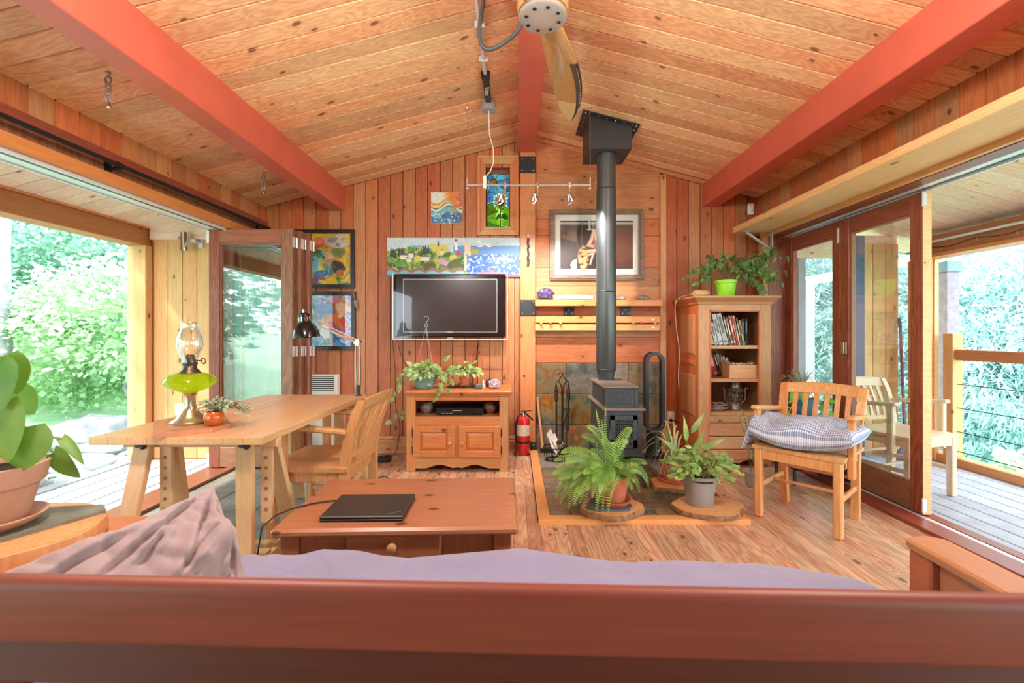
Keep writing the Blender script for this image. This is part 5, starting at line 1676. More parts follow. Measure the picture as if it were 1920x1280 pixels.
def p_square(u, v):
    n = nz(u, v, 5, 3); n2 = nz(u, v, 24, 4)
    w = v + .10 * np.sin(u * 7.5 + .4) - .04 * (n - .5)
    c = base(u, (64, 118, 168))
    c = over(c, (w > .28) * 1.0, (110, 180, 212))
    c = over(c, (w > .46) * 1.0, (210, 222, 200))
    c = over(c, (w > .54) * 1.0, (120, 176, 190))
    c = over(c, (w > .58) * 1.0, (222, 190, 120))
    c = over(c, (w > .68) * 1.0, (190, 150, 70))
    c = over(c, (w > .73) * 1.0, (216, 220, 214))
    c = over(c, np.clip((u - .42 + .4 * (v - .75)) * 4, 0, 1) * (w > .60), (216, 128, 60))
    c = over(c, np.clip((u - .75) * 4, 0, 1) * (v > .55), (190, 86, 58))
    c = over(c, ell(u, v, .74, .50, .11, .10, .4), (190, 150, 60))
    c = over(c, (np.abs(w - .56) < .012) | (np.abs(w - .46) < .010), (70, 84, 76))
    c = over(c, np.clip((u - .6) * 3, 0, 1) * (v < .34), (76, 82, 130))
    c = over(c, ((n2 > .66) & (v < .34)) * .9, (206, 226, 236))
    c = over(c, ((n2 > .66) & (u > .8)) * .6, (232, 214, 190))
    return c + (n2 - .5)[:, None] * 46
def swirl(cols, seed):
    def f(u, v):
        a = nz(u, v, 3.2, seed); b_ = nz(u, v, 3.2, seed + 1)
        q = nz(u + a * .5, v + b_ * .5, 5, seed + 2, 2)
        n2 = nz(u, v, 30, seed + 3)
        c = base(u, cols[0])
        k = len(cols)
        for i, cc in enumerate(cols[1:]):
            c = over(c, np.clip((q - .28 - .48 * i / k) * 22, 0, 1), cc)
        return c + (n2 - .5)[:, None] * 60
    return f
def warp(u, v, s, k=.09):
    return u + k * (nz(u, v, 6, s) - .5) * 2, v + k * (nz(u, v, 6, s + 1) - .5) * 2
def p_top(u, v):
    u, v = warp(u, v, 70)
    c = swirl([(40, 120, 190), (110, 180, 210), (70, 130, 80), (150, 180, 80), (236, 190, 50), (238, 196, 60)], 21)(u, v)
    n = nz(u, v, 16, 30)
    c = over(c, np.clip((u + v - 1.05) * 3, 0, .8), (236, 186, 46))
    for (x, y, rx, ry, col) in ((.52, .80, .20, .10, (206, 84, 56)), (.45, .88, .12, .07, (220, 130, 90)), (.78, .84, .20, .13, (214, 208, 200)), (.70, .90, .08, .05, (150, 150, 160)), (.80, .80, .05, .045, (120, 150, 170)), (.62, .50, .13, .12, (196, 156, 118)), (.64, .55, .06, .06, (226, 190, 150)),
                             (.78, .63, .13, .08, (120, 140, 90)), (.76, .34, .15, .13, (64, 56, 58)), (.82, .24, .07, .07, (196, 110, 60)), (.30, .40, .10, .18, (30, 96, 190)), (.42, .30, .08, .22, (120, 196, 214)), (.52, .18, .2, .1, (40, 110, 170)), (.40, .08, .16, .06, (150, 70, 150)), (.34, .62, .14, .10, (86, 130, 64))):
        c = over(c, ell(u, v, x, y, rx, ry, .25) * (n > .25), col)
    c = over(c, (np.abs(np.sin((u * 2 + v) * 34)) < .16) * ell(u, v, .45, .3, .3, .3, .3) * .7, (230, 240, 244))
    c = over(c, (np.abs(np.sin((u - v) * 40)) < .12) * ell(u, v, .75, .8, .25, .18, .3) * .7, (70, 50, 50))
    return c + (n - .5)[:, None] * 40
def p_bot(u, v):
    u, v = warp(u, v, 72)
    c = swirl([(36, 96, 170), (70, 140, 210), (190, 214, 226), (120, 90, 160), (200, 196, 190), (60, 130, 190)], 41)(u, v)
    n = nz(u, v, 16, 50)
    for (x, y, rx, ry, col) in ((.74, .80, .22, .17, (190, 120, 50)), (.70, .86, .12, .08, (150, 84, 30)), (.84, .74, .10, .16, (222, 186, 150)), (.70, .52, .17, .13, (214, 110, 44)), (.82, .56, .06, .05, (236, 200, 160)), (.62, .40, .10, .06, (190, 50, 44)),
                             (.86, .42, .05, .16, (206, 70, 50)), (.44, .66, .10, .09, (234, 232, 226)), (.46, .55, .07, .08, (190, 160, 90)), (.52, .74, .16, .16, (56, 110, 190)), (.48, .20, .16, .08, (40, 130, 170)), (.68, .10, .14, .05, (40, 120, 190)), (.66, .14, .07, .04, (180, 60, 50)), (.56, .30, .08, .16, (226, 226, 220)), (.74, .94, .1, .05, (196, 130, 170))):
        c = over(c, ell(u, v, x, y, rx, ry, .25) * (n > .22), col)
    c = over(c, (np.abs(np.sin((u * 1.6 - v) * 30)) < .16) * ell(u, v, .42, .78, .26, .22, .3) * .8, (30, 60, 120))
    c = over(c, (np.abs(np.sin((u + v) * 36)) < .14) * (v < .45) * .6, (236, 240, 244))
    return c + (n - .5)[:, None] * 40
def p_photo(u, v):
    n = nz(u, v, 6, 61); n2 = nz(u, v, 30, 62)
    c = base(u, (60, 46, 44))
    c = over(c, np.clip((u - .5) * 3, 0, 1), (96, 52, 40))
    top = v > .905
    c = over(c, top * 1.0, (40, 40, 44))
    c = over(c, ((v > .925) & (v < .965)) * 1.0, (196, 198, 204))
    c = over(c, ((v > .905) & (v < .925)) * .8, (110, 116, 128))
    def seg(x0, y0, x1, y1, w, col, c):
        dx, dy = x1 - x0, y1 - y0
        t = np.clip(((u - x0) * dx * 2.3 + (v - y0) * dy) / (dx * dx * 2.3 + dy * dy), 0, 1)
        d = np.sqrt(((u - x0 - t * dx) * 1.5) ** 2 + (v - y0 - t * dy) ** 2)
        return over(c, np.clip((w - d) / .012 + .5, 0, 1), col)
    sk = (214, 176, 150)
    c = seg(.40, 1.0, .405, .82, .022, (226, 222, 216), c)
    c = seg(.37, .82, .44, .82, .012, (240, 236, 230), c)
    c = seg(.455, .80, .43, .62, .030, sk, c)
    c = seg(.43, .62, .385, .49, .034, sk, c)
    c = seg(.47, .80, .50, .55, .028, sk, c)
    c = seg(.385, .49, .47, .46, .03, (196, 150, 128), c)
    c = seg(.50, .55, .49, .38, .05, (150, 86, 96), c)
    c = seg(.47, .38, .34, .36, .034, sk, c)
    c = seg(.46, .32, .40, .30, .022, sk, c)
    c = seg(.45, .30, .41, .10, .020, sk, c)
    hair = ell(u, v, .315, .23, .075, .25, .25) * (n2 > .34)
    c = over(c, hair, (206, 150, 84))
    c = over(c, ell(u, v, .31, .20, .05, .2, .3) * (n2 > .55), (236, 200, 140))
    c = over(c, (np.abs(u - .297) < .012) * np.clip((v - .45) * 3, 0, .5), (150, 120, 100))
    return c + (n2 - .5)[:, None] * 12

def wallrect(xa, xb, ya, yb, Y):
    a, c = at(xa, ya, Y), at(xb, yb, Y)
    return a.x, c.x, c.z, a.z
def sheet(name, me, parent, x, y, z):
    o = bpy.data.objects.new(name, me); link(o, parent)
    o.location = Vector((x, y, z)) - OFF[parent.name]
    OFF[o.name] = OFF[parent.name]
    return o
def canvas(name, lab, rect, fn, nx, ny, depth=.035):
    x0, x1, z0, z1 = wallrect(*rect, YB - depth)
    t = thing(name, lab, 'painting', ((x0 + x1) / 2, YB, z0))
    b = MB(); b.box(x0, x1, YB - depth, YB - .001, z0, z1, .002); part('canvas_body', b, M['paper'], t)
    sheet('picture', slab_paint('picture', x1 - x0 - .004, z1 - z0 - .004, nx, ny, fn), t, (x0 + x1) / 2, YB - depth - .0008, (z0 + z1) / 2)
    return t
canvas('panorama_painting', 'long coastal village painting with a lighthouse and sea above the television', (725.5, 975, 445.5, 519), p_pano, 340, 100, .03)
canvas('square_painting', 'small square abstract painting of blue waves and orange foam', (808, 867, 360, 419), p_square, 110, 110, .03)
def framed(name, lab, rect, fn, fw, depth, mat, nx, ny, mat2=None, matw=0):
    x0, x1, z0, z1 = wallrect(*rect, YB - depth)
    t = thing(name, lab, 'picture', ((x0 + x1) / 2, YB, z0))
    for (a, c, d, e, pts) in ((x0, x1, z0, z0 + fw, [(x0, z0), (x1, z0), (x1 - fw, z0 + fw), (x0 + fw, z0 + fw)]), (x0, x1, z1 - fw, z1, [(x0, z1), (x1, z1), (x1 - fw, z1 - fw), (x0 + fw, z1 - fw)]),
                              (x0, 0, 0, 0, [(x0, z0), (x0, z1), (x0 + fw, z1 - fw), (x0 + fw, z0 + fw)]), (x1, 0, 0, 0, [(x1, z0), (x1, z1), (x1 - fw, z1 - fw), (x1 - fw, z0 + fw)])):
        b = MB(); b.prism(pts, YB - depth, YB - .001, 'y')
        if mat2:
            cx_, cz_ = sum(p[0] for p in pts) / 4, sum(p[1] for p in pts) / 4
            b.prism([(cx_ + (p[0] - cx_) * .995, cz_ + (p[1] - cz_) * .5) if abs(pts[0][1] - pts[1][1]) < .01 else (cx_ + (p[0] - cx_) * .5, cz_ + (p[1] - cz_) * .98) for p in pts], YB - depth - .008, YB - depth, 'y')
        part('frame_side', b, mat, t)
    xi0, xi1, zi0, zi1 = x0 + fw, x1 - fw, z0 + fw, z1 - fw
    if matw:
        b = MB(); b.box(xi0, xi1, YB - .012, YB - .006, zi0, zi1); part('mat_board', b, M['white'], t)
        xi0 += matw; xi1 -= matw; zi0 += matw * 1.05; zi1 -= matw * 1.05
    sheet('picture', slab_paint('picture', xi1 - xi0, zi1 - zi0, nx, ny, fn), t, (xi0 + xi1) / 2, YB - .0135, (zi0 + zi1) / 2)
    b = MB(); b.box(x0 + fw * .9, x1 - fw * .9, YB - .018, YB - .016, z0 + fw * .9, z1 - fw * .9); part('glazing', b, M['acrylic'], t)
    return t
blackf = plain('black_picture_frame', rgb(28, 22, 20), .35)
framed('framed_picture', 'upper black-framed colourful animal picture on a yellow ground beside the folded door', (537, 664, 430, 540), p_top, .038, .03, blackf, 150, 130)
framed('framed_picture', 'lower black-framed colourful animal picture on a blue ground behind the desk lamp', (540, 665.5, 546, 656), p_bot, .038, .03, blackf, 150, 130)
framed('framed_photo', 'wide wood-framed photograph of a hanging acrobat behind the stove pipe', (1031, 1208, 392, 524), p_photo, .05, .035,
       wood('grey_brown_frame', rgb(150, 120, 92), rgb(84, 64, 48), 'x', knots=0, rough=.4, var=.02, ring=.8), 190, 140, True, .055)

# feather and carved stick
p0, p1 = at(662, 546, YB - .04), at(669, 583, YB - .04)
ft = thing('feather', 'brown hanging feather at the right edge of the lower black frame', 'feather', p0)
b = MB(); b.tube([p0, (p0 + p1) / 2 + Vector((.004, 0, 0)), p1 + Vector((0, 0, .09))], .0012, 5); part('string', b, M['cordwhite'], ft)
fm_ = leaf(.12, .034, M['feather'], 'vane', 'lance', .1, .1, 8)
put('vane', fm_, ft, orient(at(665, 561, YB - .035), at(671, 585, YB - .03) - at(665, 561, YB - .035), (0, -1, 0)))
cs = thing('carved_stick', 'beaded twig charm with a pink stone hanging on the timber post', 'charm', at(991, 498, 4.35))
b = MB()
rr = random.Random(9)
pts = [at(990.5 + rr.uniform(-1.2, 1.2), 446 + i * 5.2, 4.345) for i in range(11)]
b.tube(pts, [.008 + .006 * rr.random() for _ in pts], 8); part('twig', b, plain('dark_twig', rgb(92, 70, 62), .6, noise=.6, nscale=80), cs)
b = blob(at(990.5, 443, 4.345), .018, 1, .8, 1.1, .3, 3, 2, 2); part('stone', b, plain('pink_stone', rgb(226, 178, 178), .3), cs)

# stained-glass window with its fir casing
st = thing('window_1', 'narrow stained glass window of a sun and sunflower beside the ridge post', 'window', ((WX0 + WX1) / 2, YB, WZ0), kind='structure')
x0, x1, z0, z1 = wallrect(895, 972, 292, 441, YB - .02)
gx0, gx1, gz0, gz1 = WX0 + .005, WX1 - .005, WZ0 + .005, WZ1 - .045
fw = .085
def casing(o, i, ya, yb):
    for pts in ([(x0 + o, z0 + o), (x1 - o, z0 + o), (x1 - i, z0 + i), (x0 + i, z0 + i)], [(x0 + o, z1 - o), (x1 - o, z1 - o), (x1 - i, z1 - i), (x0 + i, z1 - i)],
                [(x0 + o, z0 + o), (x0 + o, z1 - o), (x0 + i, z1 - i), (x0 + i, z0 + i)], [(x1 - o, z0 + o), (x1 - o, z1 - o), (x1 - i, z1 - i), (x1 - i, z0 + i)]):
        yield pts
for grp in zip(casing(0, .028, 0, 0), casing(.028, .055, 0, 0), casing(.055, .082, 0, 0)):
    b = MB()
    for q, (pts, d) in enumerate(zip(grp, (.03, .02, .028))):
        b.prism(pts, YB - d, YB + .001, 'y')
    part('casing', b, M['orangez'], st)
b = MB()
for (a, c, d, e) in ((WX0, WX0 + .004, WZ0, WZ1), (WX1 - .004, WX1, WZ0, WZ1), (WX0, WX1, WZ0, WZ0 + .004), (WX0, WX1, WZ1 - .004, WZ1)):
    b.box(a, c, YB - .01, YB + .10, d, e)
part('reveal', b, M['redwood'], st)
def stained(name, c):
    t = NT(name)
    v, raw = coords(t, True, (1, 1, 1))
    n = t.n('ShaderNodeTexNoise'); n.inputs['Scale'].default_value = 26; n.inputs['Detail'].default_value = 3; t.l(v, n.inputs['Vector'])
    c = tuple([x * .95 for x in c[:3]] + [1]); d = tuple([x * .6 for x in c[:3]] + [1])
    o = t.mix(t.maprange(n.outputs['Fac'], .3, .7, 0, 1), d, c)
    tl = t.n('ShaderNodeBsdfTranslucent'); t.l(o, tl.inputs[0])
    tp = t.n('ShaderNodeBsdfTransparent'); t.l(o, tp.inputs[0])
    gl = t.n('ShaderNodeBsdfGlossy'); gl.inputs['Roughness'].default_value = .15
    m = t.n('ShaderNodeMixShader'); m.inputs[0].default_value = .25; t.l(tl.outputs[0], m.inputs[1]); t.l(tp.outputs[0], m.inputs[2])
    m2 = t.n('ShaderNodeMixShader'); m2.inputs[0].default_value = .05; t.l(m.outputs[0], m2.inputs[1]); t.l(gl.outputs[0], m2.inputs[2])
    t.l(m2.outputs[0], t.out.inputs['Surface'])
    return t.m
SG = {k: stained('stained_' + k, c) for k, c in dict(sky=rgb(206, 236, 240), blue=rgb(176, 214, 244), sun=rgb(255, 190, 50), green=rgb(120, 214, 96), lime=rgb(226, 246, 130), olive=rgb(190, 196, 100),
                                                     petal=rgb(238, 226, 120), heart=rgb(196, 110, 110), leaf=rgb(92, 170, 70)).items()}
GW, GH = gx1 - gx0, gz1 - gz0
yg = YB + .05
def clipgap(pts, g=.0025):
    cx_ = sum(p[0] for p in pts) / len(pts); cz_ = sum(p[1] for p in pts) / len(pts)
    out = []
    for p in pts:
        d = math.hypot(p[0] - cx_, p[1] - cz_)
        k = max(0, (d - g) / d) if d > 0 else 1
        out.append((cx_ + (p[0] - cx_) * k, cz_ + (p[1] - cz_) * k))
    return out
def gp(u, v): return (gx0 + u * GW, gz0 + v * GH)
came = MB()
def gpiece(uv, k, y=0.0, g=.0012):
    pts = clipgap([gp(*p) for p in uv], g)
    came.tube([(p[0], yg - .003, p[1]) for p in pts + pts[:1]], .0022, 5, False)
    b = MB(); b.prism(pts, yg + y - .003, yg + y, 'y'); part('glass_piece', b, SG[k], st)
# layout (u to the right, v up)
su = (.29, .845); sr = .155
asp = GW / GH
circ = [(su[0] + sr * math.cos(2 * PI * i / 16), su[1] + sr * asp * math.sin(2 * PI * i / 16)) for i in range(16)]
gpiece(circ, 'sun')
fl = (.60, .50); fr_ = .27
ring1 = [(fl[0] + .15 * math.cos(2 * PI * i / 14), fl[1] + .075 * math.sin(2 * PI * i / 14)) for i in range(14)]
gpiece(ring1, 'heart')
for i in range(14):
    a0, a1 = 2 * PI * i / 14, 2 * PI * (i + 1) / 14; am = (a0 + a1) / 2
    gpiece([ring1[i], (fl[0] + .26 * math.cos(a0 + .05), fl[1] + .125 * math.sin(a0 + .05)), (fl[0] + .33 * math.cos(am), fl[1] + .155 * math.sin(am)), (fl[0] + .26 * math.cos(a1 - .05), fl[1] + .125 * math.sin(a1 - .05)), ring1[(i + 1) % 14]], 'petal')
# sky sectors round the sun
def sect(a0, a1, k, n=3):
    ins = [(su[0] + sr * math.cos(a0 + (a1 - a0) * i / n), su[1] + sr * asp * math.sin(a0 + (a1 - a0) * i / n)) for i in range(n + 1)]
    out = []
    for i in range(n, -1, -1):
        a = a0 + (a1 - a0) * i / n
        dx, dy = math.cos(a), math.sin(a) * asp
        t_ = 9
        if dx > 0: t_ = min(t_, (1 - su[0]) / dx)
        if dx < 0: t_ = min(t_, -su[0] / dx)
        if dy > 0: t_ = min(t_, (1 - su[1]) / dy)
        if dy < 0: t_ = min(t_, (.66 - su[1]) / dy)
        q = (su[0] + dx * t_, su[1] + dy * t_)
        out.append(q)
    gpiece(ins + out, k)
angs = [-.55, .25, 1.1, 1.75, 2.6, 3.5, 4.2, 4.75, 5.2, 5.75]
for i in range(len(angs) - 1):
    sect(angs[i], angs[i + 1], 'sky' if i % 3 else 'blue')
gpiece([(0, .66), (.30, .66), (.28, .60), (.27, .50), (0, .47)], 'blue'); gpiece([(.30, .66), (.52, .66), (.50, .655), (.34, .61)], 'sky')
gpiece([(.55, .66), (1, .66), (1, .58), (.90, .58), (.78, .64)], 'sky'); gpiece([(.92, .57), (1, .57), (1, .37), (.88, .44), (.93, .5)], 'blue')
gpiece([(0, .46), (.27, .49), (.30, .42), (.42, .36), (.5, .33), (0, .26)], 'olive')
gpiece([(0, .25), (.45, .33), (.40, .29), (.36, .21), (0, .22)], 'lime'); gpiece([(.56, .345), (.86, .42), (1, .36), (1, .16), (.88, .17), (.92, .26), (.72, .30)], 'lime')
gpiece([(0, .21), (.36, .205), (.62, .18), (.62, .09), (.55, .07), (0, .15)], 'lime'); gpiece([(.66, .18), (.86, .165), (1, .15), (1, .06), (.66, .085)], 'lime')
gpiece([(0, .14), (.54, .065), (.56, 0), (0, 0)], 'green'); gpiece([(.60, .075), (1, .05), (1, 0), (.60, 0)], 'green')
gpiece([(.38, .19), (.46, .27), (.58, .29), (.62, .21)], 'leaf'); gpiece([(.64, .21), (.66, .29), (.84, .30), (.90, .24), (.86, .18)], 'leaf'); gpiece([(.565, .0), (.595, 0), (.63, .20), (.60, .34), (.57, .34), (.61, .2)], 'leaf')
b = MB(); b.box(gx0 - .008, gx0, yg - .006, yg + .006, gz0 - .008, gz1 + .008); b.box(gx1, gx1 + .008, yg - .006, yg + .006, gz0 - .008, gz1 + .008); b.box(gx0, gx1, yg - .006, yg + .006, gz0 - .008, gz0); b.box(gx0, gx1, yg - .006, yg + .006, gz1, gz1 + .008)
b.box(gx0 - .008, gx1 + .008, yg - .006, yg + .006, gz1 + .008, WZ1)
part('lead_frame', b, M['redwood'], st)
part('lead_came', came, M['black'], st)
for k_, a_, c_ in (('backsky', gz0 + .42 * GH, gz1), ('backgreen', gz0, gz0 + .42 * GH)):
    b = MB(); b.box(gx0, gx1, yg + .002, yg + .0035, a_, c_)
    part('backing_pane', b, stained('stained_' + k_, rgb(206, 230, 240) if k_ == 'backsky' else rgb(196, 226, 140)), st)

# ------------------------------------------------------------------ television with a clear cover
tv = thing('television', 'wall-mounted black television inside a clear acrylic cover', 'television', (-.62, YB, 1.1))
x0, x1, z0, z1 = wallrect(738.5, 948, 513.5, 632, YB - .14)
b = MB(); b.box(x0, x1, YB - .14, YB - .06, z0, z1, .012); part('housing', b, M['blackgloss'], tv)
sx0, sx1, sz0, sz1 = wallrect(756.5, 931.5, 523.5, 622, YB - .143)
b = MB(); b.box(sx0, sx1, YB - .143, YB - .139, sz0, sz1); part('screen', b, M['screen'], tv)
b = MB()
for (a, c, d, e) in ((sx0, sx1, sz0 - .003, sz0), (sx0, sx1, sz1, sz1 + .003), (sx0 - .003, sx0, sz0 - .003, sz1 + .003), (sx1, sx1 + .003, sz0 - .003, sz1 + .003)):
    b.box(a, c, YB - .1445, YB - .14, d, e)
part('bezel_line', b, M['alu'], tv)
b = MB(); b.box(x0 + .25, x1 - .25, YB - .06, YB - .001, z0 + .12, z1 - .1); part('wall_mount', b, M['black'], tv)
ax0, ax1, az0, az1 = wallrect(736, 952, 511, 636.5, YB - .19)
b = MB(); b.box(ax0, ax1, YB - .19, YB - .186, az0, az1); b.box(ax0, ax0 + .004, YB - .19, YB - .05, az0, az1); b.box(ax1 - .004, ax1, YB - .19, YB - .05, az0, az1); b.box(ax0, ax1, YB - .19, YB - .05, az1 - .004, az1)
part('acrylic_cover', b, M['acrylic'], tv)
b = MB(); e = .006
for (a, c, d, f_) in ((ax0, ax1, az0, az0 + e), (ax0, ax1, az1 - e, az1), (ax0, ax0 + e, az0, az1), (ax1 - e, ax1, az0, az1)):
    b.box(a, c, YB - .192, YB - .184, d, f_)
part('cover_edge', b, M['acryledge'], tv)
for py, Y in ((622.6, YB - .1455), (633.8, YB - .1925)):
    o = bpy.data.objects.new('logo', text_mesh('logo', 'SHARP', .017, M['white'], .0003)); link(o, tv)
    o.location = at(843.5, py, Y) - OFF[tv.name]; o.rotation_euler = (PI / 2, 0, 0)

# ------------------------------------------------------------------ niche shelf, pegs rail, stones
sh2 = thing('niche_shelf', 'honey wooden shelf on black steel brackets above the stove', 'shelf', (.82, YB, 1.44))
x0, x1, z0, z1 = wallrect(1003.5, 1243, 562, 573.5, 4.26)
b = MB(); b.box(x0, x1, 4.26, YB - .001, z0, z1, .003); part('board', b, M['shelfx'], sh2)
ZS = z1
for px in (1067, 1173):
    c = at(px, 582, YB - .012)
    b = MB(); b.box(c.x - .05, c.x + .05, YB - .010, YB - .001, c.z - .05, z0); b.box(c.x - .05, c.x + .05, 4.30, YB - .001, z0 - .008, z0); br_ = part('steel_bracket', b, M['steel'], sh2)
    for dx, dz in ((-.03, -.03), (.03, -.03), (0, .005), (-.03, .032), (.03, .032)):
        bb = MB(); bb.lathe([(.008, 0), (.008, .003), (.004, .006), (0, .006)], 8, (0, 0, 0), Matrix.Translation((c.x + dx, YB - .010, c.z + dz)) @ Matrix.Rotation(R(90), 4, 'X')); part('screw', bb, M['bolt'], br_)
rk_ = thing('peg_rack', 'pair of level honey wood rails over the stove', 'rack', (.82, YB, 1.2))
for (ya, yb_) in ((593, 605), (608, 619.5)):
    x0, x1, z0, z1 = wallrect(1003.5, 1238, ya, yb_, 4.31)
    b = MB(); b.box(x0, x1, 4.31, 4.345, z0, z1, .003); part('rail', b, M['shelfx'], rk_)
    for px in (1018.5, 1224):
        c = at(px, (ya + yb_) / 2, 4.31); bb = MB(); bb.lathe([(.008, 0), (.008, .002), (0, .003)], 8, (0, 0, 0), Matrix.Translation((c.x, 4.31, c.z)) @ Matrix.Rotation(R(90), 4, 'X')); part('screw', bb, M['bolt'], rk_)
x0, x1, z0, z1 = wallrect(1003.5, 1238, 596, 617, 4.36)
b = MB(); b.box(x0, x0 + .03, 4.345, YB - .001, z0, z1); b.box(x1 - .03, x1, 4.345, YB - .001, z0, z1); part('spacer', b, M['shelfx'], rk_)
for px, c_, nm in ((1014.5, (232, 190, 60), 'yellow'), (1032, (214, 96, 92), 'pink'), (1050.5, (158, 176, 90), 'green'), (1187, (176, 206, 70), 'lime'), (1203, (196, 82, 66), 'red'), (1228, (226, 176, 90), 'amber')):
    a = at(px, 606.5, 4.305)
    b = MB(); b.tube([a + Vector((0, -.02, .002)), a + Vector((.0, .03, -.002))], [.010, .012], 10); b.ball(a + Vector((0, -.02, .002)), .0125, 10, 6)
    single('roasting_stick_end', b, plain(nm + '_painted_wood', rgb(*c_), .45), nm + ' painted stick end poking out between the two rails', 'stick', 'painted stick ends in the rail gap')
def onshelf(px0, px1, py, name, lab, cat, b, mat):
    return single(name, b, mat, lab, cat)
c = at(1023, 562, 4.30)
b = blob((c.x, 4.33, ZS + .055), .072, 1.1, .7, .85, .35, 2.4, 5, 4, -.62)
single('amethyst_geode', b, M['amethyst'], 'purple amethyst geode at the left end of the niche shelf', 'crystal')
a, c = at(1038, 556, 4.31), at(1112, 556, 4.31)
b = MB(); b.tube([(a.x, 4.33, ZS + .026), (a.x + .1, 4.33, ZS + .030), (c.x - .1, 4.33, ZS + .031), (c.x, 4.33, ZS + .027)], [.022, .026, .027, .023], 7, True, False)
single('selenite_log', b, M['quartz'], 'long white selenite log on the niche shelf', 'crystal')
for px, r_, lab, s_ in ((1165, .045, 'striped brown stone just right of the stove pipe on the shelf', 1), (1205, .05, 'long grey patterned stone at the right end of the shelf', 2)):
    p = at(px, 556, 4.31)
    b = blob((p.x, 4.33, ZS + .022), r_, 1.35 if s_ == 2 else 1.2, .7, .55, .25, 2, s_, 3)
    single('shelf_stone', b, M['stone'], lab, 'stone')

# ------------------------------------------------------------------ ceiling fittings
hubc = (.135, 2.19, 2.70)
fan = thing('ceiling_fan', 'wooden propeller ceiling fan with a brushed metal hub cap', 'fan', hubc)
b = MB(); b.lathe([(0, 0), (.108, 0), (.116, .006), (.116, .022), (.108, .028), (0, .028)], 40, hubc); cap = part('hub_cap', b, plain('brushed_hub', rgb(206, 206, 206), .5, metal=.7), fan)
for i in range(8):
    a = 2 * PI * (i + .3) / 8
    bb = MB(); bb.lathe([(.0045, -.001), (.009, -.0035), (.010, 0)], 10, (hubc[0] + .083 * math.cos(a), hubc[1] + .083 * math.sin(a), hubc[2])); bb.lathe([(0, -.0015), (.006, -.001), (.006, 0)], 6, (hubc[0] + .083 * math.cos(a), hubc[1] + .083 * math.sin(a), hubc[2])); part('bolt', bb, M['steel'], cap)
blm = wood('propeller_wood', rgb(206, 150, 82), rgb(176, 112, 54), 'y', knots=0, rough=.18, var=.02, ring=.4)
b = MB(); b.lathe([(0, .028), (.12, .028), (.125, .04), (.125, .12), (.11, .135), (0, .135)], 36, hubc); part('hub', b, blm, fan)
b = MB(); b.tube([(hubc[0], hubc[1], hubc[2] + .13), (hubc[0], hubc[1], 2.94)], .05, 16); part('motor_mount', b, M['alu'], fan)
def blade(sgn, yaw):
    """one propeller blade: along +Y from the hub, twisted aerofoil; returns wood, tip, edge builders"""
    Mx = Matrix.Translation(Vector(hubc) + Vector((0, 0, .075))) @ Matrix.Rotation(yaw, 4, 'Z')
    L = 1.20
    st_ = []
    for i in range(22):
        s = i / 21
        r_ = .03 + s * L
        w = .062 + .05 * math.sin(PI * min(1, s * 1.1) ** .8) ** .9
        if s > .8: w *= math.sqrt(max(.02, 1 - ((s - .8) / .2) ** 2.2))
        tw = R(34) * (1 - s) ** 1.1 + R(6)
        th = .055 * (1 - s) ** 1.3 + .012
        bow = .035 * math.sin(PI * s)
        st_.append((r_, w, tw, th, bow))
    def ringpt(i, a):
        r_, w, tw, th, bow = st_[i]
        x = w * math.cos(a); z = th * .5 * math.sin(a) * (1.15 if math.cos(a) > 0 else .85)
        return Mx @ Vector((x * math.cos(tw) + z * math.sin(tw) + bow, r_, -x * math.sin(tw) + z * math.cos(tw)))
    n = 18
    def strip(i0, i1, a_list, off=1.0):
        mb = MB(); k = len(a_list)
        vs = [ringpt(i, a) for i in range(i0, i1 + 1) for a in a_list]
        fs = []
        for i in range(i1 - i0):
            for j in range(k - 1):
                fs.append((i * k + j, i * k + j + 1, (i + 1) * k + j + 1, (i + 1) * k + j))
        mb.add(vs, fs, True)
        return mb
    full = [2 * PI * j / n for j in range(n + 1)]
    w_ = strip(0, 16, full); t_ = strip(16, 21, full)
    t_.f.append(tuple(len(t_.v) - n - 1 + j for j in range(n))); t_.sm.append(False)
    part('blade', w_, blm, fan, angle=60)
    part('blade_tip', t_, plain('pale_blade_tip', rgb(222, 196, 146), .25), fan, angle=60)
    e_ = MB()
    rows = []
    for i in range(7, 22):
        r_, w, tw, th, bow = st_[i]
        row = []
        for q in range(9):
            a = -.9 + 1.8 * q / 8
            x = w * math.cos(a) + .0025; z = (th * .5 + .0022) * math.sin(a) * 1.15
            row.append(Mx @ Vector((x * math.cos(tw) + z * math.sin(tw) + bow, r_, -x * math.sin(tw) + z * math.cos(tw))))
        rows.append(row)
    vs = [p for r_ in rows for p in r_]
    e_.add(vs, [(i * 9 + j, i * 9 + j + 1, (i + 1) * 9 + j + 1, (i + 1) * 9 + j) for i in range(14) for j in range(8)], True)
    ed = part('leading_edge', e_, plain('grey_leading_edge', rgb(96, 92, 88), .35, metal=.8), fan, angle=60)
    rv = MB()
    for i in range(8, 21):
        for f_ in (0, .5):
            r0, r1 = rows[i - 7], rows[min(i - 6, 14)]
            p = r0[2].lerp(r1[2], f_); rv.ball(p, .0035, 6, 4)
    o = part('rivets', rv, M['bolt'], ed); o['kind'] = 'stuff'
blade(1, R(-13)); blade(1, R(167))
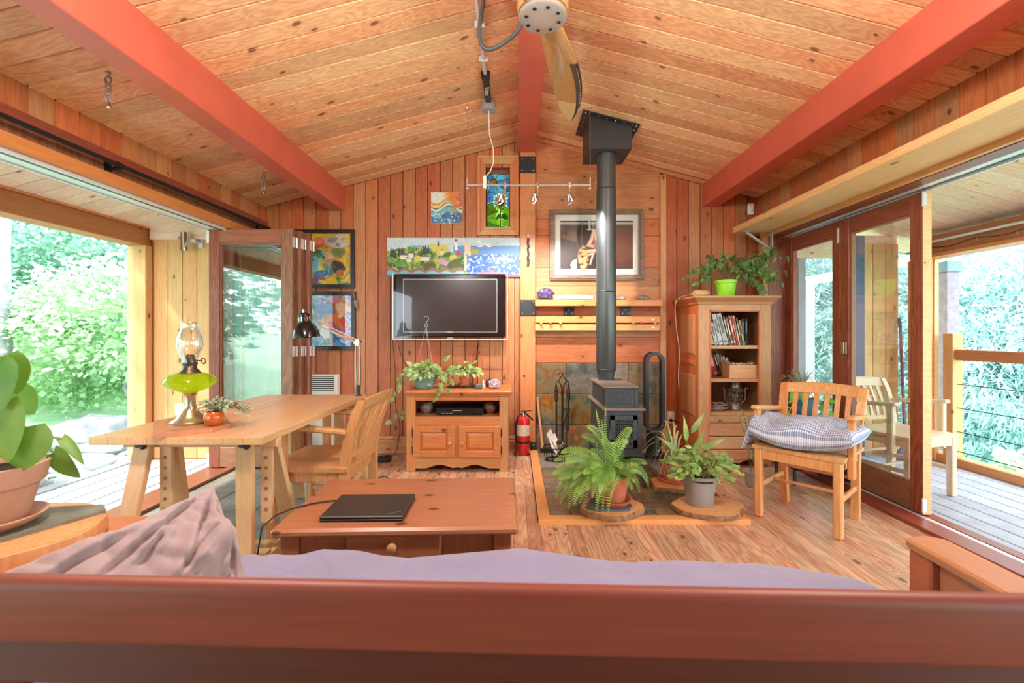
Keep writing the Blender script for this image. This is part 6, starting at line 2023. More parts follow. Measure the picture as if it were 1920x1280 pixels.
# grey hose
b = MB()
P_ = [at(918, -60, 2.30), at(905, 10, 2.32), at(899, 55, 2.33), at(904, 86, 2.34), at(922, 92, 2.33), at(948, 78, 2.30), at(972, 56, 2.25), hubc[0:3]]
P_[-1] = Vector((.06, 2.19, 2.76))
sm_ = []
for i in range(len(P_) - 1):
    p0 = P_[max(i - 1, 0)]; p1 = P_[i]; p2 = P_[i + 1]; p3 = P_[min(i + 2, len(P_) - 1)]
    for q in range(6):
        t_ = q / 6
        sm_.append(.5 * ((2 * p1) + (p2 - p0) * t_ + (2 * p0 - 5 * p1 + 4 * p2 - p3) * t_ ** 2 + (3 * p1 - p0 - 3 * p2 + p3) * t_ ** 3))
sm_.append(P_[-1])
b.tube(sm_, .011, 10); single('fan_cable', b, plain('grey_hose', rgb(74, 78, 80), .5), 'thick grey cable looping from the ceiling to the fan hub', 'cable')
# conduit, box and cord
cd = thing('ceiling_conduit', 'white electrical conduit with a black fitting and round grey box on the ceiling', 'conduit', (-.21, 3, 2.97))
xc = -.208; zc_ = roof(xc) - .022
b = MB(); b.tube([(xc, -1, zc_), (xc, 3.13, zc_)], .0135, 10); part('pipe', b, plain('lilac_white_pipe', rgb(206, 196, 206), .4), cd)
for yy in (2.62, 2.95):
    b = MB(); b.box(xc - .03, xc + .03, yy - .008, yy + .008, zc_ - .016, zc_ + .02, .003); part('strap', b, M['alu'], cd)
b = MB(); b.box(xc - .022, xc + .022, 3.12, 3.47, zc_ - .024, zc_ + .02, .006); b.box(xc - .03, xc + .03, 3.11, 3.16, zc_ - .02, zc_ + .02, .004); fit = part('fitting', b, M['black'], cd)
o = bpy.data.objects.new('lettering', text_mesh('lettering', 'Video', .05, M['white'], .0004)); link(o, fit)
o.location = Vector((xc, 3.30, zc_ - .0246)) - OFF[cd.name]
o.rotation_euler = (PI, 0, R(90))
b = MB(); b.lathe([(0, -.06), (.055, -.06), (.06, -.055), (.06, .012), (0, .012)], 24, (xc, 3.52, zc_)); part('junction_box', b, M['greysteel'], cd)
tl_ = thing('track_light', 'steel cable-hung light bar with three small spotlights', 'lamp', (.1, 3.55, 2.34))
xa, xb, zb = at(875, 347, 3.55).x, at(1108, 347, 3.55).x, at(900, 347, 3.55).z
b = MB(); b.tube([(xa, 3.55, zb), (xb, 3.55, zb)], .0085, 10); part('bar', b, M['greysteel'], tl_)
for xx in (xa + .006, xb - .006):
    b = MB(); b.tube([(xx, 3.55, zb - .02), (xx, 3.55, zb + .06)], .009, 10); b.lathe([(0, -.035), (.012, -.03), (.014, -.02), (.01, -.012), (0, -.012)], 12, (xx, 3.55, zb)); part('end_fitting', b, M['chrome'], tl_)
    b = MB(); b.tube([(xx, 3.55, zb + .05), (xx, 3.55, roof(xx) - .003)], .0018, 5); b.lathe([(0, -.012), (.012, -.006), (.014, 0)], 10, (xx, 3.55, roof(xx) - .002)); part('suspension_wire', b, M['chrome'], tl_)
b = MB()
q0 = Vector((xc, 3.52, zc_ - .06)); q1 = at(909, 338, 3.55)
pts = [q0, q0 + Vector((.005, 0, -.18)), at(925, 280, 3.53), at(925, 305, 3.54), at(919, 322, 3.55), at(911, 330, 3.55), q1]
b.tube(pts, .004, 6); part('feed_cord', b, M['cordwhite'], tl_)
b = MB(); b.box(q1.x - .014, q1.x + .014, 3.53, 3.57, zb - .03, zb + .07, .004); part('feed_block', b, M['offwhite'], tl_)
def spot(px, py, aim, lab_bulb=True):
    top = Vector((at(px, 347, 3.55).x, 3.55, zb))
    hd = at(px + (-8 if px < 960 else -6), py, 3.53) if px < 1040 else at(px + 1, py, 3.53)
    d = (Vector(aim) - hd).normalized()
    b = MB(); b.tube([top + Vector((0, 0, .025)), top - Vector((0, 0, .06))], .008, 8)
    b.box(top.x - .012, top.x + .012, 3.535, 3.565, zb - .014, zb + .02, .003)
    b.tube([top - Vector((0, 0, .055)), top - Vector((0, 0, .075)), hd - d * .035], .005, 6)
    hd_ = part('spot_stem', b, M['chrome'], tl_)
    Mx = orient(hd, d.orthogonal(), d)
    b = MB(); b.lathe([(0, -.045), (.012, -.045), (.016, -.03), (.03, -.005), (.033, .012), (.030, .012), (.026, -.004), (.012, -.03), (0, -.035)], 18, (0, 0, 0), Mx); part('spot_reflector', b, M['chrome'], hd_)
    b = MB(); b.lathe([(0, .006), (.012, .003), (.016, -.006), (.008, -.03), (0, -.03)], 14, (0, 0, 0), Mx); part('spot_bulb', b, M['lamplit'], hd_)
    b = MB()
    ring = [Mx @ Vector((.04 * math.cos(2 * PI * i / 20), .012 * math.sin(2 * PI * i / 20), .0 + .045 * math.sin(2 * PI * i / 20))) for i in range(21)]
    b.tube(ring, .0035, 6, False); part('spot_yoke', b, M['chrome'], hd_)
    lamp('spot_light', 'SPOT', hd + d * .03, d.to_track_quat('-Z', 'Y').to_euler(), 20, (1.0, .94, .87), spot_size=R(100), spot_blend=.6, shadow_soft_size=.02)
spot(947, 373, (-.3, 4.4, .7)); spot(1008, 372, (.2, 4.4, 1.0)); spot(1068, 372, (.95, 4.4, 1.1))
# chains
def chain(px, py0, n, Y, lab, pitch):
    p = at(px, py0, Y)
    t = thing('hanging_chain', lab, 'chain', p, 0, 'short chains under the left ceiling')
    x, z = p.x, roof(p.x) - .002
    b = MB(); b.lathe([(0, .0), (.012, 0), (.012, -.006), (.004, -.01), (.004, -.03), (0, -.03)], 10, (x, Y, z)); part('eye_screw', b, M['greysteel'], t)
    z -= .02
    for i in range(n):
        rw, rh = pitch * .42, pitch * .68
        pts = []
        for q in range(17):
            a = 2 * PI * q / 16
            u_, w_ = rw * math.cos(a), rh * math.sin(a)
            w_ = math.copysign(abs(math.sin(a)) ** .8, math.sin(a)) * rh
            pts.append((x + (u_ if i % 2 == 0 else 0), Y + (0 if i % 2 == 0 else u_), z - rh * .8 + w_))
        b = MB(); b.tube(pts, pitch * .10, 6, False); part('chain_link', b, plain('chain_steel', rgb(150, 140, 130), .4, metal=.7) if i == 0 else M['greysteel'], t)
        z -= pitch
    b = MB(); b.lathe([(0, -.035), (.011, -.03), (.013, -.018), (.008, 0), (0, 0)], 10, (x, Y, z + .006)); part('hook', b, M['chrome'], t)
chain(203, 140, 4, 2.30, 'short steel chain hanging near the left eave, the closer one', .034)
chain(494, 325, 4, 3.72, 'short steel chain hanging near the rear wall left of the beam', .034)
# ------------------------------------------------------------------ television stand
ts = thing('tv_stand', 'honey pine television stand with two panelled doors and a scalloped base', 'cabinet', (-.49, 4.0, 0))
TY = 3.778
fx = lambda px: (px - CX) * TY / F
fz = lambda py: H - (py - CY) * TY / F
X0, X1 = fx(762), fx(953)
TB = TY + .48
b = MB(); b.box(fx(761) - .004, fx(960), TY - .025, TB, .655, .682, .006); b.box(fx(762) - .002, fx(957), TY - .014, TB, .638, .655, .004); part('top', b, M['pinex'], ts)
for xa, xb in ((X0, fx(778.5)), (fx(936.5), X1)):
    b = MB(); b.box(xa, xb, TY, TY + .03, 0, .638, .002); part('stile', b, M['pine'], ts)
b = MB(); b.box(fx(778.5), fx(936.5), TY + .001, TY + .028, fz(751), .638, .002); part('rail', b, M['pinex'], ts)
b = MB(); b.box(fx(778.5), fx(936.5), TY + .001, TY + .028, fz(797), fz(781), .002); part('rail', b, M['pinex'], ts)
b = MB(); b.box(fx(849), fx(863), TY + .004, TY + .028, fz(868), fz(797)); part('mullion', b, M['pine'], ts)
for xs in (X0, X1 - .018):
    b = MB(); b.box(xs, xs + .018, TY + .03, TB - .004, .02, .638, .001); part('side_panel', b, M['pine'], ts)
b = MB(); b.box(X0 + .018, X1 - .018, TB - .012, TB - .004, .10, .638); part('back_panel', b, M['cabin'], ts)
b = MB(); b.box(X0 + .018, X1 - .018, TY + .02, TB - .012, fz(781) - .016, fz(781)); part('shelf', b, M['pinex'], ts)
NZ = fz(781)
b = MB()
za, zb_ = fz(878), fz(856)
sc_pts = []
for i in range(41):
    u = i / 40; x = fx(778.5) + (fx(936.5) - fx(778.5)) * u
    d = abs(u - .5) * 2
    if d < .08: z = za + .004 + .02 * (d / .08 * .3)
    elif d < .75: z = za + .016 * (0) + .030 * math.sin(PI * min(1, (d - .08) / .67)) ** 1.3
    else: z = za
    if d < .05: z = za - .0 + .008 * (1 - d / .05)
    sc_pts.append((x, z))
b.prism([(fx(778.5), fz(852)), *[(x, z) for x, z in sc_pts], (fx(936.5), fz(852))], TY + .002, TY + .024, 'y'); part('apron', b, M['pinex'], ts)
for di, (xa, xb, kx) in enumerate(((775, 853, 844.5), (860.5, 939, 867))):
    a, c = fx(xa), fx(xb); z0, z1 = fz(856), fz(797.5)
    sw = fx(13.5) - fx(0)
    b = MB(); b.box(a, a + sw, TY - .022, TY - .001, z0, z1, .003); b.box(c - sw, c, TY - .022, TY - .001, z0, z1, .003)
    b.box(a + sw, c - sw, TY - .021, TY - .001, z1 - sw * .9, z1, .003); b.box(a + sw, c - sw, TY - .021, TY - .001, z0, z0 + sw * .9, .003)
    d = part('door', b, M['pine'] if di < 0 else M['pinex'], ts)
    xi0, xi1, zi0, zi1 = a + sw, c - sw, z0 + sw * .9, z1 - sw * .9
    b = MB(); g = .024
    o_ = [(xi0, zi0), (xi1, zi0), (xi1, zi1), (xi0, zi1)]; n_ = [(xi0 + g, zi0 + g), (xi1 - g, zi0 + g), (xi1 - g, zi1 - g), (xi0 + g, zi1 - g)]
    vs = [(x, TY - .004, z) for x, z in o_] + [(x, TY - .0165, z) for x, z in n_] + [(x, TY - .019, z) for x, z in [(p[0] + .003 * (1 if p[0] < (xi0 + xi1) / 2 else -1), p[1] + .003 * (1 if p[1] < (zi0 + zi1) / 2 else -1)) for p in n_]]
    b.add(vs, [(0, 1, 5, 4), (1, 2, 6, 5), (2, 3, 7, 6), (3, 0, 4, 7), (4, 5, 9, 8), (5, 6, 10, 9), (6, 7, 11, 10), (7, 4, 8, 11), (8, 9, 10, 11)])
    part('raised_panel', b, M['pinex'], d, recalc=False)
    kz = fz(829)
    b = MB(); b.lathe([(0, 0), (.008, 0), (.008, .010), (.016, .016), (.017, .026), (.010, .031), (0, .032)], 16, (0, 0, 0), Matrix.Translation((fx(kx), TY - .021, kz)) @ Matrix.Rotation(R(90), 4, 'X')); part('knob', b, M['pine'], d)
    hx = a - .004 if di == 0 else c + .004
    for z in (z0 + .06, z1 - .06):
        b = MB(); b.tube([(hx, TY - .008, z - .03), (hx, TY - .008, z + .03)], .006, 8); part('hinge', b, M['wrought'], d)
# in the niche
x0, x1 = fx(815.5), fx(905.5)
dv = thing('dvd_player', 'black disc player in the open niche of the television stand', 'player', ((x0 + x1) / 2, 3.9, NZ))
b = MB(); b.box(x0, x1, 3.83, 4.12, NZ + .006, NZ + .064, .003); part('case', b, M['black'], dv)
b = MB(); b.box(x0 + .05, x1 - .10, 3.826, 3.832, NZ + .036, NZ + .052); b.box(x1 - .085, x1 - .02, 3.824, 3.832, NZ + .020, NZ + .048, .003); part('front_panel', b, M['screen'], dv)
b = MB()
for i in range(5): b.box(x0 + .05 + i * .02, x0 + .062 + i * .02, 3.827, 3.831, NZ + .018, NZ + .022)
b.box(x0 + .14, x0 + .22, 3.8255, 3.827, NZ + .041, NZ + .046); part('buttons', b, M['alu'], dv)
b = MB(); b.lathe([(0, 0), (.012, 0), (.012, .008), (0, .009)], 14, (0, 0, 0), Matrix.Translation((x1 - .045, 3.824, NZ + .034)) @ Matrix.Rotation(R(90), 4, 'X')); part('dial', b, M['steel'], dv)
b = MB()
for xx in (x0 + .03, x1 - .03):
    for yy in (3.86, 4.08): b.box(xx - .012, xx + .012, yy - .012, yy + .012, NZ + .0004, NZ + .006)
part('feet', b, M['black'], dv)
for px, lab, s_ in ((800, 'round carved grey stone pot left of the disc player', 0), (919, 'round brown ceramic pot right of the disc player', 1)):
    p = at(px, 765, 3.92)
    b = MB(); b.lathe([(0, 0), (.03, 0), (.056, .03), (.064, .062), (.055, .09), (.04, .104), (.034, .104), (.036, .096), (0, .07)], 24, (p.x, 3.92, NZ + .001), None, True, .92, .92)
    single('carved_pot', b, plain('carved_grey' if s_ == 0 else 'carved_brown', rgb(128, 112, 104) if s_ == 0 else rgb(120, 84, 60), .4, noise=.5, nscale=50, bump=.6), lab, 'pot')
TZ = .6825
# hanging pot
hp = at(797, 725, 3.95)
hp = Vector((hp.x, 3.95, TZ))
def pothos(t, c, zc, n, rad, seed, extra=(), size=.062):
    rr = random.Random(seed)
    lm = [leaf(size, size * .62, M['leafpothos'], 'leaf', 'heart', .25, .2, 5), leaf(size * 1.2, size * .7, M['leafpothos'], 'leaf', 'heart', .4, .15, 5)]
    st_ = MB()
    for i in range(n):
        a = rr.uniform(0, 2 * PI); r_ = rad * math.sqrt(rr.random())
        z = zc + .115 * (1 - (r_ / rad) ** 1.5) * rr.uniform(.1, 1.1) - .02 * (r_ / rad)
        p = Vector((c[0] + r_ * math.cos(a), c[1] + r_ * math.sin(a) * .8, z))
        d = Vector((math.cos(a), math.sin(a), rr.uniform(-.9, .4)))
        put('leaf', lm[i % 2], t, orient(p, d, (rr.uniform(-.6, .6), -1, rr.uniform(.1, .9))), rr.uniform(.6, 1.1))
        st_.tube([Vector((c[0], c[1], zc - .02)), (Vector((c[0], c[1], zc)) + p) / 2 + Vector((0, 0, .015)), p], .0016, 4)
    for p, d, s in extra:
        put('leaf', lm[0], t, orient(p, d, (rr.uniform(-.3, .3), -1, .5)), s)
    part('stems', st_, M['stem'], t)
hg = thing('hanging_planter', 'teal hanging planter with trailing variegated ivy and a wire hook on the television stand', 'potted plant', hp)
b = MB(); b.lathe([(0, .001), (.072, .001), (.078, .01), (.09, .055), (.101, .10), (.108, .102), (.108, .132), (.10, .134), (.098, .115), (0, .112)], 36, hp); pot = part('pot', b, M['tealpot'], hg)
b = MB()
for i in range(6): b.lathe([(.080 + .0045 * i, .016 + i * .0145), (.0835 + .0045 * i, .020 + i * .0145), (.0825 + .0045 * i, .0245 + i * .0145)], 36, hp)
part('ribs', b, M['tealpot'], pot)
b = MB(); b.box(hp.x + .035, hp.x + .07, hp.y - .10, hp.y - .07, TZ + .03, TZ + .045, .004); part('water_spout', b, M['greypot'], pot)
b = MB(); b.lathe([(0, .118), (.098, .116)], 20, hp); part('soil', b, M['soil'], pot)
hk = at(799, 612, 3.95)
b = MB()
for k_, px in enumerate((780, 806, 812)):
    b.tube([(hk.x, 3.95, hk.z), Vector(at(px, 690, 3.95 + (.06 if k_ == 1 else -.02)))], .0014, 5)
b.tube([(hk.x + .014 * math.cos(a), 3.95, hk.z + .012 + .014 * math.sin(a)) for a in np.linspace(0, 2 * PI, 15)], .0025, 6, False)
hook = [(hk.x, 3.95, hk.z + .024), (hk.x + .008, 3.95, hk.z + .045), (hk.x + .022, 3.95, hk.z + .062), (hk.x + .020, 3.95, hk.z + .082), (hk.x + .004, 3.95, hk.z + .092), (hk.x - .014, 3.95, hk.z + .084), (hk.x - .020, 3.95, hk.z + .070)]
b.tube(hook, .0025, 6); part('hanger', b, M['greysteel'], hg)
tail = []
for (px, py, dx, dz, s) in ((765, 690, -1, -.4, .9), (772, 685, -.6, .5, 1), (826, 718, .3, -1, 1.1), (832, 705, .4, -.9, 1.2), (822, 732, 0, -1, 1.0), (838, 728, .2, -1, .9), (818, 745, -.4, -.6, .8), (842, 690, .7, .2, 1), (834, 676, .5, .6, 1.1), (845, 712, .4, -.8, 1),
                            (748, 708, .1, -1, 1.2), (750, 722, -.2, -1, 1.2), (738, 745, -.6, -.7, .9), (742, 735, -.3, -1, .9), (745, 776, -.4, -.8, .9), (757, 770, .2, -.9, 1), (735, 790, -1, -.2, 1.2), (752, 780, .5, -.5, .8)):
    Y = (3.735 if py > 714 else 3.86) if px > 760 else 4.05
    tail.append((at(px, py, Y), Vector((dx, -.2, dz)), s))
pothos(hg, hp, TZ + .135, 150, .155, 5, tail)
b = MB(); b.tube([Vector((hp.x - .09, 3.97, TZ + .13)), at(762, 695, 4.0), at(752, 715, 4.05), at(748, 750, 4.06), at(752, 775, 4.06), at(738, 795, 4.06)], .002, 5)
b.tube([Vector((hp.x + .09, 3.9, TZ + .13)), at(830, 700, 3.82), at(828, 716, 3.74), at(828, 725, 3.735), at(820, 745, 3.735)], .002, 5); part('vine', b, M['stem'], hg)
tp_ = Vector((at(872, 715, 4.02).x, 4.02, TZ + .018))
b = MB(); xx = at(875, 715, 3.99).x; b.box(xx - .17, xx + .10, 3.94, 4.10, TZ + .0005, TZ + .017, .005)
single('black_tray', b, M['black'], 'flat black tray device under the small terracotta pot', 'tray')
p = at(898, 712, 3.93); b = MB(); b.box(p.x - .03, p.x + .03, 3.90, 3.937, TZ + .0005, TZ + .040, .006)
gc = single('gadget', b, plain('green_grey_plastic', rgb(86, 104, 98), .4), 'small green-grey box beside the black tray on the television stand', 'gadget')
tpl = thing('terracotta_pot_plant', 'small terracotta pot with leafy ivy on the television stand', 'potted plant', tp_)
b = MB(); b.lathe([(0, .001), (.058, .001), (.066, .016), (.062, .018), (.054, .008), (0, .006)], 24, tp_); part('saucer', b, M['terra'], tpl)
b = MB(); b.lathe([(0, .008), (.042, .008), (.055, .085), (.062, .086), (.066, .116), (.06, .118), (.056, .10), (0, .098)], 28, tp_); part('pot', b, M['terra'], tpl)
pothos(tpl, tp_, tp_.z + .125, 110, .125, 8, [(at(px, py, 3.95), Vector((dx, -.3, dz)), s) for px, py, dx, dz, s in ((893, 690, .6, -.3, .9), (888, 680, .6, .4, .9), (846, 690, -.8, -.4, 1), (838, 700, -.7, -.5, .9), (896, 700, .4, -.9, .8))], .05)
p = at(907, 718, 4.02); b = MB(); b.lathe([(0, 0), (.014, 0), (.016, .006), (.010, .02), (.011, .035), (.006, .045), (.008, .055), (0, .07)], 14, (p.x, 3.99, TZ + .0005))
single('figurine', b, M['paper'], 'tiny pale figurine on the television stand', 'figurine')
p = at(917, 715, 4.02); b = blob((p.x, 4.04, TZ + .036), .036, .9, .8, 1.1, .3, 2.5, 3, 3, -.9); single('dark_crystal', b, plain('smoky_crystal', rgb(90, 70, 72), .2, noise=.5, nscale=40), 'dark smoky crystal at the back right of the television stand', 'crystal')
p = at(927, 715, 3.95); b = blob((p.x, 3.94, TZ + .038), .045, 1.1, .8, .95, .4, 3.2, 6, 3, -.85); single('quartz_cluster', b, plain('glittery_quartz', rgb(196, 180, 190), .12, noise=.6, nscale=55, bump=1.0), 'glittery pale quartz cluster at the right end of the television stand', 'crystal')

# ------------------------------------------------------------------ cables, power strip, heater, extinguisher
p = onz(707, 861, .02)
ps = thing('power_strip', 'dark grey power strip on the floor left of the television stand', 'power strip', (p.x, p.y, 0.0008), R(8))
b = MB(); b.box(-.125, .125, -.035, .035, 0, .04, .006); part('body', b, M['steel'], ps, True)
for i in range(4):
    b = MB(); b.box(-.095 + i * .055, -.06 + i * .055, -.018, .018, .04, .058 if i % 2 else .05, .004); part('plug', b, M['black'], ps, True)
def cable(lab, pts, r_=.003, mat='cord', name='cable'):
    b = MB(); pts = [Vector(p) for p in pts]; o_ = []
    for i in range(len(pts) - 1):
        p0 = pts[max(i - 1, 0)]; p1 = pts[i]; p2 = pts[i + 1]; p3 = pts[min(i + 2, len(pts) - 1)]
        for q in range(5):
            t_ = q / 5
            o_.append(.5 * ((2 * p1) + (p2 - p0) * t_ + (2 * p0 - 5 * p1 + 4 * p2 - p3) * t_ ** 2 + (3 * p1 - p0 - 3 * p2 + p3) * t_ ** 3))
    o_.append(pts[-1]); b.tube(o_, r_, 6); return single(name, b, M[mat], lab, 'cable')
Yc = YB - .02
cable('black cable hanging from the left lower corner of the television', [at(736, 637, Yc), at(739, 670, Yc), at(741, 700, Yc), at(742, 760, Yc), at(750, 800, Yc), at(745, 835, 4.36), at(740, 851, 4.2), onz(722, 868, .02)])
cable('second black cable running behind the television stand', [at(744, 632, Yc), at(750, 660, Yc), at(760, 682, Yc), at(768, 700, Yc), at(775, 760, Yc)])
cable('black cable hanging from the right underside of the television', [at(899, 630, Yc), at(895, 660, Yc), at(890, 690, Yc), at(887, 708, Yc), at(885, 760, Yc)], .004)
cable('black cable from the desk lamp falling to the power strip', [at(672, 735, 3.1), at(681, 765, 3.35), at(686, 800, 3.6), at(692, 840, 3.75), onz(690, 862, .05)])
cable('loose black cable coiled in front of the power strip', [onz(688, 862, .05), onz(694, 880, .005), onz(698, 892, .005), onz(700, 897, .005), onz(722, 893, .01), onz(728, 897, .005)])
cable('black cable looping over the power strip towards the television stand', [onz(685, 858, .05), onz(690, 850, .09), onz(712, 852, .07), onz(735, 853, .05), onz(760, 850, .06)])
ht_ = thing('wall_heater', 'white convector heater on the rear wall behind the desk', 'heater', (-1.93, YB, .05))
x0, x1, z0, z1 = wallrect(560, 632, 702, 836, YB - .08)
b = MB(); b.box(x0, x1, YB - .08, YB - .002, z0, z1, .008); part('casing', b, M['white'], ht_)
for i in range(7):
    z = z1 - .028 - i * .019
    b = MB(); b.box(x0 + .02, x1 - .03, YB - .0855, YB - .079, z - .0035, z + .0035); part('grille_slat', b, M['white'], ht_)
b = MB(); b.box(x0 + .02, x1 - .03, YB - .0812, YB - .0795, z1 - .155, z1 - .018); part('grille_shadow', b, M['steel'], ht_)
ex = thing('fire_extinguisher', 'red fire extinguisher standing against the timber post', 'extinguisher', (at(981, 860, 4.24).x, 4.24, 0))
c = ex.location
ze, zt = .004, H - (782 - CY) * 4.24 / F
b = MB(); b.lathe([(0, 0), (.058, .0), (.064, .008), (.064, zt - .045), (.056, zt - .015), (.03, zt), (.016, zt + .006), (0, zt + .006)], 28, (c.x, c.y, ze)); part('cylinder', b, M['red'], ex)
for (ya, yb_) in ((797.5, 817.5), (855, 864)):
    za, zb_ = H - (yb_ - CY) * 4.18 / F, H - (ya - CY) * 4.18 / F
    b = MB()
    arc = [(c.x + .0648 * math.sin(a), c.y - .0648 * math.cos(a)) for a in np.linspace(-1.3, 1.3, 15)]
    vs = [(x, y, za) for x, y in arc] + [(x, y, zb_) for x, y in arc]
    b.add(vs, [(i, i + 1, 16 + i, 15 + i) for i in range(14)], True); part('label', b, M['label'], ex, recalc=False)
b = MB(); b.lathe([(.066, -.008), (.068, 0), (.066, .008)], 24, (c.x, c.y, H - (829 - CY) * 4.2 / F)); b.box(c.x - .07, c.x - .05, c.y - .01, 4.41, H - (832 - CY) * 4.2 / F, H - (826 - CY) * 4.2 / F); part('strap', b, M['black'], ex)
b = MB(); b.lathe([(0, 0), (.018, 0), (.018, .02), (.012, .03), (.012, .045), (0, .046)], 12, (c.x, c.y, ze + zt + .004)); part('valve', b, M['bolt'], ex)
b = MB(); b.bar((c.x - .02, c.y, ze + zt + .05), (c.x + .085, c.y - .01, ze + zt + .062), .016, .006); b.bar((c.x + .01, c.y, ze + zt + .045), (c.x + .095, c.y - .01, ze + zt - .03), .02, .012); part('handle', b, M['black'], ex)
b = MB(); b.tube([(c.x - .015, c.y, ze + zt + .03), (c.x - .05, c.y - .02, ze + zt + .01), (c.x - .068, c.y - .02, ze + zt - .05), (c.x - .072, c.y - .01, ze + zt - .16), (c.x - .072, c.y, ze + zt - .24)], .008, 8); part('hose', b, M['black'], ex)

# ------------------------------------------------------------------ stove
sv = thing('wood_stove', 'grey cast iron wood stove with a lattice door on the hearth', 'stove', (.79, 3.62, HZ))
SY = 3.31
bx0, bx1 = .665, .938
b = MB(); b.box(bx0, bx1, SY, 3.94, .27, .60, .006); body = part('firebox', b, M['iron'], sv)
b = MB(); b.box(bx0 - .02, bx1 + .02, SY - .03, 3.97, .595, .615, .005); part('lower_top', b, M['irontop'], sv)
b = MB(); b.box(bx0 - .008, bx1 + .008, SY - .01, 3.95, .255, .275, .004); part('base_ledge', b, M['iron'], sv)
b = MB(); b.box(.672, .912, SY + .035, 3.90, .612, .757, .005); ub = part('upper_oven', b, M['iron'], sv)
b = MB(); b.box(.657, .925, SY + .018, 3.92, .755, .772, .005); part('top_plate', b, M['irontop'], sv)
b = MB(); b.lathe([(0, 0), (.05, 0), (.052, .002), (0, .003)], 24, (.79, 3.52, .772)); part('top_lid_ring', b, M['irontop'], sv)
for xa in (.672, .895):
    b = MB(); b.box(xa - .004, xa + .021, SY + .029, SY + .04, .615, .755, .003); part('corner_trim', b, M['iron'], ub)
# raised inscription-like relief rows on the upper front
b = MB()
rr = random.Random(14)
for r_ in range(5):
    x = .705
    while x < .872:
        w = rr.uniform(.006, .014)
        z = .727 - r_ * .021
        b.box(x, x + w * .35, SY + .0315, SY + .036, z - .006, z + .006)
        if rr.random() < .7: b.box(x, x + w, SY + .032, SY + .036, z + (.004 if rr.random() < .5 else -.006), z + (.006 if rr.random() < .5 else -.003))
        x += w + .004
o = part('relief_pattern', b, M['iron'], ub); o['kind'] = 'stuff'
b = MB(); b.box(bx0 - .003, bx0 + .004, SY + .05, SY + .60, .32, .56, .003); b.box(.668, .674, SY + .09, SY + .54, .64, .73, .002); part('side_panel_relief', b, M['iron'], body)
dxa, dxb, dza, dzb = .700, .898, .325, .562
b = MB()
for (a, c_, d, e) in ((dxa, dxa + .034, dza, dzb), (dxb - .034, dxb, dza, dzb), (dxa, dxb, dzb - .034, dzb), (dxa, dxb, dza, dza + .062)):
    b.box(a, c_, SY - .022, SY, d, e, .003)
dr_ = part('door', b, M['iron'], sv)
lx0, lx1, lz0, lz1 = dxa + .034, dxb - .034, dza + .062, dzb - .034
b = MB(); b.box(lx0, lx1, SY - .008, SY - .004, lz0, lz1); part('door_glass', b, M['blackgloss'], dr_)
b = MB()
k = .034
cxm, czm = (lx0 + lx1) / 2, (lz0 + lz1) / 2
for sgn in (1, -1):
    for i in range(-5, 6):
        # line x = cxm + i*k + t ; z = czm + sgn*t*1.15 clipped to the opening
        ts_ = []
        t0, t1 = -1, 1
        xa = cxm + i * k
        lo = max(lx0 - xa, -(lz1 - lz0) / 2 / 1.15); hi = min(lx1 - xa, (lz1 - lz0) / 2 / 1.15)
        if hi - lo > .01:
            b.bar((xa + lo, SY - .014, czm + sgn * lo * 1.15), (xa + hi, SY - .014, czm + sgn * hi * 1.15), .009, .007, up=(0, 1, 0))
part('lattice', b, M['iron'], dr_)
b = MB()
for i in range(4): b.box(lx0 + .012 + i * .03, lx0 + .030 + i * .03, SY - .0245, SY - .02, dza + .018, dza + .046, .002)
part('air_slots', b, M['black'], dr_)
b = MB()
for z in (dza + .05, dzb - .04): b.tube([(dxb + .008, SY - .018, z - .022), (dxb + .008, SY - .018, z + .022)], .010, 8); b.box(dxb - .01, dxb + .02, SY - .012, SY, z - .015, z + .015, .002)
part('hinge', b, M['iron'], dr_)
b = MB(); b.tube([(dxa + .01, SY - .02, .46), (dxa - .005, SY - .05, .46), (dxa - .01, SY - .06, .40)], [.008, .008, .010], 8); part('handle', b, M['iron'], dr_)
for x, y, sx, sy in ((.675, SY + .03, -1, -1), (.93, SY + .03, 1, -1), (.675, 3.90, -1, 1), (.93, 3.90, 1, 1)):
    b = MB(); pts = [Vector((x, y, .27)), Vector((x + sx * .006, y + sy * .008, .19)), Vector((x + sx * .012, y + sy * .016, .11)), Vector((x + sx * .028, y + sy * .03, .045)), Vector((x + sx * .034, y + sy * .034, HZ + .001))]
    b.tube(pts, [.034, .026, .018, .015, .020], 8); part('leg', b, M['iron'], sv)
b = MB(); b.box(.66, .95, SY + .05, 3.92, .20, .212, .003); part('heat_shield', b, M['iron'], sv)
# pipe
PXc, PYc = .772, 3.80
pi_ = thing('stove_pipe', 'grey stove pipe rising from the stove to a black ceiling box', 'pipe', (PXc, PYc, .77))
b = MB(); b.lathe([(0, 0), (.064, 0), (.064, .03), (.072, .05), (.072, .075), (0, .075)], 32, (PXc, PYc, .773)); part('collar', b, M['iron'], pi_)
zz = [.84, 1.165 + (625 - 548) * PYc / F, 1.165 + (625 - 357) * PYc / F, 2.70]
for i, r_ in enumerate((.0845, .083, .0795)):
    b = MB(); b.lathe([(0, zz[i]), (r_ - .012, zz[i]), (r_, zz[i] + (.02 if i == 0 else .0)), (r_, zz[i + 1] - .002), (r_ - .006, zz[i + 1]), (0, zz[i + 1])], 40, (PXc, PYc, 0)); part('pipe_section', b, M['pipe'], pi_)
    b = MB(); b.lathe([(r_, -.004), (r_ + .0025, 0), (r_, .004)], 40, (PXc, PYc, zz[i] + (.024 if i == 0 else .004))); part('seam', b, M['blackbox'], pi_)
cbx = thing('ceiling_box', 'black square flue box with a tilted flange in the ceiling', 'flue box', (PXc, 3.83, 2.67))
b = MB()
zb = 2.672; hw_ = .175
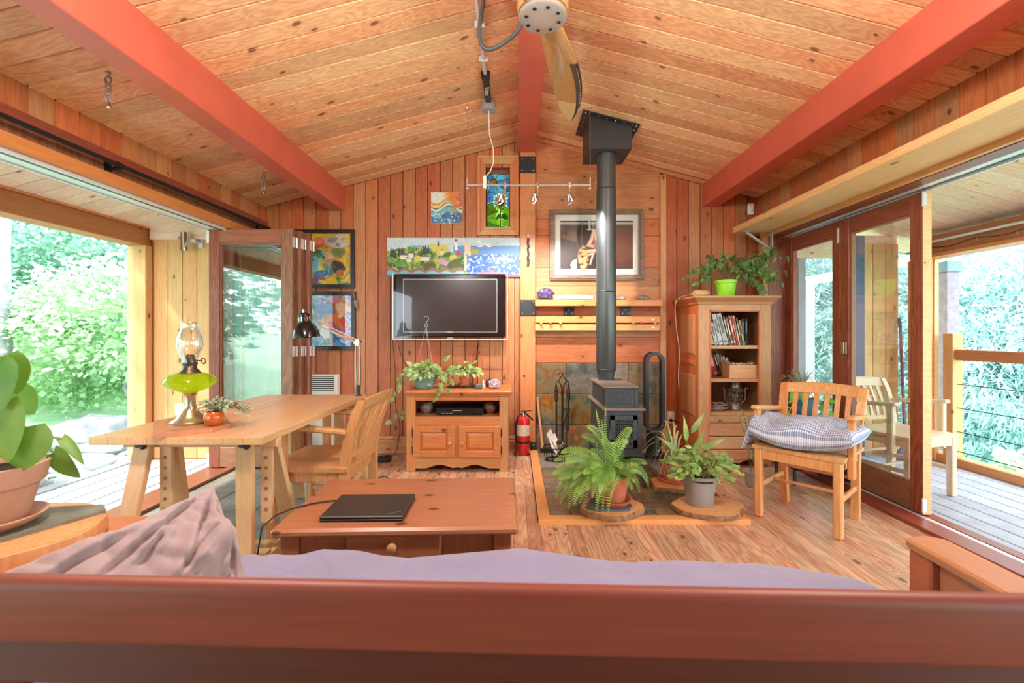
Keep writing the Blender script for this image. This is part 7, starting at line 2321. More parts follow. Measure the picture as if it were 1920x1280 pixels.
xa, xb_ = PXc - hw_ + .005, PXc + hw_ + .005; ya, yb2 = 3.66, 4.0
b.prism([(xa, zb), (xb_, zb), (xb_, roof(xb_) - .004), (xa, roof(xa) - .004)], ya, yb2, 'y'); part('box', b, M['blackbox'], cbx)
b = MB(); b.lathe([(.082, -.002), (.125, -.004), (.128, 0), (.082, .001)], 36, (PXc, PYc, zb)); part('trim_ring', b, M['blackbox'], cbx)
for (a, c_, d, e) in ((xa - .055, xb_ + .055, ya - .055, ya), (xa - .055, xb_ + .055, yb2, yb2 + .055), (xa - .055, xa, ya, yb2), (xb_, xb_ + .055, ya, yb2)):
    b = MB(); b.prism([(a, roof(a) - .012), (c_, roof(c_) - .012), (c_, roof(c_) - .002), (a, roof(a) - .002)], d, e, 'y'); part('flange', b, M['blackbox'], cbx)
b = MB()
for i in range(6):
    y = ya - .03 + i * (yb2 - ya + .06) / 5
    for x in (xa - .03, xb_ + .03): b.ball((x, y, roof(x) - .0125), .005, 6, 4)
    x = xa + i * (xb_ - xa) / 5; b.ball((x, ya - .028, roof(x) - .0125), .005, 6, 4)
o = part('rivets', b, M['bolt'], cbx); o['kind'] = 'stuff'

# fireplace tools, hatchet, paper basket, tower fan
ft_ = thing('fireplace_tools', 'wrought iron fireplace tool stand against the slate tiles', 'tool set', (at(1055, 830, 4.28).x, 4.28, HZ))
Y = 4.28
b = MB()
p_ = lambda px, py: at(px, py, Y)
b.tube([p_(1054.5, 735), Vector((p_(1054.5, 735).x, Y, HZ + .02))], .011, 10); b.lathe([(0, 0), (.09, 0), (.095, .01), (.03, .022), (0, .024)], 24, (p_(1054.5, 735).x, Y, HZ + .0005)); b.lathe([(0, 0), (.015, 0), (.015, .04), (0, .042)], 10, p_(1054.5, 741))
for s in (-1, 1):
    b.tube([p_(1054.5 + s * .6, 736), p_(1054.5 + s * 1.5, 726), p_(1054.5 + s * 4, 719), p_(1054.5 + s * 7.5, 715), p_(1054.5 + s * 8, 712)], .0055, 7)
    b.tube([p_(1054.5 + s * 9, 716), p_(1054.5 + s * 5, 710), p_(1054.5 + s * 1.2, 704), p_(1054.5 + s * .6, 700.5), p_(1054.5 + s * 3, 698.2), p_(1054.5 + s * 6, 698.8), p_(1054.5 + s * 7.5, 703)], .0045, 7)
part('stand', b, M['wrought'], ft_)
for px, nm, bot in ((1043, 'shovel', 828), (1066, 'poker', 806)):
    b = MB()
    b.tube([p_(px, 758), p_(px + (.5 if px < 1050 else -1), bot)], .009, 8); part(nm, b, M['wrought'], ft_)
    b = MB()
    for k_ in range(6):
        a0 = k_ * PI / 3
        b.tube([Vector(p_(px, 718 + q * 5.2)) + Vector((.016 * math.sin(PI * q / 8) * math.cos(a0 + q * .7), .016 * math.sin(PI * q / 8) * math.sin(a0 + q * .7), 0)) for q in range(9)], .0032, 5)
    b.tube([p_(px, 714), p_(px, 722)], .004, 6)
    part('twisted_handle', b, M['wrought'], ft_)
b = MB(); b.tube([p_(1065, 770), p_(1056, 800), p_(1052, 835)], .007, 8); b.box(p_(1058, 767).x, p_(1069, 767).x, Y - .012, Y + .0, p_(0, 768.5).z, p_(0, 766).z); part('tongs', b, M['wrought'], ft_)
hx_ = thing('hatchet', 'hatchet with an orange wooden handle leaning by the post', 'axe', (.24, 4.30, HZ))
b = MB(); b.tube([at(1007.5, 744, 4.385), at(1011, 780, 4.35), at(1015, 815, 4.31), at(1018, 842, 4.27)], [.012, .012, .013, .016], 10); part('handle', b, M['orangez'], hx_)
q = at(1018, 843, 4.27)
b = MB(); b.prism([(q.x - .028, q.z - .02), (q.x + .03, q.z - .015), (q.x + .085, max(q.z - .05, HZ + .004)), (q.x + .09, q.z + .03), (q.x + .03, q.z + .015), (q.x - .028, q.z + .018)], 4.255, 4.285, 'y'); part('head', b, M['wrought'], hx_)
bk_ = thing('magazine_rack', 'dark wire rack stuffed with rolled newspapers beside the fern', 'rack', (.33, 4.0, HZ))
b = MB()
for z, s in ((HZ + .01, .8), (HZ + .12, 1.0)):
    b.tube([(.36 + .11 * s * math.cos(a), 4.02 + .09 * s * math.sin(a), z) for a in np.linspace(0, 2 * PI, 21)], .005, 6, False)
for a in np.linspace(0, 2 * PI, 11)[:-1]:
    b.tube([(.36 + .088 * math.cos(a), 4.02 + .072 * math.sin(a), HZ + .01), (.36 + .11 * math.cos(a), 4.02 + .09 * math.sin(a), HZ + .12)], .004, 6)
part('wire_rack', b, M['wrought'], bk_)
def paper(lab, pts, w, nm='newspaper'):
    b = MB(); v = []
    for (px, py, Y) in pts:
        c_ = at(px, py, Y); v += [c_ + Vector((0, -w / 2, .0)), c_ + Vector((w * .35, w / 2, .02))]
    n = len(pts)
    fs = [(2 * i, 2 * i + 1, 2 * i + 3, 2 * i + 2) for i in range(n - 1)]
    off = [p + Vector((.004, .002, .003)) for p in v]
    N = len(v)
    b.add(v + off, fs + [tuple(N + k for k in f[::-1]) for f in fs] + [(0, 1, N + 1, N), (2 * n - 2, 2 * n - 1, N + 2 * n - 1, N + 2 * n - 2)] + [(2 * i, 2 * i + 2, N + 2 * i + 2, N + 2 * i) for i in range(n - 1)] + [(2 * i + 1, 2 * i + 3, N + 2 * i + 3, N + 2 * i + 1) for i in range(n - 1)], True)
    return single(nm, b, M['paper'], lab, 'newspaper')
paper('folded white newspaper sticking out on the left of the rack', [(1024, 811, 4.0), (1028, 820, 4.0), (1033, 835, 4.0), (1042, 848, 3.98)], .12)
paper('second folded newspaper in the middle of the rack', [(1033, 818, 4.02), (1038, 830, 4.02), (1046, 845, 4.0)], .10)
b = MB(); q0 = at(1049, 828, 3.95)
sp_ = [(q0.x + (.004 + .003 * a) * math.cos(a), q0.z + (.004 + .003 * a) * math.sin(a)) for a in np.linspace(0, 4 * PI, 40)]
vs = [(x, 3.93, z) for x, z in sp_] + [(x + .03, 4.12, z - .06) for x, z in sp_]
b.add(vs, [(i, i + 1, 41 + i, 40 + i) for i in range(39)], True); single('rolled_newspaper', b, M['paper'], 'rolled newspaper at the right of the rack', 'newspaper')
fn = thing('tower_fan', 'tall black bladeless loop fan behind the stove', 'fan', (1.30, 4.15, HZ))
fY = 4.15
fa, fb = at(1226, 660, fY), at(1226, 810, fY)
fcx = fa.x; hwid = .075; ztop, zbot = fa.z, at(1226, 806, fY).z
def loop(r_):
    pts = []
    for i in range(17):
        a = PI * i / 16; pts.append((fcx + r_ * math.cos(a), ztop - hwid + r_ * math.sin(a) - .012))
    for i in range(17):
        a = PI + PI * i / 16; pts.append((fcx + r_ * math.cos(a), zbot + hwid + r_ * math.sin(a)))
    return pts
b = MB()
LO = [loop(hwid + .015), loop(hwid + .015), loop(hwid - .012), loop(hwid - .016)]
ys = [fY - .05, fY + .05, fY + .04, fY - .05]
n = len(LO[0])
vs = [(p[0], y, p[1]) for L, y in zip(LO, ys) for p in L]
fs = []
for a in range(4):
    c_ = (a + 1) % 4
    for i in range(n):
        j = (i + 1) % n
        fs.append((a * n + i, a * n + j, c_ * n + j, c_ * n + i))
b.add(vs, fs, True); part('loop', b, M['black'], fn, angle=35)
b = MB(); b.lathe([(0, 0), (.095, 0), (.1, .01), (.075, .02), (.07, .03), (.07, zbot - HZ - .01), (0, zbot - HZ)], 28, (fcx, fY, HZ + .0005)); part('base', b, M['black'], fn)
p = at(1257, 782, YB - .002)
b = MB(); b.box(p.x - .038, p.x + .038, YB - .008, YB - .0005, p.z - .06, p.z + .06, .003)
ot = single('wall_outlet', b, M['offwhite'], 'white wall outlet between the tower fan and the bookcase', 'outlet')
b = MB(); b.box(p.x - .014, p.x + .014, YB - .022, YB - .008, p.z - .04, p.z - .012, .004); part('plug', b, M['black'], ot)
b = MB(); b.box(p.x - .014, p.x + .014, YB - .011, YB - .008, p.z + .012, p.z + .04, .002); part('socket', b, M['white'], ot)
cable('white cord hanging down the left side of the bookcase', [at(1304, 548, 4.3), at(1290, 553, 4.28), at(1275, 558, 4.28), at(1266, 572, 4.28), at(1269, 620, 4.34), at(1274, 660, 4.36), at(1272, 710, 4.38), at(1276, 745, 4.38), at(1275, 775, 4.39)], .004, 'cordwhite')
cable('black cord from the outlet to the floor by the bookcase', [at(1258, 786, 4.40), at(1270, 790, 4.38), at(1278, 800, 4.36), at(1276, 830, 4.36)], .004)

# ------------------------------------------------------------------ bookcase
bc = thing('bookcase', 'tall oak cabinet bookcase with a crown moulding in the right corner', 'bookcase', (1.9, 4.1, 0))
BY = 3.91
gx = lambda px: (px - CX) * BY / F
gz = lambda py: H - (py - CY) * BY / F
bx0, bx1 = gx(1310), gx(1446)
BT = gz(570)
for xa, xb in ((bx0, gx(1331)), (gx(1425), bx1)):
    b = MB(); b.box(xa, xb, BY, BY + .024, .03, BT, .002); part('stile', b, M['cabz'], bc)
b = MB(); b.box(gx(1331), gx(1425), BY + .001, BY + .024, gz(582), BT, .002); part('rail', b, M['cabx'], bc)
b = MB()
for (a, c_, d, e) in ((gx(1331), gx(1331) + .010, gz(776), gz(582)), (gx(1425) - .01, gx(1425), gz(776), gz(582)), (gx(1331), gx(1425), gz(582) - .010, gz(582))):
    b.box(a, c_, BY - .004, BY + .02, d, e, .001)
part('inner_moulding', b, M['cabside'], bc)
b = MB(); b.box(bx0 + .002, bx0 + .02, BY + .024, YB - .006, .03, BT, .001); sp1 = part('side_panel', b, M['cabside'], bc)
for z0, z1 in ((gz(840) if False else .42, .80), (.87, .93), (.97, 1.34)):
    g = .025; ya, yb3 = BY + .08, YB - .09
    o_ = [(ya, z0), (yb3, z0), (yb3, z1), (ya, z1)]; i_ = [(ya + g, z0 + g * .8), (yb3 - g, z0 + g * .8), (yb3 - g, z1 - g * .8), (ya + g, z1 - g * .8)]
    b = MB(); b.add([(bx0 + .003, y, z) for y, z in o_] + [(bx0 - .010, y, z) for y, z in i_], [(0, 1, 5, 4), (1, 2, 6, 5), (2, 3, 7, 6), (3, 0, 4, 7), (4, 5, 6, 7)])
    part('raised_panel', b, M['cabside'], sp1)
b = MB(); b.box(bx1 - .02, bx1 - .002, BY + .024, YB - .006, .03, BT, .001); part('side_panel', b, M['cabz'], bc)
b = MB(); b.box(bx0 + .02, bx1 - .02, YB - .02, YB - .008, .1, BT); part('back_panel', b, M['cabin'], bc)
SH = []
for y0, y1 in ((647.5, 654), (710, 716.5), (773, 779)):
    b = MB(); b.box(bx0 + .02, bx1 - .02, BY + .018, YB - .02, gz(y1), gz(y0), .002); part('shelf', b, M['cabx'], bc); SH.append(gz(y0))
b = MB(); b.box(bx0 - .004, bx1 + .004, BY - .006, YB - .006, BT - .004, BT + .012, .003)
prof = [(0, 0), (.014, .004), (.016, .016), (.05, .048), (.058, .052), (.058, .07), (0, .07)]
# crown moulding: front, left, right
for seg_ in ('f', 'l', 'r'):
    pts_in = []
    if seg_ == 'f':
        vs = [(bx0 - d, BY - d, BT + h) for d, h in prof] + [(bx1 + d, BY - d, BT + h) for d, h in prof]
    elif seg_ == 'l':
        vs = [(bx0 - d, BY - d, BT + h) for d, h in prof] + [(bx0 - d, YB - .006, BT + h) for d, h in prof]
    else:
        vs = [(bx1 + d, BY - d, BT + h) for d, h in prof] + [(bx1 + d, YB - .006, BT + h) for d, h in prof]
    k_ = len(prof)
    bb = MB(); bb.add(vs, [tuple(range(k_)), tuple(range(k_, 2 * k_))] + [(i, (i + 1) % k_, k_ + (i + 1) % k_, k_ + i) for i in range(k_)])
    part('crown_moulding', bb, M['cabside'] if seg_ == 'l' else M['cabx'], bc)
b.box(bx0 - .055, bx1 + .055, BY - .055, YB - .006, BT + .055, BT + .0702); part('top', b, M['cabx'], bc)
CT = BT + .0705
b = MB(); b.box(gx(1331), gx(1425), BY + .002, BY + .02, gz(792), gz(779)); part('rail', b, M['cabx'], bc)
for i, (ya, yb_) in enumerate(((793, 817), (818, 841), (842, 860))):
    b = MB(); b.box(gx(1329), gx(1428), BY - .014 - .006 * i, BY + .01, gz(yb_), gz(ya), .006); d = part('drawer', b, M['cabx'], bc)
b = MB()
pts = [(bx0, gz(859))]
for i in range(33):
    u = i / 32; d_ = abs(u - .5) * 2
    z = .03 + (.035 * math.sin(PI * max(0, min(1, (d_ - .1) / .6))) if d_ > .1 else .012 * (1 - d_ / .1))
    pts.append((bx0 + (bx1 - bx0) * u, z if 1 < i < 31 else 0.001))
pts.append((bx1, gz(859)))
b.prism(pts, BY - .004, BY + .02, 'y'); part('scalloped_apron', b, M['cabx'], bc)
for xx in (bx0, bx1 - .04):
    b = MB(); b.box(xx, xx + .04, YB - .06, YB - .02, 0.001, .04); part('foot', b, M['cabz'], bc)

# books
def book(lab, xb, z, w, h, d, lean, yf, color, group, pagecol=None, face=0):
    """xb: left foot of the spine, lean: radians to the left."""
    t = thing('book', lab, 'book', (xb, yf, z), 0, group)
    Mx = Matrix.Rotation(-lean, 4, 'Y')
    m = plain('book_cover', rgb(*color), .5, noise=.12, nscale=30)
    b = MB()
    b.box(0, w, 0, .003, 0, h, 0, Mx); b.box(0, .002, 0, d, 0, h, 0, Mx); b.box(w - .002, w, 0, d, 0, h, 0, Mx)
    part('cover', b, m, t, True)
    b = MB(); b.box(.0022, w - .0022, .0032, d - .004, .003, h - .003, 0, Mx); part('pages', b, M['paper'], t, True)
    rr_ = random.Random(lab)
    lum = sum(color) > 330
    b = MB(); z0_ = h * rr_.uniform(.35, .5)
    b.box(w * .25, w * .75, -.0006, .0004, z0_, h * rr_.uniform(.8, .92), 0, Mx)
    if w > .02: b.box(w * .2, w * .8, -.0006, .0004, h * .08, h * .14, 0, Mx)
    part('spine_band', b, plain('spine_band', rgb(*(tuple(int(c_ * .6) for c_ in color) if lum else tuple(min(255, int(c_ * 1.2 + 90)) for c_ in color))), .5), t, True)
    return t
def shelfrow(items, z, x_start, yf, group, gap=.0015):
    """items lean against each other: advance along the shelf by width / cos(lean)."""
    x = x_start
    for (lab, w, h, d, lean, color) in items:
        book(lab, x, z + .0008 + (w * math.sin(lean) if lean < 0 else 0), w, h, d, lean, yf, color, group)
        x += w / math.cos(lean) + gap
xl = bx0 + .10 + .0
L1 = R(15)
wsx = .00466
row1 = [('lime green book at the left end of the top bookcase shelf', .046, .15, .16, R(14), (166, 206, 60)),
        ('short pale grey-blue book second from the left on the top shelf', .036, .20, .17, R(14), (176, 188, 192)),
        ('tall pale grey book third from the left on the top shelf', .04, .28, .18, R(14), (190, 196, 196)),
        ('thick tall light grey book in the middle of the top shelf', .044, .285, .18, R(14), (172, 178, 176)),
        ('thin dark grey book beside the thick grey one on the top shelf', .016, .26, .17, R(13), (96, 94, 92)),
        ('brown speckled book on the top bookcase shelf', .022, .245, .16, R(13), (122, 92, 76)),
        ('dull rust book left of the red one on the top shelf', .024, .265, .17, R(12), (140, 90, 66)),
        ('thin bright red book on the top bookcase shelf', .014, .268, .16, R(12), (192, 52, 44)),
        ('cream striped book right of the red one on the top shelf', .016, .265, .17, R(12), (206, 190, 168)),
        ('dark green book near the right of the leaning row on the top shelf', .018, .245, .16, R(11), (72, 84, 62)),
        ('tan book closing the leaning row on the top shelf', .022, .222, .17, R(11), (178, 138, 96))]
shelfrow(row1, SH[0], gx(1332) + .012, BY + .05, 'books on the top bookcase shelf')
x = gx(1400) + .012
book('tall black book standing upright at the right of the top shelf', x, SH[0] + .0008, .034, .235, .17, 0, BY + .12, (28, 28, 32), 'books on the top bookcase shelf')
book('slim dark blue book standing upright at the far right of the top shelf', x + .036, SH[0] + .0008, .022, .235, .17, 0, BY + .12, (40, 50, 62), 'books on the top bookcase shelf')
row2 = [('black book with white lettering at the left of the middle shelf', .030, .225, .12, R(17), (40, 44, 46)),
        ('pale grey book second from the left on the middle shelf', .018, .235, .12, R(17), (168, 166, 156)),
        ('beige book third from the left on the middle shelf', .014, .22, .12, R(17), (190, 160, 126)),
        ('rust red thin book on the middle bookcase shelf', .02, .222, .12, R(17), (176, 78, 52)),
        ('wide red-brown book behind the crate on the middle shelf', .05, .24, .12, R(17), (156, 62, 48)),
        ('dark brown book behind the crate on the middle shelf', .02, .21, .12, R(16), (84, 66, 56)),
        ('grey-tan book behind the crate on the middle shelf', .03, .215, .12, R(16), (150, 132, 112)),
        ('red-brown thin book near the right of the crate on the middle shelf', .016, .21, .12, R(16), (120, 66, 50)),
        ('light tan book at the right of the middle shelf row', .026, .19, .12, R(16), (186, 150, 118)),
        ('buff book closing the middle shelf row', .024, .175, .12, R(16), (196, 168, 140))]
shelfrow(row2, SH[1], gx(1335) + .02, BY + .22, 'books on the middle bookcase shelf')
row3 = [('slim white book at the left of the bottom shelf', .012, .20, .12, R(13), (206, 206, 204)), ('slim green-grey book on the bottom shelf', .014, .185, .12, R(12), (150, 160, 140)), ('thin grey book on the bottom shelf', .010, .17, .12, R(12), (140, 140, 146)), ('thin plum book leaning on the bottom shelf', .012, .16, .12, R(11), (96, 70, 92))]
shelfrow(row3, SH[2], gx(1332) + .012, BY + .10, 'books on the bottom bookcase shelf')
cr = thing('wooden_crate', 'small wooden crate of odds and ends on the middle bookcase shelf', 'crate', (gx(1395), BY + .1, SH[1]))
cz = SH[1] + .0008; x0, x1, y0, y1 = gx(1371) + .004, gx(1424) + .0, BY + .035, BY + .19; hh = .118
for (a, c_, d, e) in ((x0, x1, y0, y0 + .010), (x0, x1, y1 - .01, y1), (x0, x0 + .01, y0 + .01, y1 - .01), (x1 - .01, x1, y0 + .01, y1 - .01)):
    b = MB(); b.box(a, c_, d, e, cz, cz + hh, .001); part('side_board', b, M['pinex'], cr)
b = MB(); b.box(x0 + .01, x1 - .01, y0 + .01, y1 - .01, cz, cz + .008); part('bottom_board', b, M['pinex'], cr)
b = MB(); rr = random.Random(6)
for i in range(60):
    q = blob((rr.uniform(x0 + .02, x1 - .02), rr.uniform(y0 + .02, y1 - .02), cz + .095 + rr.uniform(0, .035)), rr.uniform(.009, .02), 1.2, 1, .7, .3, 2, i, 1); b.add(q.v, q.f, True)
single('crate_bits', b, plain('shell_bits', rgb(196, 172, 146), .6, noise=.5, nscale=30), 'heap of shells and scraps filling the wooden crate', 'shells', kind='stuff')
pc3 = Vector((gx(1357), BY + .16, SH[2] + .0008))
for i in range(3):
    b = MB(); r_ = .118 - .004 * i
    b.lathe([(0, .002), (.06, 0), (.062, .006), (r_ * .95, .016), (r_, .020), (r_ * .97, .022), (.06, .010), (0, .009)], 36, (pc3.x, pc3.y, pc3.z + .0145 * i), None, True, 1, .9)
    single('plate', b, plain('striped_plate', rgb(214, 210, 200) if i != 1 else rgb(190, 192, 190), .3), ('bottom', 'middle', 'top')[i] + ' plate of the white plate stack on the lowest bookcase shelf', 'plate', 'plates stacked in the bookcase')
rr = random.Random(16); b = MB()
for i in range(12):
    q = blob((pc3.x + rr.uniform(-.075, .075), pc3.y + rr.uniform(-.06, .05), pc3.z + .052 + rr.uniform(0, .012)), rr.uniform(.012, .022), 1.4, 1, .6, .3, 2, i, 2); b.add(q.v, q.f, True)
single('trinkets', b, plain('brown_trinkets', rgb(170, 128, 92), .5, noise=.6, nscale=30), 'small shells and dried bits lying on the top plate', 'trinkets', kind='stuff')
lc = Vector((gx(1391) + .008, BY + .14, SH[2] + .0008))
ln = thing('railway_lantern', 'old metal railway lantern with a wire cage on the lowest bookcase shelf', 'lantern', lc)
lm_ = plain('old_tin', rgb(150, 136, 122), .4, metal=.7, noise=.2)
b = MB(); b.lathe([(0, 0), (.052, 0), (.054, .01), (.05, .016), (.05, .06), (.056, .064), (.05, .072), (.036, .078), (0, .078)], 28, lc); part('fount', b, lm_, ln)
b = MB(); b.lathe([(.036, .078), (.052, .10), (.056, .125), (.048, .152), (.036, .162)], 28, lc); part('globe', b, M['lampglass'], ln)
b = MB(); b.lathe([(.036, .158), (.075, .172), (.078, .178), (.052, .196), (.046, .2), (.044, .245), (.036, .256), (0, .258)], 28, lc); part('cap', b, lm_, ln)
b = MB()
for q in range(3):
    for i in range(12):
        a = 2 * PI * (i + .5 * (q % 2)) / 12; b.ball((lc.x + .0455 * math.cos(a), lc.y + .0455 * math.sin(a), lc.z + .21 + q * .012), .004, 6, 4)
o = part('vent_holes', b, M['black'], ln); o['kind'] = 'stuff'
b = MB(); b.tube([(lc.x, lc.y, lc.z + .08), (lc.x, lc.y, lc.z + .12)], .012, 8); part('burner', b, M['brass'], ln)
b = MB()
for i in range(6):
    a = 2 * PI * i / 6 + .3
    b.tube([(lc.x + .052 * math.cos(a), lc.y + .052 * math.sin(a), lc.z + .05), (lc.x + .064 * math.cos(a), lc.y + .064 * math.sin(a), lc.z + .075), (lc.x + .064 * math.cos(a), lc.y + .064 * math.sin(a), lc.z + .17)], .0028, 5)
for z in (.10, .14): b.tube([(lc.x + .064 * math.cos(a), lc.y + .064 * math.sin(a), lc.z + z) for a in np.linspace(0, 2 * PI, 25)], .0025, 5, False)
for s in (-1, 1):
    b.tube([(lc.x + s * .055, lc.y, lc.z + .06), (lc.x + s * .085, lc.y, lc.z + .08), (lc.x + s * .095, lc.y, lc.z + .12), (lc.x + s * .09, lc.y, lc.z + .18), (lc.x + s * .10, lc.y, lc.z + .20), (lc.x + s * .112, lc.y - .01, lc.z + .19)], .004, 6)
part('wire_cage', b, lm_, ln)
# ------------------------------------------------------------------ plants on the bookcase
lc2 = Vector((at(1361, 555, 4.02).x, 4.02, CT))
wf = thing('weeping_fig', 'sprawling small-leaved plant in a lime green pot on the bookcase', 'potted plant', lc2)
b = MB(); b.lathe([(0, .001), (.066, .001), (.07, .006), (.086, .12), (.092, .122), (.094, .148), (.088, .15), (.084, .135), (0, .13)], 32, lc2); part('pot', b, M['limepot'], wf)
b = MB(); b.lathe([(0, .136), (.084, .132)], 20, lc2); part('soil', b, M['soil'], wf)
rr = random.Random(21)
lf = [leaf(.062, .028, M['leafivy'], 'leaf', 'lance', .25, .15, 5), leaf(.075, .034, M['leafivy'], 'leaf', 'oval', .35, .12, 5)]
br = MB(); nl = 0
src = Vector((lc2.x, lc2.y, CT + .15))
ends = [(1300, 505, 3.98), (1285, 520, 4.0), (1318, 495, 4.0), (1310, 530, 3.95), (1335, 500, 4.0), (1330, 478, 4.02), (1345, 490, 4.05), (1356, 476, 4.0), (1376, 505, 4.1), (1372, 480, 4.12), (1390, 500, 4.0), (1395, 485, 4.1), (1402, 510, 3.95), (1405, 490, 4.0), (1412, 520, 3.98),
        (1415, 498, 4.1), (1420, 485, 4.0), (1424, 510, 4.0), (1430, 495, 4.05), (1425, 530, 3.92), (1436, 505, 4.0), (1445, 520, 3.95), (1440, 485, 4.05), (1455, 512, 4.0), (1462, 525, 3.95), (1432, 545, 3.9), (1440, 550, 3.9), (1448, 470, 4.1), (1455, 475, 4.05), (1468, 505, 3.98), (1452, 462, 4.05), (1475, 480, 4.0), (1400, 530, 3.98), (1410, 540, 3.95), (1340, 515, 3.98), (1350, 505, 3.98), (1325, 512, 4.0), (1280, 548, 3.96), (1290, 540, 3.97), (1436, 456, 4.08)]
for i, e in enumerate(ends):
    q = at(*e)
    mid = (src + q) / 2 + Vector((0, rr.uniform(-.05, .05), .10 + .05 * rr.random()))
    pts = [src.lerp(mid, t_ / 4).lerp(mid.lerp(q, t_ / 4), t_ / 4) for t_ in range(5)]
    br.tube(pts, [.0032, .003, .0025, .002, .0012], 5)
    for t_ in (.45, .6, .75, .88, 1.0):
        p = src.lerp(mid, t_).lerp(mid.lerp(q, t_), t_)
        for _ in range(1 if t_ < .6 else 2):
            if nl >= 290: break
            d = Vector((rr.uniform(-.8, .8), rr.uniform(-.8, .5), rr.uniform(-1.1, .1)))
            put('leaf', lf[nl % 2], wf, orient(p + Vector((rr.uniform(-.02, .02), rr.uniform(-.02, .02), rr.uniform(-.015, .015))), d, (rr.uniform(-.5, .5), -1, .6)), rr.uniform(.7, 1.2)); nl += 1
part('branches', br, M['woodstem'], wf)
p = at(1316, 556, 4.05)
b = MB(); b.lathe([(0, 0), (.05, 0), (.075, .02), (.078, .045), (.06, .062), (.05, .062), (.055, .05), (0, .04)], 28, (p.x, 4.07, CT + .001))
single('woven_bowl', b, plain('mottled_basket', rgb(206, 168, 122), .6, noise=.35, nscale=40), 'small mottled tan bowl half hidden by leaves on the bookcase', 'bowl')

# ------------------------------------------------------------------ hearth plants
logslice('log_slice', 'rough-barked log slice with a slate piece under the fern', (.607, 2.85), HZ + .005, .20, .165, .040, 3)
b = MB(); b.prism([(.44, 2.78), (.52, 2.735), (.70, 2.745), (.735, 2.82), (.70, 2.95), (.50, 2.95)], HZ + .046, HZ + .056)
single('slate_slab', b, plain('blue_slate', rgb(96, 104, 116), .55, noise=.3, nscale=14, bump=.4), 'blue-grey slate slab on the log slice under the fern', 'slate')
fc = Vector((.625, 2.86, HZ + .0565))
fe = thing('fern', 'large arching fern in a terracotta pot on the hearth', 'potted plant', fc)
b = MB(); b.lathe([(0, 0), (.09, 0), (.112, .024), (.116, .03), (.11, .032), (.09, .012), (0, .010)], 32, fc); part('saucer', b, M['terra'], fe)
b = MB(); b.lathe([(0, .011), (.07, .011), (.094, .13), (.100, .131), (.106, .18), (.099, .182), (.094, .16), (0, .155)], 32, fc); part('pot', b, M['terra'], fe)
b = MB(); b.lathe([(0, .168), (.094, .163)], 20, fc); part('soil', b, M['soil'], fe)
def frond(pts, wmax, name, parent, mat, n=34, seed=0):
    """An arching frond with paired leaflets; pts control a Bezier-like path."""
    P = [Vector(p) for p in pts]
    def path(t):
        Q = P[:]
        while len(Q) > 1: Q = [Q[i].lerp(Q[i + 1], t) for i in range(len(Q) - 1)]
        return Q[0]
    mb = MB(); g = random.Random(seed)
    face = Vector((g.uniform(-.4, .4), -.75, .65)).normalized()
    path_pts = [path(i / 12) for i in range(13)]
    mb.tube(path_pts, [.0022 * (1 - i / 14) + .0006 for i in range(13)], 4)
    L = sum((path_pts[i + 1] - path_pts[i]).length for i in range(12))
    for i in range(n):
        t = .10 + .9 * i / n
        p = path(t); d = (path(min(1, t + .02)) - path(t - .02)).normalized()
        s = d.cross(face)
        if s.length < .2: s = d.cross(Vector((1, -.2, .3)))
        s.normalize(); nn = s.cross(d).normalized()
        w = wmax * min(1, .35 + t * 3) * (1 - t ** 2.6) + .004
        lw = L / n * .27
        for sg in (-1, 1):
            dr = (s * sg + d * .25 - nn * (.15 + .2 * g.random())).normalized()
            a = p; e = p + dr * w
            m1 = p + dr * w * .35 + d * lw; m2 = p + dr * w * .35 - d * lw
            m3 = p + dr * w * .75 + d * lw * .75 + nn * .002; m4 = p + dr * w * .75 - d * lw * .6 + nn * .002
            k = len(mb.v)
            mb.v += [tuple(a), tuple(m1), tuple(m3), tuple(e), tuple(m4), tuple(m2)]
            mb.f += [(k, k + 1, k + 2, k + 5), (k + 5, k + 2, k + 3, k + 4)]; mb.sm += [True, True]
    o = part(name, mb, mat, parent, recalc=False, angle=180)
    return o
rr = random.Random(31)
fs = Vector((fc.x, fc.y, fc.z + .17))
tips = [(1045, 880, 2.80), (1048, 920, 2.78), (1065, 945, 2.78), (1040, 905, 2.9), (1052, 850, 2.9), (1080, 955, 2.72), (1095, 960, 2.72), (1068, 915, 2.66), (1085, 930, 2.62), (1100, 920, 2.6), (1060, 870, 2.7), (1075, 845, 3.0), (1090, 820, 3.05), (1100, 802, 3.0), (1110, 935, 2.58), (1120, 945, 2.55), (1130, 960, 2.58), (1140, 965, 2.6), (1112, 905, 2.55), (1125, 925, 2.55),
        (1150, 905, 2.6), (1165, 880, 2.62), (1190, 905, 2.66), (1200, 925, 2.7), (1216, 915, 2.82), (1212, 870, 2.9), (1185, 805, 3.0), (1178, 830, 2.95), (1160, 845, 2.75), (1125, 828, 3.05), (1145, 835, 2.9), (1105, 850, 2.8), (1085, 880, 2.65), (1055, 890, 2.75), (1070, 930, 2.72), (1058, 935, 2.82), (1035, 890, 2.9), (1095, 890, 2.58), (1075, 900, 2.62), (1110, 880, 2.6), (1185, 920, 2.7), (1042, 935, 2.74), (1050, 950, 2.72), (1066, 958, 2.66), (1076, 948, 2.62), (1088, 945, 2.6), (1040, 865, 2.86), (1048, 900, 2.72), (1062, 900, 2.64), (1118, 960, 2.54)]
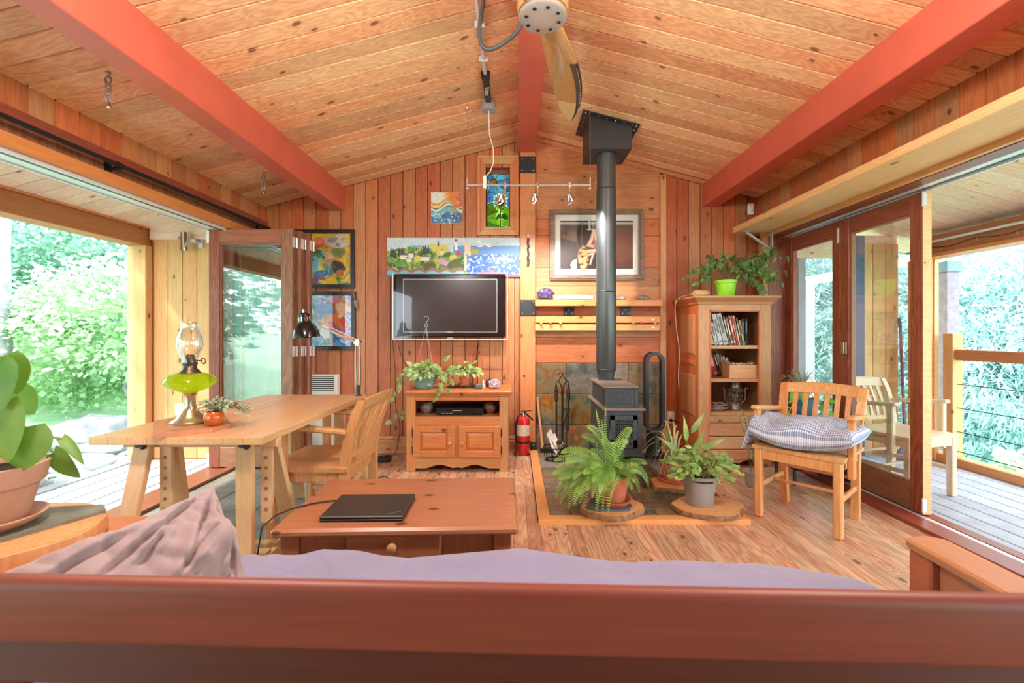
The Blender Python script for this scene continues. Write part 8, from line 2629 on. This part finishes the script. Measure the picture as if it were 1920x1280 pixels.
for i, e in enumerate(tips):
    q = at(*e)
    a = fs + Vector((rr.uniform(-.05, .05), rr.uniform(-.05, .05), -.01))
    hgt = .05 + .09 * rr.random() + max(0, q.z - a.z) * .6
    horiz = (q - a); horiz.z = 0
    m1 = a + horiz * .30 + Vector((0, 0, hgt)); m2 = a + horiz * .95 + Vector((0, 0, max(hgt * .8, q.z - a.z + .04)))
    frond([a, m1, m2, q], (.034 + .010 * rr.random()), 'frond', fe, M['leaffern'], 30, i)
for i, (e, ctrl) in enumerate((((1117, 765, 3.0), 0), ((1136, 762, 2.98), 0), ((1128, 785, 2.96), 0))):
    q = at(*e); a = fs + Vector((rr.uniform(-.04, .04), .02, 0))
    frond([a, a.lerp(q, .4) + Vector((-.03, 0, .05)), q], .012, 'frond', fe, M['leaffern'], 26, 90 + i)

logslice('log_slice', 'pale log slice under the grey plastic pot', (1.235, 2.87), HZ + .001, .225, .175, .036, 8, amp=.12)
gc_ = Vector((1.19, 2.895, HZ + .0375))
gp_ = thing('grey_pot_plant', 'bushy green plant in a grey plastic pot in front of the bookcase', 'potted plant', gc_)
b = MB(); b.lathe([(0, 0), (.078, 0), (.082, .006), (.103, .172), (.112, .174), (.114, .192), (.106, .194), (.101, .175), (0, .17)], 36, gc_); part('pot', b, M['greypot'], gp_)
b = blob((gc_.x, gc_.y, gc_.z + .168), .10, 1, 1, .16, .3, 5, 4, 3); part('soil', b, M['soil'], gp_)
rr = random.Random(41)
lf2 = [leaf(.062, .026, M['leafcactus'], 'leaf', 'oval', .3, .15, 6), leaf(.05, .024, M['leafcactus'], 'leaf', 'oval', .2, .1, 6)]
st_ = MB(); k = 0
for i in range(68):
    a = 2 * PI * rr.random(); r_ = .23 * math.sqrt(rr.random()) + .02
    a0 = Vector((gc_.x + rr.uniform(-.05, .05), gc_.y + rr.uniform(-.05, .05), gc_.z + .175))
    q = Vector((gc_.x + r_ * math.cos(a), gc_.y + r_ * math.sin(a) * .8, gc_.z + .20 + .15 * (1 - (r_ / .25) ** 2) * rr.uniform(.5, 1.2)))
    mid = (a0 + q) / 2 + Vector((0, 0, .06))
    st_.tube([a0, mid, q], [.003, .0025, .0015], 5)
    for t_ in (.45, .65, .82, 1.0):
        p = a0.lerp(mid, t_).lerp(mid.lerp(q, t_), t_)
        d = Vector((math.cos(a) + rr.uniform(-.7, .7), math.sin(a) + rr.uniform(-.7, .7), rr.uniform(-.5, .7)))
        put('leaf', lf2[k % 2], gp_, orient(p, d, (rr.uniform(-.6, .6), -1, rr.uniform(.1, 1))), rr.uniform(.7, 1.25)); k += 1
bl = leaf(.17, .036, M['leafcactus'], 'leaf', 'lance', .2, .2, 8)
for px, py, d in ((1296, 800, (.5, 0, .75)), (1287, 815, (-.1, -.2, 1)), (1318, 830, (.8, -.2, .5)), (1272, 835, (-.7, -.2, .6)), (1300, 835, (.3, -.4, .9))):
    put('leaf', bl, gp_, orient(at(px, py + 12, 2.9), d, (0, -1, .6)), 1.0)
part('stems', st_, M['stem'], gp_)

logslice('log_slice', 'log slice under the spider plant behind the grey pot', (1.19, 3.30), HZ + .001, .20, .15, .038, 6)
sc2 = Vector((1.175, 3.33, HZ + .0395))
sp_ = thing('spider_plant', 'arching striped spider plant in a terracotta pot beside the stove', 'potted plant', sc2)
b = MB(); b.lathe([(0, 0), (.09, 0), (.108, .022), (.104, .026), (.088, .010), (0, .008)], 28, sc2); part('saucer', b, M['terra'], sp_)
b = MB(); b.lathe([(0, .009), (.068, .009), (.088, .10), (.094, .101), (.098, .138), (.092, .14), (.088, .12), (0, .116)], 28, sc2); part('pot', b, M['terra'], sp_)
b = MB(); b.lathe([(0, .126), (.088, .122)], 20, sc2); part('soil', b, M['soil'], sp_)
rr = random.Random(51)
def blade_leaf(a, m1, q, w, name, parent, mat):
    mb = MB(); n = 10; vs = []
    for i in range(n + 1):
        t_ = i / n
        p = Vector(a).lerp(m1, t_).lerp(Vector(m1).lerp(q, t_), t_)
        d = (Vector(m1) - Vector(a)).lerp(Vector(q) - Vector(m1), t_).normalized()
        s = d.cross(Vector((0, 0, 1)))
        if s.length < .1: s = d.cross(Vector((.2, -1, 0)))
        s.normalize(); ww = w * (1 - t_ ** 3) * .5 + .0006
        nrm_ = s.cross(d)
        vs += [p + s * ww + nrm_ * ww * .4, p, p - s * ww + nrm_ * ww * .4]
    fs = []
    for i in range(n):
        a_ = 3 * i; fs += [(a_, a_ + 1, a_ + 4, a_ + 3), (a_ + 1, a_ + 2, a_ + 5, a_ + 4)]
    mb.add(vs, fs, True)
    return part(name, mb, mat, parent, recalc=False, angle=180)
tipS = [(1208, 838), (1205, 850), (1212, 865), (1210, 880), (1220, 890), (1232, 900), (1243, 905), (1238, 890), (1225, 870), (1215, 828), (1222, 815), (1240, 800), (1243, 790), (1248, 800), (1262, 800), (1275, 815), (1290, 830), (1300, 850), (1235, 850), (1250, 870), (1258, 880), (1270, 800), (1228, 838), (1246, 835), (1206, 822), (1230, 880), (1255, 830), (1305, 868)]
for i, (px, py) in enumerate(tipS):
    q = at(px, py, 3.15 + .35 * rr.random())
    a = sc2 + Vector((rr.uniform(-.03, .03), rr.uniform(-.03, .03), .125))
    mid = a.lerp(q, .45) + Vector((0, 0, .20 + .08 * rr.random()))
    blade_leaf(a, mid, q, .013, 'blade', sp_, M['leafspider'])

# small silvery herb beside the chair
hc = Vector((at(1412, 868, 3.42).x, 3.42, 0.001))
hb = thing('herb_plant', 'silvery leafed herb in a small pot between the bookcase and the oak chair', 'potted plant', hc)
b = MB(); b.lathe([(0, 0), (.05, 0), (.065, .10), (.07, .102), (.07, .115), (.06, .115), (0, .10)], 24, hc); part('pot', b, M['greypot'], hb)
rr = random.Random(61); sl_ = leaf(.03, .014, M['leafgrey'], 'leaf', 'oval', .2, .1, 4); st_ = MB()
for i in range(9):
    q = at(rr.uniform(1382, 1428), rr.uniform(762, 825), 3.42)
    a = hc + Vector((rr.uniform(-.03, .03), rr.uniform(-.03, .03), .10))
    mid = a.lerp(q, .5) + Vector((0, 0, .03)); st_.tube([a, mid, q], .0018, 4)
    for t_ in np.linspace(.3, 1, 14):
        p = a.lerp(mid, t_).lerp(mid.lerp(q, t_), t_)
        put('leaf', sl_, hb, orient(p, (rr.uniform(-1, 1), rr.uniform(-1, .6), rr.uniform(-.2, .8)), (0, -.6, 1)), rr.uniform(.7, 1.3))
part('stems', st_, M['woodstem'], hb)

# plant stand behind the oak chair
pX, pY = at(1515, 830, 3.55).x, 3.55
pst = thing('plant_stand', 'black metal plant stand behind the oak chair', 'plant stand', (pX, pY, 0))
for zz in (.12, .475):
    b = MB(); b.box(pX - .19, pX + .19, pY - .13, pY + .13, zz, zz + .012, .003); part('shelf', b, M['steel'], pst)
    b = MB(); b.box(pX - .19, pX + .19, pY - .13, pY - .12, zz + .0, zz + .025); part('shelf_rim', b, M['steel'], pst)
for sx in (-1, 1):
    for sy in (-1, 1):
        b = MB(); b.box(pX + sx * .18 - .01, pX + sx * .18 + .01, pY + sy * .12 - .01, pY + sy * .12 + .01, 0.001, .49, .002); part('leg', b, M['steel'], pst)
tc = Vector((pX - .03, pY, .4885))
tq = thing('teal_pot_plant', 'broad-leaved trailing plant in a blue-teal pot on the black plant stand', 'potted plant', tc)
b = MB(); b.lathe([(0, 0), (.07, 0), (.076, .006), (.098, .15), (.102, .16), (.094, .162), (.09, .145), (0, .14)], 28, tc); part('pot', b, plain('blue_teal_pot', rgb(70, 118, 146), .4), tq)
rr = random.Random(71); lf3 = leaf(.10, .062, leafmat('bright_green_leaf', rgb(84, 160, 40), rgb(140, 200, 80), .35, nscale=8), 'leaf', 'heart', .3, .15, 6); st_ = MB()
for (px, py) in ((1478, 775), (1470, 790), (1462, 810), (1475, 760), (1490, 735), (1500, 730), (1488, 745), (1535, 765), (1545, 780), (1552, 800), (1540, 755), (1555, 775), (1560, 790), (1480, 800), (1510, 738), (1468, 770), (1545, 745), (1530, 790), (1528, 812), (1566, 805)):
    q = at(px, py, pY - .08 - .05 * rr.random()); a = tc + Vector((0, 0, .15))
    mid = a.lerp(q, .5) + Vector((0, 0, .08)); st_.tube([a, mid, q], .003, 5)
    put('leaf', lf3, tq, orient(q, (q.x - tc.x + rr.uniform(-.1, .1), -.15, rr.uniform(-.2, .05)), (0, -1, .7)), rr.uniform(.7, 1.1))
part('stems', st_, M['stem'], tq)
gr_ = thing('grassy_plant', 'wispy grass-like plant hanging over the back of the plant stand', 'potted plant', (pX - .01, pY + .10, .488))
gq = Vector((pX - .005, pY + .09, .4885))
b = MB(); b.lathe([(0, 0), (.035, 0), (.05, .20), (.054, .202), (.048, .204), (0, .195)], 20, gq); part('pot', b, M['terrapale'], gr_)
rr = random.Random(81)
for i in range(70):
    q = at(rr.uniform(1462, 1545), rr.uniform(690, 745), pY + rr.uniform(-.1, .1))
    a = gq + Vector((rr.uniform(-.03, .03), rr.uniform(-.03, .03), .20))
    blade_leaf(a, a.lerp(q, .5) + Vector((0, 0, .10 + .06 * rr.random())), q, .006, 'blade', gr_, M['leafgrey'])
for px, lab, m, z in ((1500, 'small terracotta pot on the lower shelf of the plant stand', 'terra', .1325), (1545, 'blue ceramic dish on the lower shelf of the plant stand', None, .1325)):
    x = at(px, 870, 3.5).x
    b = MB(); b.lathe([(0, 0), (.045, 0), (.065, .06), (.07, .062), (.066, .066), (.06, .055), (0, .05)], 22, (x, 3.5, z))
    single('small_pot', b, M[m] if m else plain('blue_dish', rgb(120, 150, 180), .3), lab, 'pot')
